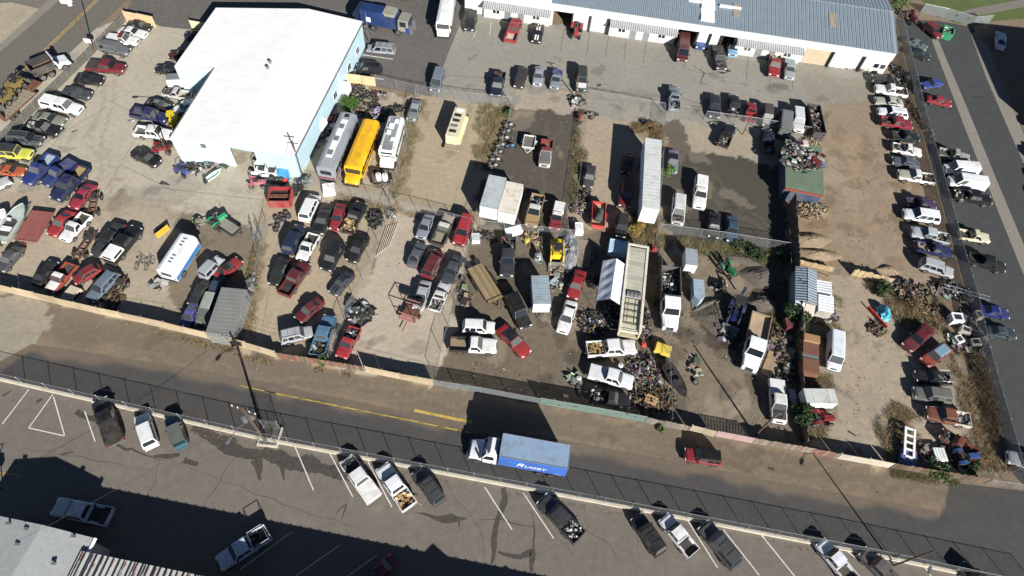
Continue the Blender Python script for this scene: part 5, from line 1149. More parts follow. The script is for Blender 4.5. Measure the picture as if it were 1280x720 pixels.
# delivery truck on the road
c4 = [(714,556.9), (710.3,585.6), (623.5,570.3), (629.7,541.6)]
loc, rz, L, W = qf(c4, 3.8); T = thing('delivery_truck', 'white cabbed truck with a blue box body lettered in white driving on the road', 'truck', None, loc, rz); h = L/2; w = W/2
blue = hexc('#2a5fb0', .03)
bx(T, 'box_body', 'matte', -h, h, -w, w, 1.1, 3.74, blue); bx(T, 'roof', 'matte', -h+.02, h-.02, -w+.02, w-.02, 3.742, 3.8, hexc('#7d9ab8', .02))
for s in (1, -1): bx(T, 'top_rail', 'galv', -h, h, s*w-.035, s*w+.035, 3.742, 3.83)
for s in (1, -1): bx(T, 'end_rail', 'galv', s*h-.035, s*h+.035, -w+.04, w-.04, 3.802, 3.84)
bx(T, 'chassis', 'trim', -h+.1, h+3.2, -.5, .5, .55, 1.0); axle(T, -h+1.5, w, .5, True); axle(T, -h+2.8, w, .5, True)
for s in (1, -1):
    for k in range(12): bx(T, 'marker_lamp', 'trim', -h+.3+k*L/12, -h+.5+k*L/12, s*w-.03, s*w+.03, 1.02, 1.097)
cab(T, h+.25, 3.0, 2.35, 2.75, '#e8eaec', 1.45, '#e8eaec')
tm1, tm2 = text_mesh('R', 1.45, .35), text_mesh('UGBY', .9, .25)
for s in (1, -1):   # writing on both sides
    for me_, dx in ((tm1, 0.0), (tm2, .92)):
        q = ob('lettering', me_, T, ((h-1.75+dx*-1 if s > 0 else -h+2.4+dx), s*(w+.012), 1.75)); q.rotation_euler = (math.pi/2, 0, math.pi if s > 0 else 0)
    q = ob('small_lettering', text_mesh('RUGBY', .22), T, ((-h+1.2 if s > 0 else h-2), s*(w+.012), 1.25)); q.rotation_euler = (math.pi/2, 0, math.pi if s > 0 else 0)
# refuse truck
S1 = 720/130
f_, r_ = reg(400, 0, S1, (645, 175), (232, 92)); loc, rz, L = frame(f_, r_, 1.6); T = thing('refuse_truck', 'dark blue refuse truck with a hopper body and white sign', 'truck', None, loc, rz); h = L/2; nb = hexc('#1d3462', .2)
part(T, 'packer_body', 'paint', lambda m: m.loft([[(x, y, z) for y, z in ((-1.2, 1.0), (1.2, 1.0), (1.25, 2.6), (1.0, zt), (-1.0, zt), (-1.25, 2.6))] for x, zt in ((-h+1.2, 3.3), (h-4.0, 3.4))], 0), 30, nb)
part(T, 'tailgate', 'paint', lambda m: m.loft([[(x, y, z) for y, z in ((-1.2, zb), (1.2, zb), (1.2, zt), (-1.2, zt))] for x, zb, zt in ((-h, 1.5, 2.4), (-h+.5, .8, 3.2), (-h+1.18, .8, 3.3))], 0), 30, hexc('#15223e', .1))
bx(T, 'hopper_cover', 'matte', h-4.3, h-2.4, -1.0, 1.0, 3.0, 3.5, hexc('#8f8f80', .2)); bx(T, 'hopper', 'paint', h-3.98, h-2.2, -1.2, 1.2, 1.0, 2.98, nb)
for k in range(4): bx(T, 'body_rib', 'paint', -h+1.8+k*.9, -h+1.92+k*.9, -1.29, 1.29, 1.1, 2.55, nb)
bx(T, 'cab', 'paint', h-1.9, h-.05, -1.15, 1.15, .9, 2.9, hexc('#8c8a7e', .1), .12, .08); bx(T, 'cab_front', 'paint', h-.6, h, -1.17, 1.17, .75, 1.7, hexc('#24407e'))
for s in (1, -1): bx(T, 'side_window', 'car_glass', h-1.5, h-.5, s*1.10-.06, s*1.10+.06, 1.75, 2.6); bx(T, 'sign', 'white', -h+2.2, -h+3.0, s*1.29-.03, s*1.29+.03, 1.6, 2.4)
bx(T, 'windshield', 'car_glass', h-.14, h-.06, -.95, .95, 1.75, 2.65); bx(T, 'chassis', 'trim', -h+.8, h-.3, -.5, .5, .5, .95); bx(T, 'loader_fork', 'steel', h-.02, h+.5, -.9, -.6, .4, 2.0); bx(T, 'loader_fork', 'steel', h-.02, h+.5, .6, .9, .4, 2.0)
for t in (2.0, 3.3): axle(T, -h+t, 1.25, .52, True)
axle(T, h-1.9, 1.25, .52)
# white box truck at the workshop, motorhome, school bus, coach, step van
def bus(name, label, f, r, W, H, col, roofcol, cat, hood=0, zref=1.6, stripe=None, winband=True, hoodcol=None, extras=None):
    loc, rz, L = frame(f, r, zref); T = thing(name, label, cat, None, loc, rz); h = L/2; w = W/2; x1 = h-hood; c = hexc(col, .06)
    part(T, 'body', 'paint', lambda m: m.loft([[(x, y*k, z) for y, z in ((-w, .5), (w, .5), (w, H-.5), (w*.92, H-.2), (w*.6, H-.03), (-w*.6, H-.03), (-w*.92, H-.2), (-w, H-.5))] for x, k in ((-h, .97), (-h+.15, 1), (x1-.15, 1), (x1, .96))], 0), 40, c)
    part(T, 'roof', 'paint', lambda m: m.loft([[(x, -w*.60, H-.025), (x, w*.60, H-.025), (x, w*.55, H), (x, -w*.55, H)] for x in (-h+.1, x1-.1)], 0), None, hexc(roofcol, .08))
    if winband:
        n = max(3, int((L-hood-1)/1.0))
        for s in (1, -1):
            for k in range(n):
                x = -h+.5+k*(L-hood-.9)/n; bx(T, 'side_window', 'car_glass', x, x+(L-hood-.9)/n-.12, s*w-.02, s*w+.015, H*.50, H*.72)
    bx(T, 'windshield', 'car_glass', x1-.03, x1+.02, -w*.86, w*.86, H*.48, H*.78); bx(T, 'rear_window', 'car_glass', -h-.02, -h+.03, -w*.6, w*.6, H*.52, H*.75)
    if stripe:
        for s in (1, -1): bx(T, 'side_stripe', 'paint', -h+.1, x1-.1, s*w-.015, s*w+.012, H*.32, H*.42, hexc(stripe))
        bx(T, 'rear_stripe', 'paint', -h-.03, -h+.01, -w*.9, w*.9, H*.28, H*.36, hexc(stripe))
    if hood:
        part(T, 'hood', 'paint', lambda m: m.loft([[(x, y*k, z) for y, z in ((-w, .5), (w, .5), (w*.95, zt-.1), (w*.7, zt), (-w*.7, zt), (-w*.95, zt-.1))] for x, k, zt in ((x1+.002, .92, H*.45), (h-.25, .84, H*.41), (h, .76, H*.33))], 0), 40, hexc(hoodcol or col, .06))
    bx(T, 'bumper', 'trim', h-.02, h+.14, -w*.9, w*.9, .4, .65); bx(T, 'bumper', 'trim', -h-.12, -h+.02, -w*.9, w*.9, .4, .65)
    for s in (1, -1): bx(T, 'headlight', 'lamp', h-.02, h+.03, s*w*.6-.12, s*w*.6+.12, .75, 1.0); bx(T, 'taillight', 'redlamp', -h-.03, -h+.01, s*w*.8-.1, s*w*.8+.1, .9, 1.15); bx(T, 'mirror', 'trim', x1-.1, x1, s*w if s > 0 else -w-.28, s*w+.28 if s > 0 else -w, H*.55, H*.7)
    axle(T, h-max(1.0, hood*.55), w, .46); axle(T, -h+L*.22, w, .46, True)
    if extras: extras(T, h, w, H)
    return T
def coach_x(T, h, w, H):
    bx(T, 'roof_walk', 'white', -h+1.8, h-1.5, -w*.35, w*.35, H+.003, H+.03)
    for x in (-h*.5, 0, h*.45): bx(T, 'roof_hatch', 'galv', x-.4, x+.4, -.3, .3, H+.032, H+.14)
    bx(T, 'roof_hatch', 'trim', h-1.0, h-.4, -.3, .3, H+.003, H+.08)
k_ = reg(340, 100, S1, (545, 262), (368, 668)); bus('coach', 'silver coach with a white roof strip parked beside the yellow school bus', k_[0], k_[1], 2.5, 3.1, '#8d9298', '#9ca1a5', 'bus', 0, 1.7, '#8a3038', extras=coach_x)
k_ = reg(340, 100, S1, (535, 705), (698, 305)); bus('school_bus', 'bright yellow school bus with its hood facing the chain-link', k_[0], k_[1], 2.4, 2.9, '#e8ae14', '#ecb41c', 'bus', 1.3, 1.6, '#1a1a1a')
def rv_x(T, h, w, H):
    for x, y, q in ((-h+1.0, .3, .35), (-h+2.0, -.2, .45), (.6, .4, .3), (-.6, -.35, .35)): bx(T, 'roof_vent', 'white', x-q, x+q, y-q*.8, y+q*.8, H+.003, H+.18)
    bx(T, 'cab_over', 'paint', h-2.05, h-1.0, -w*.96, w*.96, H-.95, H-.03, hexc('#eceeee'), .06, .04); bx(T, 'cab_over_window', 'car_glass', h-1.06, h-.99, -w*.7, w*.7, H-.65, H-.35)
k_ = reg(340, 100, S1, (782, 585), (868, 288)); bus('motorhome', 'white motorhome with a grey roof beside the yellow school bus', k_[0], k_[1], 2.3, 2.9, '#e6e8e8', '#8a9092', 'motorhome', 1.3, 1.6, None, extras=rv_x)
def bt_x(T, h, w, H): bx(T, 'cab_glass', 'car_glass', h-.02, h+.02, -w*.8, w*.8, 1.5, 2.2)
k_ = reg(400, 0, S1, (845, 232), (895, -40)); bus('box_truck', 'white box truck standing at the asphalt edge by the workshop', k_[0], k_[1], 2.3, 2.9, '#e4e6e4', '#eceeec', 'truck', .9, 1.5, None, False)
def sv_x(T, h, w, H):
    for s in (1, -1): bx(T, 'blue_side', 'paint', -h+.05, h-.1, s*(w+.003)-.01, s*(w+.003)+.014, .55, H*.52, hexc('#3f7ab4', .05))
    for k in range(6): bx(T, 'roof_vent', 'galv', -h+1.2+(k % 3)*.5+(k//3)*2.6, -h+1.3+(k % 3)*.5+(k//3)*2.6, -.3, .1, H+.003, H+.12)
k_ = reg(150, 230, 3.6, (318, 238), (203, 412)); bus('step_van', 'white roofed camper van with sky blue lower sides', k_[0], k_[1], 2.3, 2.5, '#dfe5ea', '#eef0f0', 'van', 0, 1.7, None, False, extras=sv_x)
# tipper trucks
def tipper(name, label, f, r, bedfrac, W, col, boxcol, floorcol, load=None, wall=.9, zb=1.15, hood=1.6, H=2.7, zref=1.4):
    loc, rz, L = frame(f, r, zref); T = thing(name, label, 'truck', None, loc, rz); h = L/2; w = W/2; Lb = L*bedfrac; x1 = -h+Lb
    bx(T, 'chassis', 'trim', -h+.2, h-.4, -.45, .45, .55, zb-.1); bx(T, 'bed_floor', 'matte', -h, x1, -w, w, zb-.08, zb, hexc(floorcol, .2))
    for s in (1, -1): bx(T, 'bed_side', 'matte', -h, x1, s*w-.05, s*w+.05, zb+.002, zb+wall, hexc(boxcol, .2))
    bx(T, 'headboard', 'matte', x1-.08, x1, -w+.052, w-.052, zb+.002, zb+wall+.35, hexc(boxcol, .2)); bx(T, 'tailboard', 'matte', -h, -h+.07, -w+.052, w-.052, zb+.002, zb+wall*.9, hexc(boxcol, .2))
    axle(T, -h+Lb*.28, w, .5, True); axle(T, -h+Lb*.28+1.25, w, .5, True); cab(T, x1+.2, L-Lb-.2, 2.2, H, col, hood)
    if load: _seed[0] += 1; q = ob('load', load_mesh(load, (-h+.2, x1-.9, -w+.15, w-.15, zb+.05), 900+_seed[0]), T); q['kind'] = 'stuff'
    return T
k_ = reg(700, 300, S1, (768, 620), (758, 188)); tipper('tipper_truck', 'white cab tipper truck loaded with rubbish beside the cargo trailers', k_[0], k_[1], .55, 2.35, '#e9ebec', '#4a4a4c', '#232326', 'white', 1.1)
k_ = reg(880, 370, 7.2, (415, 665), (525, 150)); tipper('tipper_truck', 'white cab tipper truck with an empty wooden bed', k_[0], k_[1], .52, 2.4, '#dfe8ec', '#8a7a66', '#b09a80', None, .5)
k_ = reg(0, 60, 7.2, (610, 70), (262, 212)); tipper('tipper_truck', 'white cab tipper with a black rusty tub on the west street', k_[0], k_[1], .60, 2.4, '#dcdfe2', '#26262a', '#7a5a44', None, 1.1)
# lowboy trailer with machines
f_, r_ = reg(0, 60, 7.2, (360, 300), (-20, 640)); loc, rz, L = frame(f_, r_, .9); h = L/2
T = thing('lowboy_trailer', 'rusty flat machine trailer on the west street', 'trailer', None, loc, rz); bx(T, 'deck', 'rust', -h, h-1.8, -1.2, 1.2, .75, .95); bx(T, 'gooseneck', 'rust', h-1.8, h, -.5, .5, .9, 1.25)
for k in range(9): bx(T, 'deck_plank', 'oldwood', -h+.1+k*(L-2)/9, -h+.02+(k+1)*(L-2)/9, -1.15, 1.15, .952, .985)
for t in (.12, .22): axle(T, -h+L*t, 1.2, .38)
for s in (1, -1): bx(T, 'loading_ramp', 'rust', -h-.15, -h, s*.8-.3, s*.8+.3, .7, 1.9)
def skid_loader(label, px, rz, col, z0=0.0, s=1.0, name='skid_loader'):
    b = P(*px, z0); T = thing(name, label, 'loader', None, (b.x, b.y, z0), rz, s); c = hexc(col, .25)
    bx(T, 'body', 'paint', -1.3, .7, -.55, .55, .45, 1.25, c, .1, .05); bx(T, 'engine_cover', 'paint', -1.45, -.5, -.5, .5, 1.253, 1.6, c, .12, .08)
    part(T, 'cab_cage', 'trim', lambda m: [m.cyl((x, y, 1.25), (x*.9, y*.9, 2.1), .05, n=5) for x in (-.45, .6) for y in (-.5, .5)] + [m.box(-.42, .55, -.46, .46, 2.08, 2.16)])
    bx(T, 'seat', 'interior', -.2, .2, -.25, .25, 1.252, 1.5)
    for sgn in (1, -1): part(T, 'lift_arm', 'paint', lambda m: m.tube([(-1.2, sgn*.7, 1.5), (.8, sgn*.7, 1.35), (1.4, sgn*.7, .5)], .09, 6), 40, c)
    part(T, 'bucket', 'steel', lambda m: m.loft([[(1.35, y, .9), (1.3, y, .12), (2.1, y, .08), (1.45, y, .25)] for y in (-.9, .9)], 0))
    for x in (-.8, .35):
        for sgn in (1, -1): put_wheel(T, x, sgn*.68, .42, 1.1)
    return T
skid_loader('yellow skid loader chained at the gooseneck end of the lowboy trailer', (25, 110), rz, '#7a6838', .99, 1.0); skid_loader('yellow loader with a black bucket at the ramp end of the lowboy trailer', (10, 128), rz+math.pi, '#746336', .99, 1.0)
# box trailers
c4 = reg(560, 200, S1, (405, 125), (285, 100), (218, 325), (345, 335)); c4 = [c4[0], c4[1], c4[2], c4[3]]
box_trailer('box_trailer', 'white box trailer with a grey roof, standing by the weed pen', c4, 3.3, '#e8eaea', '#aeb8be', ribs=5, frontcol='#f0f0ee')
box_trailer('box_trailer', 'white box trailer with a cream roof, standing by the black cinder pen', reg(560, 200, S1, (525, 165), (405, 150), (345, 360), (465, 378)), 3.1, '#ece9e0', '#d8d2c4', ribs=5, frontcol='#f2efe6')
box_trailer('semi_trailer', 'long white semi trailer with shade coloured blue into its sides and a ribbed roof', [(827,175), (806.7,172.3), (803,258.7), (824.4,262.3)], 4.0, '#c9d8e6', '#c6cac8', ribs=22, frontcol='#f4f6f6', axles=(.12, .2))  # white sides coloured pale blue to stand for their shade
box_trailer('cargo_trailer', 'grey blue enclosed cargo trailer with a white nose', reg(540, 300, S1, (805, 245), (690, 248), (700, 440), (825, 440)), 2.5, '#a3b2bc', '#8ea0ac', floor=.5, ribs=5, frontcol='#eef0f0', tongue=1.3, axles=(.42, .56), r=.36)
box_trailer('cargo_trailer', 'grey roofed small cargo trailer parked above the slant nosed one', reg(700, 300, S1, (950, 62), (872, 58), (870, 172), (955, 172)), 2.2, '#dfe3e4', '#8f9ca4', floor=.45, ribs=3, frontcol='#f0f2f2', tongue=.9, axles=(.5,), r=.34)
box_trailer('small_trailer', 'small white enclosed trailer beside the red engine parts', reg(860, 420, S1, (1025, 368), (1028, 465), (812, 462), (812, 365)), 1.9, '#dfe1de', '#c2c6c2', floor=.45, ribs=2, frontcol='#e6e6e2', tongue=.7, axles=(.45,), r=.33)
# slant nosed cargo trailer
loc, rz, L, W = qf(reg(700, 300, S1, (998, 275), (922, 270), (930, 385), (1002, 385)), 2.0); T = thing('cargo_trailer', 'small blue grey cargo trailer with a pointed nose', 'trailer', None, loc, rz); h, w = L/2, W/2
out_ = lambda k, z: [(-h*k, -w*k, z), (h*k, -w*k, z), (h*k+.75*k, 0, z), (h*k, w*k, z), (-h*k, w*k, z)]
part(T, 'box_body', 'matte', lambda m: m.loft([out_(1, .45), out_(1, 1.95)], 0), None, hexc('#8fa2b2')); part(T, 'roof', 'matte', lambda m: m.loft([out_(1.02, 1.953), out_(1.0, 2.0)], 0), None, hexc('#93a6b4'))
for k in (-.5, 0, .5): bx(T, 'roof_seam', 'matte', h*k-.02, h*k+.02, -w, w, 2.003, 2.02, hexc('#a9b8c2'))
axle(T, -h*.1, w+.1, .33); part(T, 'tongue', 'steel', lambda m: m.cyl((h+.7, 0, .45), (h+1.6, 0, .45), .05, n=5))
# stock trailer with open frame
loc, rz, L, W = qf(reg(700, 300, S1, (607, 42), (485, 22), (412, 615), (562, 640)), 2.6); T = thing('stock_trailer', 'long beige stock trailer with open roof frames beside the white canopy', 'trailer', None, loc, rz); h, w = L/2, W/2; be = hexc('#d8d4c4', .15)
bx(T, 'deck', 'matte', -h, h, -w, w, .85, 1.0, hexc('#b9b294', .2))
for s in (1, -1):
    bx(T, 'top_rail', 'matte', -h, h, s*w-.14, s*w+.14, 2.5, 2.6, be)
    for k in range(5): bx(T, 'side_slat', 'matte', -h, h, s*w-.03, s*w+.03, 1.05+k*.28, 1.22+k*.28, be)
    for k in range(10): bx(T, 'side_post', 'matte', -h+.1+k*(L-.3)/9, -h+.2+k*(L-.3)/9, s*w-.10, s*w+.10, 1.003, 2.497, be)
bx(T, 'end_rail', 'matte', -h, -h+.28, -w+.145, w-.145, 2.5, 2.6, be)
bx(T, 'lower_deck', 'matte', h-L*.40, h-.4, -w+.16, w-.16, 2.2, 2.26, hexc('#c4bea6', .15))
for k in range(14):
    x = -h+.5+k*L*.60/14; bx(T, 'roof_panel', 'matte', x, x+L*.6/14-.04, -w+.16, w-.16, 2.44, 2.49, hexc('#b4b4a4' if k % 4 else '#a4a494', .1))
for k in range(6): x = h-L*.36+k*.9; bx(T, 'roof_bow', 'trim', x, x+.07, -w+.16, w-.16, 2.44, 2.5)
for y in (-.5, .5): bx(T, 'roof_bow', 'trim', h-L*.36, h-1.0, y*w-.03, y*w+.03, 2.51, 2.56)
bx(T, 'ramp', 'matte', h-1.6, h, -w+.16, w-.16, 2.0, 2.1, hexc('#e0dcc6', .1)); axle(T, -h+2, w, .45); axle(T, -h+3.1, w, .45)
part(T, 'folded_tarp', 'steel', lambda m: m.loft([[(h-L*.40+.5*math.cos(a), -w*.7+i*.2*w, 2.55+.22*math.sin(a)*(1 if i % 2 else 1.3)) for a in [math.pi*j/5 for j in range(6)]] for i in range(8)], 0, True, True))
# canopy tent
loc, rz, L, W = qf(reg(700, 300, S1, (300, 140), (462, 180), (428, 452), (250, 425)), 2.2); T = thing('canopy_tent', 'white gable canopy tent pitched beside the stock trailer', 'tent', None, loc, rz); h, w = L/2, W/2
def tent(m):
    n = 9
    for s in (1, -1):
        secs = []
        for k in range(n):
            x = -h+L*k/(n-1); dz = -.07 if k % 2 else 0; secs.append([(x, 0, 3.25), (x, s*w*.5, 2.72+dz), (x, s*w, 2.2), (x, s*w*1.005, 1.95)])
        for a in range(n-1):
            for q in range(3):
                f = [secs[a][q], secs[a+1][q], secs[a+1][q+1], secs[a][q+1]]; m.face(f if s < 0 else f[::-1])
part(T, 'canopy', 'canvas', tent)
for x in (-h+.1, 0, h-.1):
    for s in (1, -1): part(T, 'leg', 'galv', lambda m: m.cyl((x, s*(w-.06), 0), (x, s*(w-.06), 2.15), .035, n=6))
# flat wooden trailer
loc, rz, L, W = qf(reg(540, 300, S1, (345, 155), (245, 200), (395, 440), (485, 388)), .7); T = thing('flat_trailer', 'long flat car trailer with a worn plank deck', 'trailer', None, loc, rz); h, w = L/2, W/2
for k in range(7): bx(T, 'deck_plank', 'matte', -h, h, -w+k*W/7+.012, -w+(k+1)*W/7-.012, .62, .68+.008*(k % 2), hexc(['#8c7a58', '#9a8662', '#7c6a4c'][k % 3], .1))
for s in (1, -1): bx(T, 'side_rail', 'rust', -h, h, s*w-.05 if s > 0 else -w-.09, s*w+.09 if s > 0 else -w+.05, .5, .615); bx(T, 'wheel_guard', 'trim', -h+L*.3, -h+L*.62, s*(w+.26)-.14, s*(w+.26)+.14, .62, .76); bx(T, 'ramp', 'trim', -h-.9, -h-.02, s*w*.55-.3, s*w*.55+.3, .3, .62)
for t in (.38, .52):
    for s in (1, -1): put_wheel(T, -h+L*t, s*(w+.25), .33, 1.0)
part(T, 'tongue', 'rust', lambda m: (m.cyl((h, -w*.8, .55), (h+1.4, 0, .5), .06, n=5), m.cyl((h, w*.8, .55), (h+1.4, 0, .5), .06, n=5), m.cyl((h, -w, .9), (h, w, .9), .04, n=5), m.cyl((h, -w, .6), (h, -w, .9), .04, n=5), m.cyl((h, w, .6), (h, w, .9), .04, n=5)))
# scrap skip, container, store
def skip(name, label, c4, z, col, load, cat='skip'):
    loc, rz, L, W = qf(c4, z); T = thing(name, label, cat, None, loc, rz); h, w = L/2, W/2; c = hexc(col, .35)
    bx(T, 'floor', 'matte', -h, h, -w, w, .1, .2, c)
    for s in (1, -1):
        bx(T, 'side_wall', 'matte', -h, h, s*w-.05, s*w+.05, .203, z, c)
        for k in range(6): bx(T, 'side_rib', 'matte', -h+.2+k*(L-.5)/5, -h+.32+k*(L-.5)/5, s*(w+.10)-.045, s*(w+.10)+.045, .15, z-.05, c)
    for s in (1, -1): bx(T, 'end_wall', 'matte', s*h-.05, s*h+.05, -w+.052, w-.052, .203, z-.02, c)
    if load: q = ob('scrap_load', load_mesh(load, (-h+.2, h-.2, -w+.2, w-.2, z-.55), 77), T); q['kind'] = 'stuff'
    return T
skip('scrap_skip', 'black open scrap skip heaped with metal at the end of the wreck row', reg(880, 100, S1, (800, 178), (728, 160), (765, 368), (848, 355)), 1.9, '#3a3336', 'junk')
loc, rz, L, W = qf(reg(150, 230, 3.6, (565, 478), (460, 460), (388, 655), (498, 690)), 2.6); T = thing('shipping_container', 'grey corrugated shipping container beside the tan sheet fence', 'container', None, loc, rz); h, w = L/2, W/2
bx(T, 'shell', 'cont_grey', -h, h, -w, w, .12, 2.55); bx(T, 'roof', 'cont_grey', -h+.01, h-.01, -w+.01, w-.01, 2.553, 2.6)
for k in range(int(L/.5)):
    x = -h+.2+k*.5
    bx(T, 'roof_rib', 'cont_grey', x, x+.22, -w+.1, w-.1, 2.602, 2.610)
    for s in (1, -1): bx(T, 'side_rib', 'cont_grey', x, x+.22, s*w-.01 if s > 0 else -w-.025, s*w+.025 if s > 0 else -w+.01, .25, 2.45)
for s in (1, -1): bx(T, 'door', 'cont_grey', h+.002, h+.05, .02 if s > 0 else -w+.05, w-.05 if s > 0 else -.02, .2, 2.5); part(T, 'lock_rod', 'galv', lambda m: m.cyl((h+.08, s*w*.4, .25), (h+.08, s*w*.4, 2.45), .025, n=5))
for x in (-h+.3, h-.3): bx(T, 'skid', 'trim', x-.1, x+.1, -w, w, 0, .117)
loc, rz, L, W = qf([(1027,180), (982,176), (983,235), (1029,240)], 2.6); T = thing('green_store', 'flat topped green store piled with bumpers and scrap', 'shed', None, loc, rz); h, w = L/2, W/2
bx(T, 'wall', 'matte', -h, h, -w, w, 0, 2.5, hexc('#2e3c58', .1)); bx(T, 'roof', 'matte', -h, h+.1, -w-.05, w+.05, 2.503, 2.6, hexc('#55705a', .12)); bx(T, 'eave', 'matte', h+.102, h+.4, -w, w, 2.3, 2.42, hexc('#9c4a2c', .2))
# tin shed and white shed
loc, rz, L, W = qf(reg(860, 300, S1, (892, 205), (755, 190), (755, 415), (890, 430)), 2.7); T = thing('tin_shed', 'grey tin shed with a shallow split roof', 'shed', None, loc, rz); h, w = L/2, W/2
bx(T, 'wall', 'shed_tin', -h, h, -w, w, 0, 2.45)
for s in (1, -1): part(T, 'roof_sheet', 'shed_tin', lambda m: m.loft([[(x, .06*s, 2.85), (x, s*(w+.12), 2.5), (x, s*(w+.12), 2.46), (x, .06*s, 2.8)] for x in (-h-.1, h+.1)], 0))
bx(T, 'ridge_gap', 'trim', -h, h, -.055, .055, 2.62, 2.79); part(T, 'porch_roof', 'sheet_white', lambda m: m.loft([[(h+.12, y, 2.35), (h+1.5, y, 1.8), (h+1.5, y, 1.76), (h+.12, y, 2.31)] for y in (-w, -.05)], 0)); part(T, 'porch_roof', 'conc_wall', lambda m: m.loft([[(h+.12, y, 2.35), (h+1.4, y, 1.8), (h+1.4, y, 1.76), (h+.12, y, 2.31)] for y in (.05, w)], 0))
for y in (-w+.1, 0, w-.1): part(T, 'porch_post', 'oldwood', lambda m: m.cyl((h+1.35, y, 0), (h+1.35, y, 1.78), .05, n=6))
part(T, 'roof_vent', 'trim', lambda m: (m.cyl((0, -.3, 2.7), (0, -.3, 3.2), .08, n=6), m.cyl((-.05, .9, 2.55), (-.05, -.9, 2.75), .03, n=5)))
loc, rz, L, W = qf(reg(860, 300, S1, (995, 288), (893, 275), (905, 485), (1010, 500)), 2.0); T = thing('white_shed', 'white sheet roofed lean-to beside the grey tin shed', 'shed', None, loc, rz); h, w = L/2, W/2
bx(T, 'wall', 'matte', -h+.05, h-.05, -w+.05, w-.05, 0, 1.8, hexc('#a8a49c', .2)); part(T, 'roof_sheet', 'sheet_white', lambda m: m.loft([[(x, -w, z-.06), (x, w, z), (x, w, z-.04), (x, -w, z-.1)] for x, z in ((-h, 1.95), (h*.05, 1.95))], 0)); part(T, 'roof_sheet', 'sheet_white', lambda m: m.loft([[(x, -w*1.02, z), (x, w*1.02, z), (x, w*1.02, z-.04), (x, -w*1.02, z-.04)] for x, z in ((h*.06, 2.25), (h, 1.95))], 0))
# rusty sectional trailer
k_ = reg(860, 420, S1, (862, 262), (858, -20)); loc, rz, L = frame(k_[0], k_[1], 1.9); T = thing('rusty_trailer', 'old trailer made of orange, red and brown rusty sections', 'trailer', None, loc, rz); h = L/2; w = 1.05
for x0_, x1_, z_, c_ in ((-h, -h+L*.2, 2.0, '#9a7654'), (-h+L*.2, -h+L*.5, 1.65, '#6a3c32'), (-h+L*.5, -h+L*.6, 1.5, '#607274'), (-h+L*.6, h, 1.6, '#704630')): bx(T, 'section', 'matte', x0_+.01, x1_-.01, -w*.93, w*.93, .4, z_, hexc(c_, .35), .03, .03)
for k in range(5): bx(T, 'roof_seam', 'matte', -h+L*.62+k*L*.07, -h+L*.63+k*L*.07, -w+.08, w-.08, 1.602, 1.62, hexc('#5a3824', .3))
axle(T, -h+L*.4, w+.05, .38); axle(T, -h+L*.55, w+.05, .38)
# slide-in camper
loc, rz, L, W = qf(reg(540, 100, S1, (232, 205), (165, 180), (95, 375), (168, 400)), 2.3); T = thing('slide_in_camper', 'cream yellow camper box with square roof hatches on a low trailer', 'camper', None, loc, rz); h, w = L/2, max(.75, W/2)
bx(T, 'body', 'matte', -h, h, -w, w, .7, 2.25, hexc('#cfc8a2', .08)); bx(T, 'roof', 'matte', -h, h, -w, w, 2.253, 2.3, hexc('#d6d0b2', .05))
for k in range(5): bx(T, 'roof_hatch', ['white', 'trim', 'trim', 'galv', 'trim'][k], -h+.25+k*(L-.4)/5, -h+.25+k*(L-.4)/5+.5, -w*.6, w*.6, 2.303, 2.38)
bx(T, 'base_deck', 'oldwood', -h-.5, h+.9, -w-.05, w+.7, .45, .6); axle(T, 0, w+.2, .34); bx(T, 'side_step', 'matte', -h+.4, h-.3, w+.003, w+.45, .62, 1.2, hexc('#e6deb0'))
# small utility trailers
def flat(label, c4, z, col, tongue=1.0, side=.3, name='utility_trailer', floorcol='#6c675e'):
    loc, rz, L, W = qf(c4, z); T = thing(name, label, 'trailer', None, loc, rz); h, w = L/2, W/2; c = hexc(col, .2)
    n = max(3, int(W/.25))
    for k in range(n): bx(T, 'deck_plank', 'matte', -h, h, -w+k*W/n+.01, -w+(k+1)*W/n-.01, z-.06, z, hexc(floorcol, .15))
    for s in (1, -1): bx(T, 'side_board', 'matte', -h, h, s*w-.04, s*w+.04, z-.1, z+side, c); bx(T, 'end_board', 'matte', s*h-.03, s*h+.03, -w+.042, w-.042, z+.002, z+side*.9, c)
    for s in (1, -1): put_wheel(T, -h*.1, s*(w+.18), .32, 1.0); bx(T, 'mudguard', 'matte', -h*.1-.4, -h*.1+.4, s*(w+.19)-.13, s*(w+.19)+.13, .66, .72, c)
    part(T, 'tongue', 'matte', lambda m: (m.cyl((h, -w*.8, z-.1), (h+tongue, 0, z-.12), .05, n=5), m.cyl((h, w*.8, z-.1), (h+tongue, 0, z-.12), .05, n=5), m.cyl((h+.1, -w*.75, z-.1), (h+.1, w*.75, z-.1), .04, n=5)), None, c)
    return T
flat('small grey utility trailer with a white triangular hitch', reg(540, 100, S1, (718, 395), (640, 385), (625, 468), (705, 472)), .75, '#cfcfcf', .9, .25, floorcol='#6a6664')
flat('red edged flat trailer carrying a black water tank', reg(560, 200, S1, (1085, 310), (1005, 300), (985, 465), (1085, 470)), .7, '#b01c22', .4, .55, floorcol='#b8a884')
flat('black trailer carrying the green mower', reg(150, 230, 3.6, (395, 155), (430, 130), (545, 195), (510, 245)), .7, '#232323', .8, .2, floorcol='#8a877c')
flat('small dark trailer carrying two white tanks', reg(340, 100, S1, (795, 612), (700, 640), (690, 725), (830, 720)), .6, '#1c1c1e', .7, .25)
flat('faded red flat trailer bed between the grey boat and the red coupe', reg(0, 200, 7.2, (300, 440), (475, 490), (300, 770), (165, 680)), .75, '#7a3f3a', .5, .06, floorcol='#8a4a44')
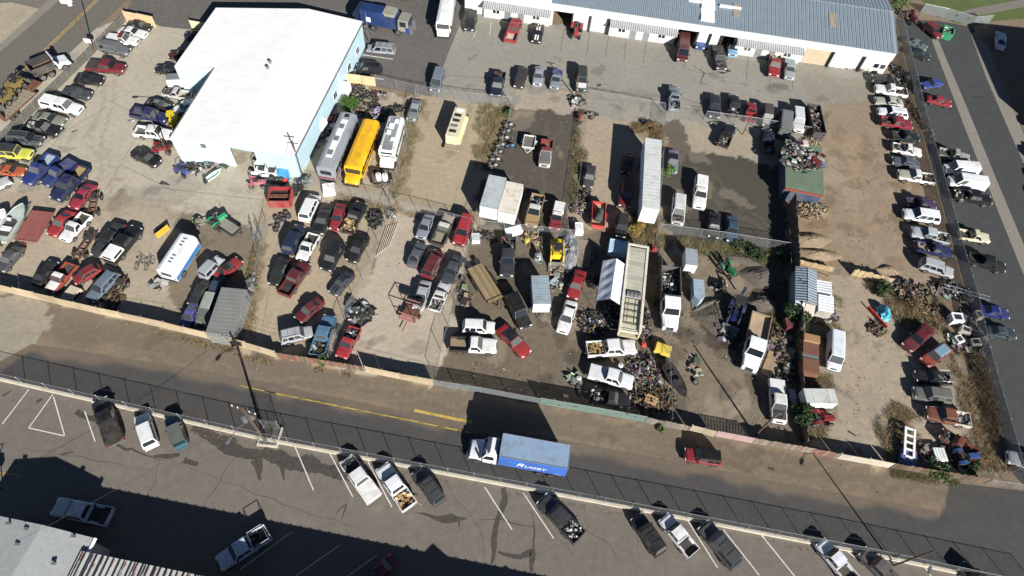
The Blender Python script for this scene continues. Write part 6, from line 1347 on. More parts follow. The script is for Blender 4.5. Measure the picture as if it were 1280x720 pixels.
def drum(label, px, z0, r, hgt, col, lying=None, name='drum', cat='tank', mat='matte', group=None):
    b = P(*px, z0); T = thing(name, label, cat, group, (b.x, b.y, z0), lying or 0)
    if lying is None: part(T, 'shell', mat, lambda m: m.loft([[(rr*math.cos(2*math.pi*k/14), rr*math.sin(2*math.pi*k/14), z) for k in range(14)] for rr, z in ((r*.96, 0), (r, .05), (r, hgt*.33), (r*1.04, hgt*.35), (r, hgt*.37), (r, hgt-.05), (r*.9, hgt), (r*.3, hgt+.03))], 0), 40, hexc(col, .1)); bx(T, 'cap', 'trim', -.06, .06, -.06, .06, hgt+.031, hgt+.09)
    else: part(T, 'shell', mat, lambda m: m.loft([[(x, rr*math.cos(2*math.pi*k/14), r+rr*math.sin(2*math.pi*k/14)) for k in range(14)] for rr, x in ((r*.4, -hgt/2-.08), (r*.9, -hgt/2), (r, -hgt/2+.1), (r, 0), (r, hgt/2-.1), (r*.9, hgt/2), (r*.4, hgt/2+.08))], 0), 40, hexc(col, .1)); part(T, 'filler_cap', 'trim', lambda m: m.cyl((0, 0, 2*r-.02), (0, 0, 2*r+.08), .12, n=8))
    return T
drum('black ribbed water tank lying on the red edged trailer', (748, 272), .72, .55, 1.7, '#2c2e33', 1.45); drum('white tank standing on the small dark trailer, left of its twin', (473.5, 224), .6, .38, 1.0, '#e6e8e8'); drum('white tank on the small dark trailer nearer the tan weed pen', (481.5, 224.5), .6, .38, 1.0, '#e6e8e8')
# red tub, dumpster, boats
T = skip('tipping_tub', 'red tipping tub trailer with a black interior in front of the pale blue wall', reg(300, 200, 9, (345, 300), (565, 300), (560, 460), (295, 460)), 1.5, '#8c1a22', None, 'trailer'); _l, _r, L, W = qf(reg(300, 200, 9, (345, 300), (565, 300), (560, 460), (295, 460)), 1.5); bx(T, 'inner_floor', 'garage_dark', -L/2+.06, L/2-.06, -W/2+.06, W/2-.06, .25, .8); bx(T, 'cross_plank', 'rust', -L*.12, L*.1, -W/2+.07, W/2-.07, .805, 1.1)
skip('dumpster', 'green dumpster beside the red wagon on the east asphalt', reg(1000, 0, 4.5, (870, 150), (815, 145), (808, 180), (862, 192)), 1.4, '#1e8a5c', 'white', 'dumpster')
def boat(label, bow, stern, W, col, inner, z=1.0, trailer=True, cover=False, pale='canvas', con='white'):
    loc, rz, L = frame(bow, stern, z); T = thing('boat', label, 'boat', None, loc, rz); h, w = L/2, W/2
    st = [(-h, .82), (-h*.3, 1), (h*.3, .95), (h*.7, .62), (h*.92, .22), (h, .03)]; zk = .45
    part(T, 'hull', 'paint', lambda m: m.loft([[(x, -w*k, z+.25*(1 if x < h*.5 else 1.6)), (x, -w*k*.85, zk+.35), (x, 0, zk+(.25 if x > h*.6 else 0)), (x, w*k*.85, zk+.35), (x, w*k, z+.25*(1 if x < h*.5 else 1.6))] for x, k in st], 0, False, False), 40, hexc(col, .06))
    part(T, 'transom', 'paint', lambda m: m.face([(-h, -w*.82, z+.25), (-h, w*.82, z+.25), (-h, w*.7, zk+.35), (-h, 0, zk), (-h, -w*.7, zk+.35)]), None, hexc(col))
    part(T, 'deck', 'matte', lambda m: [m.face([(x0_, -w*k0*.97, z+.2*(1 if x0_ < h*.5 else 1.6)), (x1_, -w*k1*.97, z+.2*(1 if x1_ < h*.5 else 1.6)), (x1_, w*k1*.97, z+.2*(1 if x1_ < h*.5 else 1.6)), (x0_, w*k0*.97, z+.2*(1 if x0_ < h*.5 else 1.6))]) for (x0_, k0), (x1_, k1) in zip(st, st[1:])], None, hexc(inner, .05))
    if not cover:
        bx(T, 'cockpit', 'interior', -h*.75, h*.05, -w*.6, w*.6, z+.203, z+.23); bx(T, 'seat', pale, -h*.5, -h*.3, -w*.5, w*.5, z+.232, z+.45); bx(T, 'console', con, h*.02, h*.12, w*.05, w*.5, z+.232, z+.6, None, .03, .03)
        part(T, 'windscreen', 'car_glass', lambda m: m.face([(h*.06, -w*.6, z+.22), (h*.06, w*.6, z+.22), (-h*.02, w*.55, z+.55), (-h*.02, -w*.55, z+.55)]))
    part(T, 'outboard_motor', 'trim', lambda m: (m.box(-h-.45, -h-.02, -.2, .2, z, z+.65, 0, None, None, .05, .04), m.box(-h-.3, -h-.12, -.06, .06, .3, z)))
    if trailer:
        part(T, 'trailer_frame', 'galv', lambda m: (m.tube([(-h*.7, -w*.7, .42), (h*.5, -w*.5, .42), (h*1.25, 0, .42)], .05, 5), m.tube([(-h*.7, w*.7, .42), (h*.5, w*.5, .42), (h*1.25, 0, .42)], .05, 5)))
        for s in (1, -1): put_wheel(T, -h*.25, s*(w*.98), .3, .9)
    return T
k_ = reg(0, 200, 7.2, (228, 392), (-10, 745)); boat('pale grey green speedboat on a trailer', k_[0], k_[1], 2.3, '#b9c2b8', '#a9b4ac')
k_ = reg(0, 200, 7.2, (60, 450), (-120, 640)); boat('white boat with a navy stripe next to the pale grey speedboat', k_[0], k_[1], 2.1, '#e4e6e6', '#dfe3e4')
k_ = reg(680, 400, S1, (982, 545), (838, 300)); boat('black bare flat boat lying beyond the rubbish heap', k_[0], k_[1], 1.7, '#1d1d20', '#262628', .7, False, False, 'trim', 'trim')
k_ = reg(150, 110, S1, (712, 570), (600, 650)); boat('small white and green dinghy in front of the pale blue wall', k_[0], k_[1], .9, '#dfe8e2', '#5fae8c', .4, False, True)
k_ = reg(640, 255, 8, (265, 620), (262, 505)); boat('light grey water scooter hull in the dark dirt yard', k_[0], k_[1], 1.0, '#b6c4cc', '#9fb0ba', .5, False)
# camper shells and panels
def shell(label, c4, z, col, z0=.05, name='camper_shell', win=True):
    loc, rz, L, W = qf(c4, z); T = thing(name, label, 'camper shell', None, loc, rz); h, w = L/2, W/2
    bx(T, 'shell', 'matte', -h, h, -w, w, z0, z, hexc(col, .1), .08, .12); bx(T, 'roof_rib', 'matte', -h*.7, h*.7, -.04, .04, z+.001, z+.03, hexc(col)); bx(T, 'roof_rib', 'matte', -h*.7, h*.7, w*.4, w*.48, z+.001, z+.03, hexc(col)); bx(T, 'roof_rib', 'matte', -h*.7, h*.7, -w*.48, -w*.4, z+.001, z+.03, hexc(col))
    for s in (1, -1): part(T, 'side_window', 'car_glass', lambda m: m.face([(-h*.6, s*(w-.12*.3+.012), z0+(z-z0)*.3), (h*.6, s*(w-.12*.3+.012), z0+(z-z0)*.3), (h*.55, s*(w-.12*.8+.012), z0+(z-z0)*.8), (-h*.55, s*(w-.12*.8+.012), z0+(z-z0)*.8)][::-s]))
    return T
shell('tan camper shell lying on the ground by the tan sheet fence', reg(0, 300, 4, (345, 222), (415, 240), (350, 305), (292, 295)), .75, '#c0b49c'); shell('white camper shell beside the blue tractor', reg(1060, 430, 720/170, (440, 545), (515, 545), (535, 620), (470, 620)), .7, '#dfe1de')
shell('grey camper shell roof beside the slant nosed trailer shadow', reg(700, 300, S1, (210, 35), (262, 40), (245, 132), (195, 128)), .5, '#44504a')
k_ = reg(1060, 430, 720/170, (322, 600), (330, 440)); loc, rz, L = frame(k_[0], k_[1], .9); T = thing('ladder_rack', 'long white rack with slots standing on a blue trailer', 'rack', None, loc, rz); h = L/2
for y in (-.5, .5): bx(T, 'side_beam', 'white', -h, h, y-.12, y+.12, .85, 1.0)
for k in range(5): bx(T, 'cross_bar', 'white', -h+k*L/4.05, -h+k*L/4.05+.22, -.38, .38, .87, .98)
bx(T, 'blue_base', 'matte', h*.45, h+1.0, -.75, .95, .1, .75, hexc('#2a4a8a', .2)); bx(T, 'leg', 'steel', -h+.1, -h+.25, -.1, .1, 0, .85); axle(T, 0, .8, .3)
# tractors, carts and karts
def tractor(label, px, rz, col, s=1.0, hoe=False, name='tractor', dark='#1c1c1e'):
    b = P(*px); T = thing(name, label, 'tractor', None, (b.x, b.y, 0), rz, s); c = hexc(col, .2)
    bx(T, 'engine_hood', 'paint', .2, 1.5, -.32, .32, .75, 1.25, c, .05, .06); bx(T, 'chassis', 'trim', -1.0, 1.6, -.2, .2, .5, .748); bx(T, 'seat', 'interior', -.75, -.3, -.25, .25, .95, 1.1); bx(T, 'seat_back', 'interior', -.85, -.752, -.25, .25, .95, 1.45)
    for sgn in (1, -1):
        put_wheel(T, -.6, sgn*.68, .62, 1.4); put_wheel(T, 1.2, sgn*.58, .38, .9); part(T, 'fender', 'paint', lambda m: m.loft([[(-.6+.7*math.cos(a), y, .62+.7*math.sin(a)) for y in (sgn*.48, sgn*.88)] for a in (.5, 1.0, 1.57, 2.1, 2.6)], 0, False, False), 40, c)
    part(T, 'steering_wheel', 'trim', lambda m: (m.cyl((.1, 0, 1.0), (-.1, 0, 1.35), .03, n=5), m.cyl((-.1, 0, 1.35), (-.12, 0, 1.38), .2, n=10))); part(T, 'exhaust', 'trim', lambda m: m.cyl((1.0, .2, 1.2), (1.0, .2, 1.8), .04, n=6))
    if hoe:
        part(T, 'loader_arm', 'paint', lambda m: [m.tube([(-.2, y, 1.2), (1.3, y, 1.5), (2.2, y, .7)], .08, 5) for y in (-.55, .55)], 40, c); part(T, 'loader_bucket', 'steel', lambda m: m.loft([[(2.1, y, .9), (2.1, y, .2), (2.8, y, .15), (2.2, y, .3)] for y in (-.9, .9)], 0)); part(T, 'roll_cage', 'trim', lambda m: [m.cyl((x, y, .9), (x, y, 2.2), .04, n=5) for x in (-1, 0) for y in (-.5, .5)] + [m.box(-1.05, .1, -.55, .55, 2.2, 2.26)])
        part(T, 'backhoe_boom', 'paint', lambda m: m.tube([(-1.2, 0, .9), (-2.0, .1, 2.3), (-2.9, .1, 1.5), (-2.7, .1, .5)], .11, 6), 40, c)
    return T
tractor('navy backhoe tractor on black dirt beside the wooden bed tipper', (917, 393), -1.9, '#1a2450', 1.15, True); tractor('green garden tractor at the edge of the dug dirt', (907, 338), -.9, '#1f6a48', .95); tractor('blue tractor behind the board fence beside the white camper shell', (1201, 574), .2, '#28477e', 1.0)
tractor('red tractor parts beside the small white trailer', (1022, 526), 0.1, '#7a1c20', 1.0); tractor('red tractor in front of the open garage door, showing a black engine', (720, 42), -1.6, '#9a1820', 1.15); tractor('small red and black tractor at the head of the east road', (1135, 25), -1.2, '#5a2226', 1.1)
tractor('bright green mower tractor on the black trailer', (274, 280), .9, '#2a9a66', .9)
skid_loader('yellow compact loader in front of the silver tarp heap', (695, 321), -1.5, '#d8b81c', 0, 1.15)
def kart(label, px, rz, col, s=1.0, name='go_kart', cat='kart'):
    b = P(*px); T = thing(name, label, cat, None, (b.x, b.y, 0), rz, s); c = hexc(col, .1)
    bx(T, 'body', 'paint', -.7, .8, -.28, .28, .35, .6, c, .1, .06); bx(T, 'seat', 'interior', -.35, .1, -.2, .2, .603, .75); part(T, 'roll_bar', 'paint', lambda m: m.tube([(-.5, -.35, .5), (-.5, -.3, 1.15), (-.5, .3, 1.15), (-.5, .35, .5)], .03, 5), 40, c)
    part(T, 'handlebar', 'trim', lambda m: (m.cyl((.4, 0, .6), (.25, 0, .95), .03, n=5), m.cyl((.25, -.3, .95), (.25, .3, .95), .025, n=5)))
    for x in (-.55, .65):
        for sgn in (1, -1): put_wheel(T, x, sgn*.5, .28, 1.0)
    for sgn in (1, -1): bx(T, 'fender', 'paint', -.85, -.25, sgn*.5-.13, sgn*.5+.13, .58, .63, c)
kart('small red go-kart beside the lone black sedan', (204, 189), .2, '#8c1a2a', 1.35); kart('pink and white quad bike in front of the pale blue wall', (323, 231), .1, '#b86a78', 1.3, 'quad_bike', 'quad bike'); kart('blue quad bike with grey tyres in front of the pale blue wall', (230, 216), -.5, '#45508a', 1.2, 'quad_bike', 'quad bike'); kart('green topped golf buggy frame beside the pale blue wall', (332, 218), 0, '#dfe6e0', 1.8, 'golf_buggy', 'buggy'); kart('white golf buggy frame beside the blue tub', (344, 220), .1, '#d8dcdc', 1.7, 'golf_buggy', 'buggy')
T = thing('ground_cart', 'flat yellow cart standing near the rubbish heap', 'cart', None, P(827, 440), -.25); bx(T, 'bed', 'paint', -1.0, 1.0, -.7, .7, .5, .95, hexc('#d8c054', .1), .06, .06); bx(T, 'lid', 'paint', -.9, .7, -.55, .55, .953, 1.0, hexc('#e0c85c'))
for x in (-.7, .7):
    for s in (1, -1): put_wheel(T, x, s*.62, .25, .9)
T = thing('yellow_plough', 'yellow snow plough blade behind the blue sided camper van', 'plough', None, P(206, 293), 1.05); part(T, 'blade', 'paint', lambda m: m.loft([[(-.95, y, z) for y, z in ((0, .1), (.05, .1), (.25, .9), (.2, .95))], [(.95, y, z) for y, z in ((0, .1), (.05, .1), (.25, .9), (.2, .95))]], 0), 30, hexc('#b8992c', .3)); bx(T, 'frame', 'trim', -.8, .8, .26, 1.0, .2, .4)
k_ = reg(150, 110, S1, (372, 285), (385, 225)); T = thing('forklift', 'yellow forklift under the eave of the white roofed building', 'forklift', None, frame(k_[0], k_[1])[0], frame(k_[0], k_[1])[1]); bx(T, 'body', 'paint', -1.1, .6, -.5, .5, .3, 1.1, hexc('#d8c01c', .1), .08, .05); bx(T, 'roof_guard', 'paint', -.7, .5, -.5, .5, 2.0, 2.08, hexc('#d8c01c')); part(T, 'mast', 'trim', lambda m: [m.box(.65, .75, y-.05, y+.05, .1, 2.3) for y in (-.35, .35)] + [m.box(.76, 1.7, y-.05, y+.05, .08, .13) for y in (-.3, .3)] + [m.cyl((x, y, 1.1), (x, y, 2.0), .035, n=5) for x in (-.6, .45) for y in (-.45, .45)])
for x in (-.8, .3):
    for s in (1, -1): put_wheel(T, x, s*.5, .28, 1.0)
T = thing('scissor_lift', 'pink frame trailer with black roll-up cover in the dirt pen', 'trailer', None, P(513, 396), -1.8); bx(T, 'platform', 'matte', .1, 1.0, -1.0, 1.0, .55, .7, hexc('#a87068', .2)); bx(T, 'under_frame', 'rust', -1.2, .098, -.9, .9, .5, .6)
for y in (-1, 1): part(T, 'upright', 'trim', lambda m: [m.cyl((x, y, .7), (x, y, 2.1), .05, n=5) for x in (-1.1, .9)] + [m.cyl((-1.1, y, 2.1), (.9, y, 2.1), .05, n=5)])
for x in (-1.1, .9): part(T, 'cross_tube', 'matte', lambda m: (m.cyl((x, -1, 2.1), (x, 1, 2.1), .05, n=5), m.cyl((x, -1, 1.2), (x, 1, 1.2), .05, n=5)), None, hexc('#a87068'))
bx(T, 'cover', 'black_pl', -2.0, -1.2, -1.1, 1.1, 1.2, 1.6, None, .1, .1); part(T, 'tongue', 'rust', lambda m: m.cyl((1.0, 0, .5), (2.4, 0, .5), .06, n=5))
for s in (1, -1): put_wheel(T, -.2, s*1.1, .3, 1.0)
def chassis(label, f, r):
    loc, rz, L = frame(f, r, .4); T = thing('truck_chassis', label, 'chassis', None, loc, rz); h = L/2
    for s in (1, -1): bx(T, 'frame_rail', 'rust', -h, h, s*.4-.05, s*.4+.05, .45, .6)
    for k in range(5): bx(T, 'cross_member', 'rust', -h+.2+k*(L-.5)/4, -h+.32+k*(L-.5)/4, -.348, .348, .47, .58)
    for x in (-h*.6, h*.6): part(T, 'axle_tube', 'trim', lambda m: (m.cyl((x, -.75, .36), (x, .75, .36), .07, n=6), m.ico((x, 0, .36), .17))); put_wheel(T, x, .78, .36); put_wheel(T, x, -.78, .36)
    bx(T, 'engine_block', 'engine', h*.35, h*.8, -.3, .3, .62, 1.0, None, .05, .05)
k_ = reg(0, 300, 4, (625, 185), (535, 325)); chassis('bare axle frame with engine beside the blue grey estate car', *k_); k_ = reg(0, 220, S1, (660, 385), (520, 590)); chassis('bare rusty truck frame on wheels behind the white spider pickup', *k_)
k_ = reg(0, 220, S1, (665, 110), (625, 300)); chassis('yellowish buggy frame with fat tyres beside the raspberry coupe', *k_)
k_ = reg(1000, 0, 4.5, (0, 0), (10, 0))
def bicycle(label, px, rz, col, name='bicycle', cat='bicycle', moto=False, group=None):
    b = P(*px); T = thing(name, label, cat, group, (b.x, b.y, 0), rz); c = hexc(col, .1); r = .33
    for x in (-.55, .55):
        part(T, 'wheel', 'tyre', lambda m: m.loft([[(x+(r+dr)*math.cos(2*math.pi*k/14), y, r+(r+dr)*math.sin(2*math.pi*k/14)) for dr, y in ((0, -.03 if not moto else -.07), (-.05 if not moto else -.14, 0), (0, .03 if not moto else .07), (.02, 0))] for k in range(15)], 0, True, False))
    part(T, 'frame', 'paint', lambda m: (m.cyl((-.55, 0, r), (-.1, 0, .3), .025, n=5), m.cyl((-.1, 0, .3), (-.2, 0, .85), .025, n=5), m.cyl((-.1, 0, .3), (.42, 0, .75), .025, n=5), m.cyl((-.2, 0, .8), (.4, 0, .85), .025, n=5), m.cyl((.55, 0, r), (.38, 0, .95), .025, n=5)), 40, c)
    bx(T, 'saddle', 'interior', -.38, -.08, -.07, .07, .86, .92); part(T, 'handlebar', 'trim', lambda m: m.cyl((.36, -.3, .98), (.36, .3, .98), .02, n=5))
    if moto: bx(T, 'tank', 'paint', -.05, .38, -.14, .14, .65, .9, c, .05, .04); bx(T, 'engine', 'engine', -.15, .25, -.15, .15, .25, .64); bx(T, 'fender', 'paint', -.85, -.35, -.1, .1, .70, .75, c)
    return T
GB = 'bicycles standing behind the blue sided camper van'
bicycle('bicycle leaning upright on the dirt beside the camper van rear', (176, 332), 1.2, '#44464a', group=GB); bicycle('bicycle leaning upright on the dirt beside the camper van rear', (188, 333), 1.2, '#44464a', group=GB)
for i, (x, y) in enumerate(((637, 160), (634, 168), (632, 176), (627, 185), (624, 194), (621, 203), (618, 211))): bicycle('scrapped white motorcycle in the row against the chain-link fence', (x, y), .4+.2*math.sin(i*2.3), ['#a8a8a6', '#8f9294', '#b8b4ac'][i % 3], 'motorcycle', 'motorcycle', True, 'row of scrapped motorcycles')
bicycle('white and red motorcycle lying near the gate post', (718, 128), .9, '#e0e0de', 'motorcycle', 'motorcycle', True); bicycle('black motorcycle with blue tank in the black cinder pen', (639, 186), .3, '#5c86b4', 'motorcycle', 'motorcycle', True); bicycle('red motorcycle at the fence of the black cinder pen', (724, 149), 1.3, '#a82820', 'motorcycle', 'motorcycle', True)
# white goods, boxes, tarps, ladder, pipes
def appliance(label, px, s, rz, col, z=0, kind='w'):
    b = P(*px, z); T = thing('washing_machine' if kind == 'w' else 'storage_box', label, 'appliance' if kind == 'w' else 'box', None, (b.x, b.y, z), rz); x, y, h = s
    bx(T, 'cabinet', 'matte', -x/2, x/2, -y/2, y/2, .02, h, hexc(col, .1), .02, .02); bx(T, 'top_panel', 'trim' if kind == 'w' else 'matte', -x*.3, x*.3, -y*.3, y*.3, h+.002, h+.03, hexc(col)); bx(T, 'control_panel', 'matte', -x/2+.03, x/2-.03, y/2-.12, y/2-.03, h+.002, h+.1, hexc(col))
for lab, px, s, rz, col in (('white washing machine standing upright in the weeds', (1190.5, 402), (1.5, 1.2, 1.2), .05, '#e2e4e4'), ('pale grey appliance below the white washing machine', (1203, 416), (1.2, .9, .9), -.4, '#b4b0a6'), ('white dented appliance lying lowest in the weeds', (1195, 427), (1.0, 1.0, .8), .4, '#dcdcda'), ('pale wooden crate against the east slatted fence', (1219, 397), (.8, 1.1, .9), .2, '#b8b0a0'), ('grey appliance shell beside the east slatted fence', (1216, 430), (1.3, .9, .7), .2, '#b9b5a8')): appliance(lab, px, s, rz, col)
appliance('white box unit against the pale blue wall beside the tyre heap', (430, 117), (2.0, 1.6, 1.6), -.1, '#e8ecec', 0, 'b'); appliance('white cabinet beside the pink stuff behind the school bus hood', (412, 240), (1.6, 1.5, .9), .3, '#e8e6e4', 0, 'b'); appliance('white crate with grey lid in front of the red edged trailer', (723, 289), (1.1, 1.5, .9), .1, '#dfe3e6', 0, 'b'); appliance('tall white panel leaning box at the pale blue wall', (404, 163), (1.4, 1.0, 2.0), 1.2, '#eaf2f2', 0, 'b')
appliance('blue tub standing against the pale blue wall', (356, 222), (1.3, 1.3, 1.3), 0, '#3f9cd0', 0, 'b'); appliance('red round bag beside the blue tub', (357.5, 227), (.5, .8, .7), .2, '#d02030', 0, 'b'); appliance('pale blue and white cabinet behind the canopy tent', (771, 314), (2.4, 2.0, 1.1), -.1, '#a8c8dc', 0, 'b'); appliance('silver generator box beside the chain-link and flat trailer', (594.5, 301), (1.1, 1.1, .9), .2, '#b8bcc0', 0, 'b'); appliance('white and blue cooler chest beside the parts pile', (642, 291), (2.3, 1.1, .6), .45, '#dfe3ea', 0, 'b'); appliance('dark red bin under the juniper shrub', (985, 409), (1.4, 1.4, 1.1), .1, '#5a1620', 0, 'b'); appliance('grey white door panel leaning in the shade by the board wall', (991, 497), (.7, 1.9, .3), .1, '#b0b6bc', 0, 'b'); appliance('tan crate on the rubbish heap edge', (813, 502), (1.4, 1.0, .6), -.4, '#b08c64', 0, 'b')
def tarp(label, px, rx, ry, h, mat, seed, name='tarp_heap'):
    b = P(*px); R = random.Random(seed); n, k = 16, 6; secs = []
    for i in range(k+1):
        t = i/k; ring = []
        for j in range(n):
            a = 2*math.pi*j/n; rr = (1-t**1.6)*(1+R.uniform(-.16, .16)); ring.append((rx*rr*math.cos(a), ry*rr*math.sin(a), max(.0, h*t**.7*(1+R.uniform(-.25, .25))) if i else 0))
        secs.append(ring)
    m = MB(); m.loft(secs, 0); o = ob(name, m.mesh(name, [mat]), None, (b.x, b.y, 0)); return tag(o, label, 'tarp')
tarp('crumpled silver tarp heap beside the yellow compact loader', (711, 317), 1.3, 3.0, 1.2, 'silver_tarp', 3); tarp('bright turquoise tarp bundle by the red steel beam', (1103, 393), .9, 1.3, 1.2, 'blue_tarp', 4); tarp('dark bundle under a black sheet beside the canopy tent', (742, 352), .9, 1.2, .8, 'black_pl', 5)
T = thing('ladder', 'aluminium ladder lying on the scrap along the dirt edge', 'ladder', None, P(1203, 370), -.22)
for s in (1, -1): bx(T, 'stile', 'galv', -2.9, 2.9, s*.3-.04, s*.3+.04, .9, 1.0)
for k in range(12): bx(T, 'rung', 'galv', -2.7+k*.48, -2.64+k*.48, -.258, .258, .93, .98)
T = thing('steel_beam', 'red painted steel beam leaning beside the turquoise tarp', 'beam', None, P(1095, 398), -1.0); part(T, 'flange', 'matte', lambda m: m.box(-1.7, 1.7, -.1, .1, .5, .56), None, hexc('#b8281c', .1)); part(T, 'web', 'matte', lambda m: m.box(-1.7, 1.7, -.03, .03, .1, .498), None, hexc('#a8241a'))
for i in range(6):
    a, b = P(471+i*3.0, 320-i*2.2), P(483.5+i*2.8, 283-i*.8); m = MB(); m.cyl((0,0,.12), tuple((b-a)+Vector((0,0,.12))), .055, n=7); tag(ob('plastic_pipe', m.mesh('plastic_pipe', ['conc_wall'], 40), None, a), 'long pale pipe lying in the bundle along the chain-link', 'pipe', 'pale pipes stacked along the chain-link')
def plank(label, a, b, wd, z, mat, name='plank'):
    pa, pb = P(*a), P(*b); d = pb-pa; m = MB(); m.box(0, d.length, -wd/2, wd/2, z, z+.06); tag(ob(name, m.mesh(name, [mat]), None, pa, math.atan2(d.y, d.x)), label, 'plank')
for i in range(9): plank('pale weathered plank of the board floor beside the silver tarp', (716+i*2.3, 298+i*.35), (724+i*1.5, 338-i*.6), .25, .03, 'oldwood', 'floor_plank')
for o in [q for q in SC.objects if q.name.startswith('floor_plank')]: o['group'] = 'planks of the pale board floor'
plank('long tan plank lying against the pale plank fence', (1040, 352), (998, 334), .3, .4, 'wood'); plank('tan board lying beside the wooden bed tipper', (957, 470), (968, 440), 1.3, .02, 'wood'); plank('tan sheet lying under the rust parts near the wooden bed tipper', (966, 462), (974, 440), .8, .04, 'oldwood')
for i, (x, y) in enumerate(((333, 300), (329, 306))): pass
# gate frames standing in the pen
for i, (x, y, lab) in enumerate(((330, 303, 'grey steel frame rack standing at the chain-link pen'), (316, 380, 'steel ladder frame leaning by the shipping container'))):
    T = thing('steel_frame', lab, 'frame', None, P(x, y), 1.9)
    for s in (1, -1): part(T, 'upright', 'galv', lambda m: m.cyl((s*.6, 0, 0), (s*.6, .2, 2.4), .04, n=5)); part(T, 'upright', 'galv', lambda m: m.cyl((s*.6, 1.0, 0), (s*.6, .8, 2.4), .04, n=5))
    for k in range(5): part(T, 'rung', 'galv', lambda m: m.cyl((-.6, .1, .4+k*.45), (.6, .1, .4+k*.45), .03, n=5)); part(T, 'rung', 'galv', lambda m: m.cyl((-.6, .9, .4+k*.45), (.6, .9, .4+k*.45), .03, n=5))
# tyres lying about
def tyre(label, px, z, r, group, tilt=0):
    b = P(*px); o = ob('loose_tyre', WHEEL, None, (b.x, b.y, z), 0, None, (r, 1.0, r)); o.rotation_euler = (math.pi/2+tilt, 0, random.random()*3); tag(o, label, 'tyre', group); ob('rim', RIM, o)
R = random.Random(5)
for i in range(34):
    a = R.uniform(0, 6.28); q = math.sqrt(R.random()); tyre('worn black tyre in the heap beside the pale blue wall', (446+13*q*math.cos(a), 117+9*q*math.sin(a)), .12+.5*(1-q)*R.random()*2, R.uniform(.3, .42), 'tyres heaped by the pale blue wall', R.uniform(-.5, .5))
for i, (x, y) in enumerate(((345, 273), (348, 277), (352, 270), (347, 283), (355, 275), (345, 288), (358, 267), (361, 271))): tyre('loose tyre or drum in the row behind the white minivan', (x, y), .15, .36, 'tyres behind the white minivan', .2)
for x, y in ((724, 491), (723, 484)): tyre('loose wheel on the dirt behind the black old pickup', (x, y), .13, .36, 'wheels behind the black old pickup')
for x, y, lab in ((578, 349, 'white faced wheel by the chain-link'), (1217, 462, 'pale wheel lying in the dry weeds')): tyre(lab, (x, y), .13, .38, None)
# people's loose buckets
for lab, px, col in (('yellow bucket beside the parts pile', (658.5, 302), '#e6c81c'), ('white bucket beside the service truck', (723, 475), '#e8e8e6'), ('white pail near the crew cab pickup', (775, 459), '#e6e6e4'), ('red fuel can near the yellow cart', (804, 432), '#c8281c'), ('red can beside the stock trailer corner', (817, 313), '#c03028')): drum(lab, px, 0, .3, .55, col, None, 'bucket', 'bucket')
# ------------------------------------------------------------------ scrap heaps, rubbish, plants
PAL = {'rust': ['#54402f', '#5e4836', '#3a2f27', '#75695c', '#2a2624', '#8a8072'], 'metal': ['#7d8082', '#9a9da0', '#55575a', '#2e2e30', '#3a3836', '#5a4a3e'], 'white': ['#bcbab4', '#9c9a94', '#7c7a74', '#55534f', '#2c2c2e', '#3a3734', '#8a7f70'],
       'trash': ['#c8c6c0', '#8f8b84', '#4a5a6c', '#6a403a', '#8a7c66', '#2c2c30', '#66706a', '#7c7454', '#a8a098', '#5a524a', '#3c3834', '#4a443c', '#302c28'], 'toys': ['#7c2c24', '#8f7c34', '#3a503a', '#a8a8a2', '#2a2a2c', '#6a4a30', '#3a4a6a', '#4a3c30', '#3a322c', '#2c2824', '#57493c'], 'wood': ['#9a8868', '#827050', '#ac9e82', '#655740', '#4a4234', '#8f8268'], 'red': ['#a01c24', '#6a1a1c', '#2a2a2c', '#553a34', '#8a8882', '#3a2c2a'], 'dark': ['#1e1e20', '#2c2a28', '#3c3834', '#4a4440', '#5c574f'], 'brush': ['#5a4e3c', '#74664c', '#4c4232', '#8c7c60', '#3c3428']}
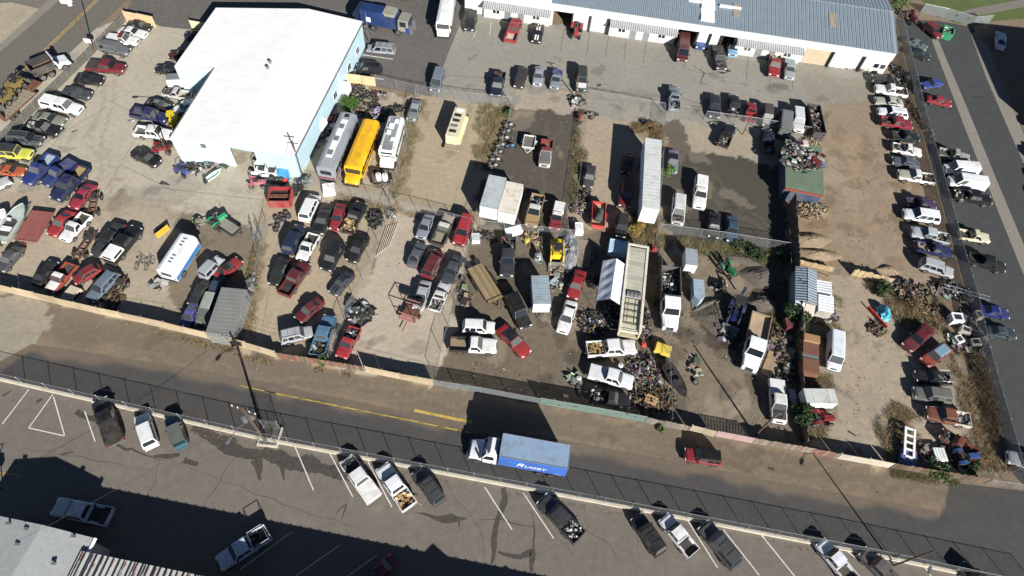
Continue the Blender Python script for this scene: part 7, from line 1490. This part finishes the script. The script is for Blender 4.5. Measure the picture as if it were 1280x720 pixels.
def pile(label, px, rx, ry, h, n, pal, seed, rz=0, name='scrap_heap', z0=0, long=.35, size=.27):
    R = random.Random(seed); b = P(*px, z0); m = MB(); cols = [hexc(c)[:3] for c in PAL[pal]]
    rx *= .82; ry *= .82; h *= .7; long *= .7
    for _ in range(int(n*.72)):
        a = R.uniform(0, 6.283); q = R.random()**.6; x = rx*q*math.cos(a); y = ry*q*math.sin(a); hh = h*max(.05, 1-q*q)
        z = R.uniform(0, hh); c = R.choice(cols); c = tuple(min(1, v*R.uniform(.7, 1.2)) for v in c)
        T = Matrix.Translation((x, y, z+.06)) @ Matrix.Rotation(R.uniform(0, 6.28), 4, 'Z') @ Matrix.Rotation(R.uniform(-.6, .6), 4, 'Y')
        t = R.random()
        c = tuple(v*.86+.14*sum(c)/3 for v in c)
        if pal in ('rust', 'metal', 'white', 'red') and R.random() < .13:   # bent body panels
            s = R.uniform(.35, .75); k = R.uniform(.1, .35)
            p_ = [T @ Vector(v) for v in ((-s, -s*.6, 0), (0, -s*.6, k), (0, s*.6, k), (-s, s*.6, 0), (s, -s*.5, .0), (s, s*.5, .05))]
            m.face([p_[0], p_[1], p_[2], p_[3]], 0, c); m.face([p_[1], p_[4], p_[5], p_[2]], 0, c); continue
        if pal in ('rust', 'metal', 'dark', 'toys', 'white') and R.random() < .09:   # tyres
            m.cyl(T @ Vector((0, 0, 0)), T @ Vector((0, 0, .2)), .33, n=12, col=(.02, .02, .02)); m.cyl(T @ Vector((0, 0, .19)), T @ Vector((0, 0, .207)), .18, n=8, col=(.16, .15, .14)); continue
        if t < long: L = R.uniform(.3, 1.0)*size*3; r = R.uniform(.015, .05); m.box(-L, L, -r*1.6, r*1.6, -r, r, 0, c, T)
        elif t < .88: s = R.uniform(.25, 1)*size; m.box(-s, s, -s*R.uniform(.3, .9), s*.6, -.02, s*R.uniform(.08, .7), 0, c, T, R.uniform(0, .1)*s, R.uniform(0, .3)*s)
        else: s = R.uniform(.15, .4)*size*1.6; m.cyl(T @ Vector((0, 0, -.05)), T @ Vector((0, 0, .12)), s, n=9, col=c)
    o = ob(name, m.mesh(name, ['scrap']), None, (b.x, b.y, z0), rz, kind='stuff'); o['label'] = label; o['category'] = 'scrap'; return o
PILES = [('mixed coloured rubbish heap in front of the service truck', (806, 462), 2.8, 2.6, .9, 420, 'trash', 0), ('dry brush and sticks below the rubbish heap', (815, 500), 3.6, 2.2, .7, 380, 'brush', .2), ('colourful heap of toys and parts below the canopy tent', (742, 404), 2.4, 2.0, .7, 300, 'toys', 0), ('heap of dark parts at the canopy tent mouth', (762, 392), 1.5, 2.4, .6, 160, 'dark', .2),
         ('sawn timber and stick heap below the green store', (1011, 262), 3.2, 2.0, 1.0, 520, 'wood', .1), ('white bumpers and black scrap on the green store', (999, 197), 3.3, 3.6, .6, 260, 'white', 0), ('red machine parts on the green store', (1019, 202), 1.5, 1.9, .6, 150, 'red', 0), ('pale scrap on the corner of the green store', (1012, 177), 1.8, 1.0, .6, 90, 'wood', 0),
         ('grey and white scrap parts behind the half stripped red pickup', (450, 393), 1.9, 2.0, .9, 260, 'white', 0), ('white sheet scrap in the car pen corner', (440, 383), .9, .8, .8, 60, 'metal', 0), ('black engine parts beside the tan loaded pickup', (469, 274), 1.2, 1.9, .8, 220, 'dark', .2), ('pink and white scrap at the pen corner', (488, 268), .9, 1.0, .5, 70, 'trash', 0),
         ('rusty engines and iron heap behind the coach', (456, 134), 2.2, 3.0, .8, 320, 'rust', -.5), ('engine blocks and green parts above the school bus', (472, 143), 2.0, 1.8, .9, 200, 'metal', 0), ('twisted red steel above the engine heap', (471, 118), 1.8, .8, .7, 60, 'red', .3), ('clutter along the pale blue wall beside the coach', (410, 165), 1.2, 5.0, .7, 160, 'metal', -.35), ('red tools and toolbox against the pale blue wall', (414, 150), .9, 1.7, .7, 70, 'red', -.4),
         ('scooter parts and wheels in front of the pale blue wall', (243, 211), 2.0, 1.5, .6, 120, 'metal', 0), ('long metal parts against the pale blue wall', (266, 207), 2.4, .6, .7, 90, 'white', .1), ('golf buggy parts and panels at the pale blue wall', (345, 223), 2.2, .9, .7, 110, 'white', 0), ('bags and clutter beside the wire gate and minivan', (374, 234), .9, 2.6, .7, 140, 'metal', -.3),
         ('orange and tan wood and machine parts above the water scooter', (664, 297), 1.8, 1.9, .7, 210, 'wood', 0), ('red machine parts beside the yellow bucket', (668, 288), 1.4, .7, .6, 80, 'red', 0), ('iron scraps under the compact loader', (697, 338), 1.4, 1.3, .4, 110, 'wood', 0), ('pink and teal machine heap by the chain-link', (724, 262), 1.6, 1.1, .8, 120, 'trash', 0), ('grey machine parts below the dark grey sedan', (730, 246), 1.2, 1.4, .7, 100, 'dark', 0), ('scrap along the chain-link by the flat trailer', (582, 372), .8, 2.2, .4, 110, 'rust', .2), ('black trailer parts beside the silver generator', (610, 297), 1.6, .7, .4, 70, 'dark', -.2),
         ('rusty iron and bicycle scraps right of the wooden bed tipper', (971, 425), 2.0, 2.4, .7, 300, 'rust', 0), ('thin iron scrap below the rusty iron', (982, 447), 1.6, 1.6, .5, 130, 'rust', 0), ('dark scrap beside the board wall', (983, 465), 1.4, 2.0, .5, 120, 'dark', 0), ('red engine parts under the small white trailer', (1018, 518), 1.6, .9, .5, 110, 'red', 0), ('boards and junk in front of the tin shed', (1020, 392), 2.6, 1.6, .5, 170, 'wood', 0), ('junk boat hull remains in front of the white shed', (1038, 396), 1.3, .8, .5, 70, 'white', .5),
         ('long scrap bank at the edge of the bare dirt yard', (1135, 365), 4.2, 2.0, .8, 420, 'rust', -.25), ('grey branches and scrap under the ladder', (1190, 365), 3.4, 1.6, .8, 300, 'white', -.2), ('grey boards and scrap between weeds and appliances', (1165, 388), 3.0, 1.4, .6, 240, 'brush', -.2), ('light junk along the east slatted fence', (1217, 415), 1.2, 4.2, .6, 240, 'white', .2), ('pale scraps around the appliances', (1200, 430), 2.2, 1.6, .4, 130, 'white', 0), ('dry sticks below the turquoise tarp', (1096, 412), 1.6, 1.2, .4, 120, 'brush', 0), ('red parts in the shade behind the board fence', (1153, 565), .9, 1.3, .5, 60, 'red', 0), ('dark clutter around the blue tractor', (1190, 570), 2.4, 1.6, .5, 140, 'dark', 0),
         ('junk under the fence behind the white workshop corner', (1128, 98), 1.8, 4.5, .5, 200, 'dark', .35), ('boxes and pallets at the workshop corner wall', (1073, 88), 2.2, .7, .7, 70, 'wood', -.15), ('scrap metal beside the dark row on the east fence', (1150, 150), .9, 6.0, .4, 200, 'brush', .25), ('white sacks and scraps beside the step van rear', (198, 357), 1.3, .9, .5, 70, 'white', .3), ('bottles and white clutter above the green mower trailer', (250, 277), 1.0, .9, .5, 60, 'white', 0), ('blue and white clutter at the container end', (312, 360), 1.0, 2.4, .5, 90, 'white', 0), ('white machine clutter beside the bare axle frame', (147, 360), .8, .9, .5, 60, 'white', 0), ('scrap and hoses beside the tan sheet fence', (140, 375), 1.4, 1.8, .4, 90, 'rust', .4),
         ('white and dark scrap at the gate post', (722, 128), 1.3, 1.6, .7, 110, 'white', 0), ('dark and white parts on the brown pad beside the wire fence', (740, 145), 1.0, .8, .7, 50, 'white', 0), ('grey parts pile behind the small silver sedan', (497, 136), 1.4, .8, .6, 60, 'dark', 0), ('scrap under the black pickup wreck nose', (905, 88), 1.0, 1.0, .4, 60, 'metal', 0), ('white scrap behind the loose wheel', (718, 476), .9, .8, .5, 50, 'white', 0), ('red and white bits near the askew black pickup', (893, 155), 1.2, .4, .4, 24, 'trash', 0), ('green frame scraps on the grey van tail', (978, 170), 1.3, .8, .5, 60, 'metal', .4), ('green and red bits by the stock trailer foot', (808, 415), 1.0, 1.4, .4, 60, 'trash', 0), ('black hose and pipe tangle beside the tipper', (805, 395), .8, 1.2, .4, 60, 'dark', 0), ('small white litter on the dump truck yard', (867, 462), .8, 2.4, .08, 40, 'white', .2), ('pale litter beside the red sedan', (695, 353), 1.0, 2.0, .1, 40, 'white', 0), ('pale litter by the dug dirt', (898, 356), 1.4, 1.2, .1, 40, 'white', 0), ('clutter on ground beside the navy backhoe', (905, 415), 1.0, 2.4, .4, 70, 'metal', .1)]
for i, (lab, px, rx, ry, h, n, pal, rz) in enumerate(PILES):
    z0 = 2.6 if 'on the green store' in lab or 'corner of the green store' in lab else (.99 if 'litter' in lab and False else 0)
    pile(lab, px, rx, ry, h, n, pal, 100+i, rz, 'litter' if 'litter' in lab else 'scrap_heap', z0, .65 if pal in ('wood', 'brush') else .3)
# dug earth
def mound(label, px, rx, ry, h, seed, rz=0, mat='dirtpile'):
    R = random.Random(seed); n, k = 30, 12; secs = []
    for i in range(k+1):
        t = i/k; secs.append([(rx*(1-t)*math.cos(2*math.pi*j/n)*(1+.18*math.sin(3*2*math.pi*j/n+seed)), ry*(1-t)*math.sin(2*math.pi*j/n)*(1+.15*math.sin(2*2*math.pi*j/n+seed)), h*math.sin(t*math.pi/2)**1.4*R.uniform(.8, 1.15)-.05*(i == 0)) for j in range(n)])
    m = MB(); m.loft(secs, 0, True, False); b = P(*px); o = ob('earth_mound', m.mesh('earth_mound', [mat], 60), None, (b.x, b.y, 0), rz, kind='structure'); return o
mound('a', (952, 378), 2.0, 1.5, .7, 3); mound('b', (893, 395), 2.0, 2.6, .5, 4); mound('c', (950, 345), 2.4, 1.8, .6, 5); mound('d', (1012, 300), 3.0, 1.4, .6, 6, 0, 'tan_dirt'); mound('e', (1020, 318), 3.2, 1.2, .5, 7, 0, 'tan_dirt'); mound('f', (930, 325), 3.0, .9, .5, 8, -.3); mound('g', (885, 380), 2.6, .6, .5, 9, .5)
mound('h', (1110, 337), 1.6, .8, .4, 10, 0, 'tan_dirt')
# weeds and dry grass: nobody could count the blades
def weeds(name, label, poly, n, cols, h, seed, spread=.32, clump=9):
    R = random.Random(seed); w2 = W2(poly); xs = [p[0] for p in w2]; ys = [p[1] for p in w2]; m = MB(); cs = [hexc(c)[:3] for c in cols]; cnt = 0; tries = 0
    while cnt < n and tries < n*12:
        tries += 1; x = R.uniform(min(xs), max(xs)); y = R.uniform(min(ys), max(ys))
        if not inpoly(np.array([x]), np.array([y]), w2)[0]: continue
        if vnoise(np.array([x]), np.array([y]), 1.6, 50)[0] < .38: continue
        cnt += 1; c = R.choice(cs); c = tuple(v*R.uniform(.7, 1.2) for v in c)
        for _ in range(clump):
            a = R.uniform(0, 6.283); l = h*R.uniform(.5, 1.2); dx, dy = math.cos(a), math.sin(a); wd = .016
            px_, py_ = x+R.uniform(-spread, spread), y+R.uniform(-spread, spread); lean = R.uniform(.2, 1.0)*l; l *= .75
            m.face([(px_-dy*wd, py_+dx*wd, 0), (px_+dy*wd, py_-dx*wd, 0), (px_+dx*lean, py_+dy*lean, l)], 0, c)
    o = ob(name, m.mesh(name, ['leaf']), None, kind='stuff'); o['label'] = label; o['category'] = 'weeds'
DRY = ['#948464', '#837252', '#a8977a', '#71644a', '#66644a']; GRN = ['#586238', '#667046', '#7c7c54', '#48532e']; BRN = ['#6c583e', '#7c664a', '#524434', '#8f7c5c']
weeds('dry_grass', 'dry tan weeds beside the scrapped motorcycles', [(600,128),(642,132),(625,190),(612,215),(595,215),(590,170)], 798, DRY+GRN[:1], .45, 1)
weeds('dry_grass', 'dry weeds between motorhome and yellow camper', [(505,125),(535,125),(512,215),(492,258),(484,250)], 627, DRY+GRN[:1], .4, 2)
weeds('dry_grass', 'dry weeds at the chain-link of the semi trailer pen', [(717,160),(736,165),(730,250),(714,270)], 494, DRY+GRN, .45, 3)
weeds('dry_grass', 'thick golden weeds under the semi trailer nose', [(785,262),(822,268),(818,305),(778,300)], 912, DRY+BRN[:1], .7, 4)
weeds('dry_grass', 'dry weeds above the long semi trailer', [(795,148),(829,158),(829,180),(790,165)], 494, DRY+BRN, .5, 5)
weeds('dry_grass', 'dry weeds along the foot of the dark lot fence', [(822,292),(900,304),(985,318),(985,335),(900,322),(822,312)], 912, GRN+DRY, .45, 6)
weeds('dry_grass', 'brown weeds along the east slatted fence', [(1185,440),(1235,440),(1268,590),(1215,590),(1200,500)], 988, BRN+DRY, .6, 7)
weeds('dry_grass', 'golden weeds around the scrap bank', [(1105,360),(1180,375),(1190,440),(1160,420),(1110,400)], 722, DRY+BRN, .6, 8)
weeds('dry_grass', 'dry weeds in the pen below the grey beige wagon', [(1095,530),(1120,505),(1150,520),(1150,575),(1100,575)], 798, DRY, .55, 9)
weeds('dry_grass', 'weeds along the road fence foot', [(150,402),(310,440),(345,452),(450,468),(455,474),(340,458),(200,420)], 798, DRY, .3, 10, .1, 5)
weeds('dry_grass', 'weeds around the small white trailer', [(985,470),(1040,470),(1050,545),(1000,550)], 912, DRY+BRN+GRN, .5, 11)
weeds('dry_grass', 'dry weeds along the crowded pen fence', [(310,320),(335,290),(316,425),(300,428)], 494, DRY, .3, 12)
weeds('dry_grass', 'weeds at the foot of the kerb wall', [(180,520),(330,556),(560,600),(820,648),(1080,697),(1080,702),(820,655),(560,606),(330,562),(180,530)], 988, DRY+BRN, .18, 13, .1, 4)
weeds('dry_grass', 'green weeds in front of the tin shed', [(960,335),(1055,375),(1060,420),(1040,440),(960,420)], 912, GRN+DRY, .5, 14)
weeds('dry_grass', 'weeds along the chain-link below the bus', [(385,234),(490,258),(590,285),(590,292),(490,266),(385,242)], 456, DRY, .3, 15)
weeds('dry_grass', 'weeds by the road below the blue tractor', [(1115,586),(1160,592),(1200,600),(1200,608),(1115,596)], 342, DRY+GRN, .4, 16)
def shrub(label, px, r, h, n, cols, seed, name='shrub', trunk=.05, leaf=.14, tall=1.0, cat='shrub'):
    R = random.Random(seed); b = P(*px); T = thing(name, label, cat, None, (b.x, b.y, 0)); m = MB(); cs = [hexc(c)[:3] for c in cols]; blobs = []
    for _ in range(max(6, int(7*r))):
        a = R.uniform(0, 6.28); q = R.random()**.6*r*.75; zz = R.uniform(.25, .85)*h; blobs.append((q*math.cos(a), q*math.sin(a), zz, R.uniform(.3, .55)*r*(1.15-zz/h*.5)))
    blobs.append((0, 0, h*.8, r*.4))
    for _ in range(n):
        x, y, z, rr = R.choice(blobs); d = Vector((R.gauss(0, 1), R.gauss(0, 1), R.gauss(0, .9))).normalized()*rr*R.random()**.35; p = Vector((x, y, z))+d
        if p.z < .05: p.z = .05
        u = Vector((R.gauss(0, 1), R.gauss(0, 1), R.gauss(0, 1))).normalized(); v = u.orthogonal().normalized(); s = leaf*R.uniform(.5, 1.2); c = R.choice(cs); c = tuple(q*R.uniform(.5, 1.1) for q in c)
        m.face([p-u*s, p+v*s*.45, p+u*s, p-v*s*.45], 0, c)
    ob('foliage', m.mesh('foliage', ['leaf']), T)
    def stems(mm):
        for x, y, z, rr in blobs: mm.cyl((x*.1, y*.1, 0), (x, y, z), trunk, trunk*.35, 5)
    part(T, 'stem', 'polewood', stems)
G_ = ['#4c6034', '#3e502c', '#60764a', '#566a3c', '#6e7c50']; J_ = ['#3a4c30', '#46583a', '#566848', '#2e3e28']
shrub('bright green bush at the side of the long semi trailer', (833, 222), 1.4, 1.8, 800, ['#5c7a3c', '#6a8a44', '#4c6a34', '#7c9650'], 1, leaf=.13)
shrub('dark green juniper beside the tin shed', (990, 398), 1.7, 2.6, 3000, J_, 2); shrub('dark green juniper at the board wall by the road', (999, 523), 1.5, 2.8, 2800, J_, 3)
shrub('leafy bush growing through the road fence by the blue tractor', (1165, 592), 1.7, 1.6, 800, G_, 4); shrub('small bush at the light blue pickup tail', (405, 450), .8, 1.2, 900, G_, 5); shrub('green weed bush beside the tyre heap', (437, 133), 1.6, 1.0, 2200, ['#4f6a34', '#5a763c', '#405a2c'], 6, leaf=.12)
shrub('low dark bush on the scrap bank', (1102, 365), 1.6, 1.3, 1800, J_, 7); shrub('green weed clump beside the stock trailer', (816, 378), .7, .8, 500, G_, 8); shrub('small green bush by the motorcycle fence', (637, 142), .8, .9, 600, G_, 9); shrub('dark bush at the corner of the dark lot fence', (945, 318), 1.6, .9, 1600, J_, 10); shrub('low bush below the teal blue car', (925, 308), 1.4, .8, 1200, J_+G_[:2], 11)
shrub('shrub growing at the far end of the workshop', (1119, 8), 2.2, 2.6, 800, G_, 12, leaf=.2); shrub('tall bush behind the blue refuse truck', (500, -2), 2.0, 1.8, 1500, G_, 13, leaf=.2); shrub('dry bush in front of the gravel bed by the street', (555, 0), 1.6, 1.5, 1000, G_+DRY[:2], 14, leaf=.2)
shrub('small weed bush at the tan panel fence foot', (824, 535), .7, .6, 400, G_, 15); shrub('dark scrub at the tin shed corner', (978, 325), 1.2, 1.0, 900, J_, 16); shrub('small dry bush above the semi trailer', (815, 160), 1.4, .9, 900, BRN+DRY[:2], 17); shrub('golden dry bush under the semi trailer nose', (797, 290), 1.5, 1.2, 1500, ['#a08a4a', '#b89c58', '#7c6a38'], 18, leaf=.1)
shrub('dark scrub beside the blue tractor', (1212, 585), 1.2, 1.0, 900, J_, 19); shrub('dry bush on the weedy pen edge', (1140, 385), 1.6, 1.1, 1300, BRN+DRY[:2], 20, leaf=.1)
# shaded antenna rack beside the shingled building
T = thing('antenna_rack', 'dark spindly rack standing beside the shingled building', 'rack', None, P(4, 612)); part(T, 'mast', 'trim', lambda m: (m.cyl((0,0,0), (0,0,3.0), .06, n=6), m.cyl((-.5,0,2.6), (.5,.1,2.8), .04, n=5), m.cyl((0,-.5,2.2), (.1,.5,2.4), .04, n=5))); part(T, 'box', 'trim', lambda m: m.box(-.3, .3, -.3, .3, 1.6, 2.1))

# stones, chips and litter strewn over the yard
def debris(name, label, poly, n, seed, cols, smin=.03, smax=.11):
    R = random.Random(seed); w2 = W2(poly); xs = [p[0] for p in w2]; ys = [p[1] for p in w2]; m = MB(); cs = [hexc(c)[:3] for c in cols]
    pts = np.column_stack([np.array([R.uniform(min(xs), max(xs)) for _ in range(n*2)]), np.array([R.uniform(min(ys), max(ys)) for _ in range(n*2)])]); ok = inpoly(pts[:, 0], pts[:, 1], w2); nz = vnoise(pts[:, 0], pts[:, 1], 3.0, 60+seed)
    for (x, y), k, z in zip(pts, ok, nz):
        if not k or z < R.uniform(.2, .8): continue
        s = R.uniform(smin, smax)*R.uniform(.3, .75); c = R.choice(cs); a = R.uniform(0, 3.1)
        T = Matrix.Translation((x, y, -.02)) @ Matrix.Rotation(a, 4, 'Z'); m.box(-s, s, -s*R.uniform(.4, 1), s*.7, 0, .02+s*R.uniform(.3, .9), 0, tuple(v*R.uniform(.6, 1.2) for v in c), T, s*.25, s*.2)
    o = ob(name, m.mesh(name, ['scrap']), None, kind='stuff'); o['label'] = label; o['category'] = 'litter'
STONE = ['#8a7c68', '#a39682', '#5c5246', '#736655', '#b8ac98', '#463e36']
debris('loose_stones', 'stones and chips strewn over the dark dirt yard', [(592,288),(822,298),(1000,330),(1004,556),(832,530),(550,478)], 1700, 1, STONE+['#d0ccc4', '#2c2824'])
debris('loose_stones', 'stones strewn over the weedy pen and bare dirt yard', [(1010,120),(1100,110),(1190,340),(1250,580),(1010,550),(1010,345)], 1700, 2, STONE)
debris('loose_stones', 'stones strewn over the car pens', [(385,240),(490,125),(735,130),(716,290),(590,290),(545,475),(305,432)], 1300, 3, STONE)
debris('loose_stones', 'stones strewn along the dusty road shoulder', [(0,368),(310,440),(545,488),(940,558),(1180,600),(1180,632),(590,524),(210,455),(60,428)], 800, 4, STONE)
debris('loose_stones', 'chips strewn over the concrete yard edge', [(0,240),(250,265),(330,300),(300,425),(0,355)], 600, 5, STONE)
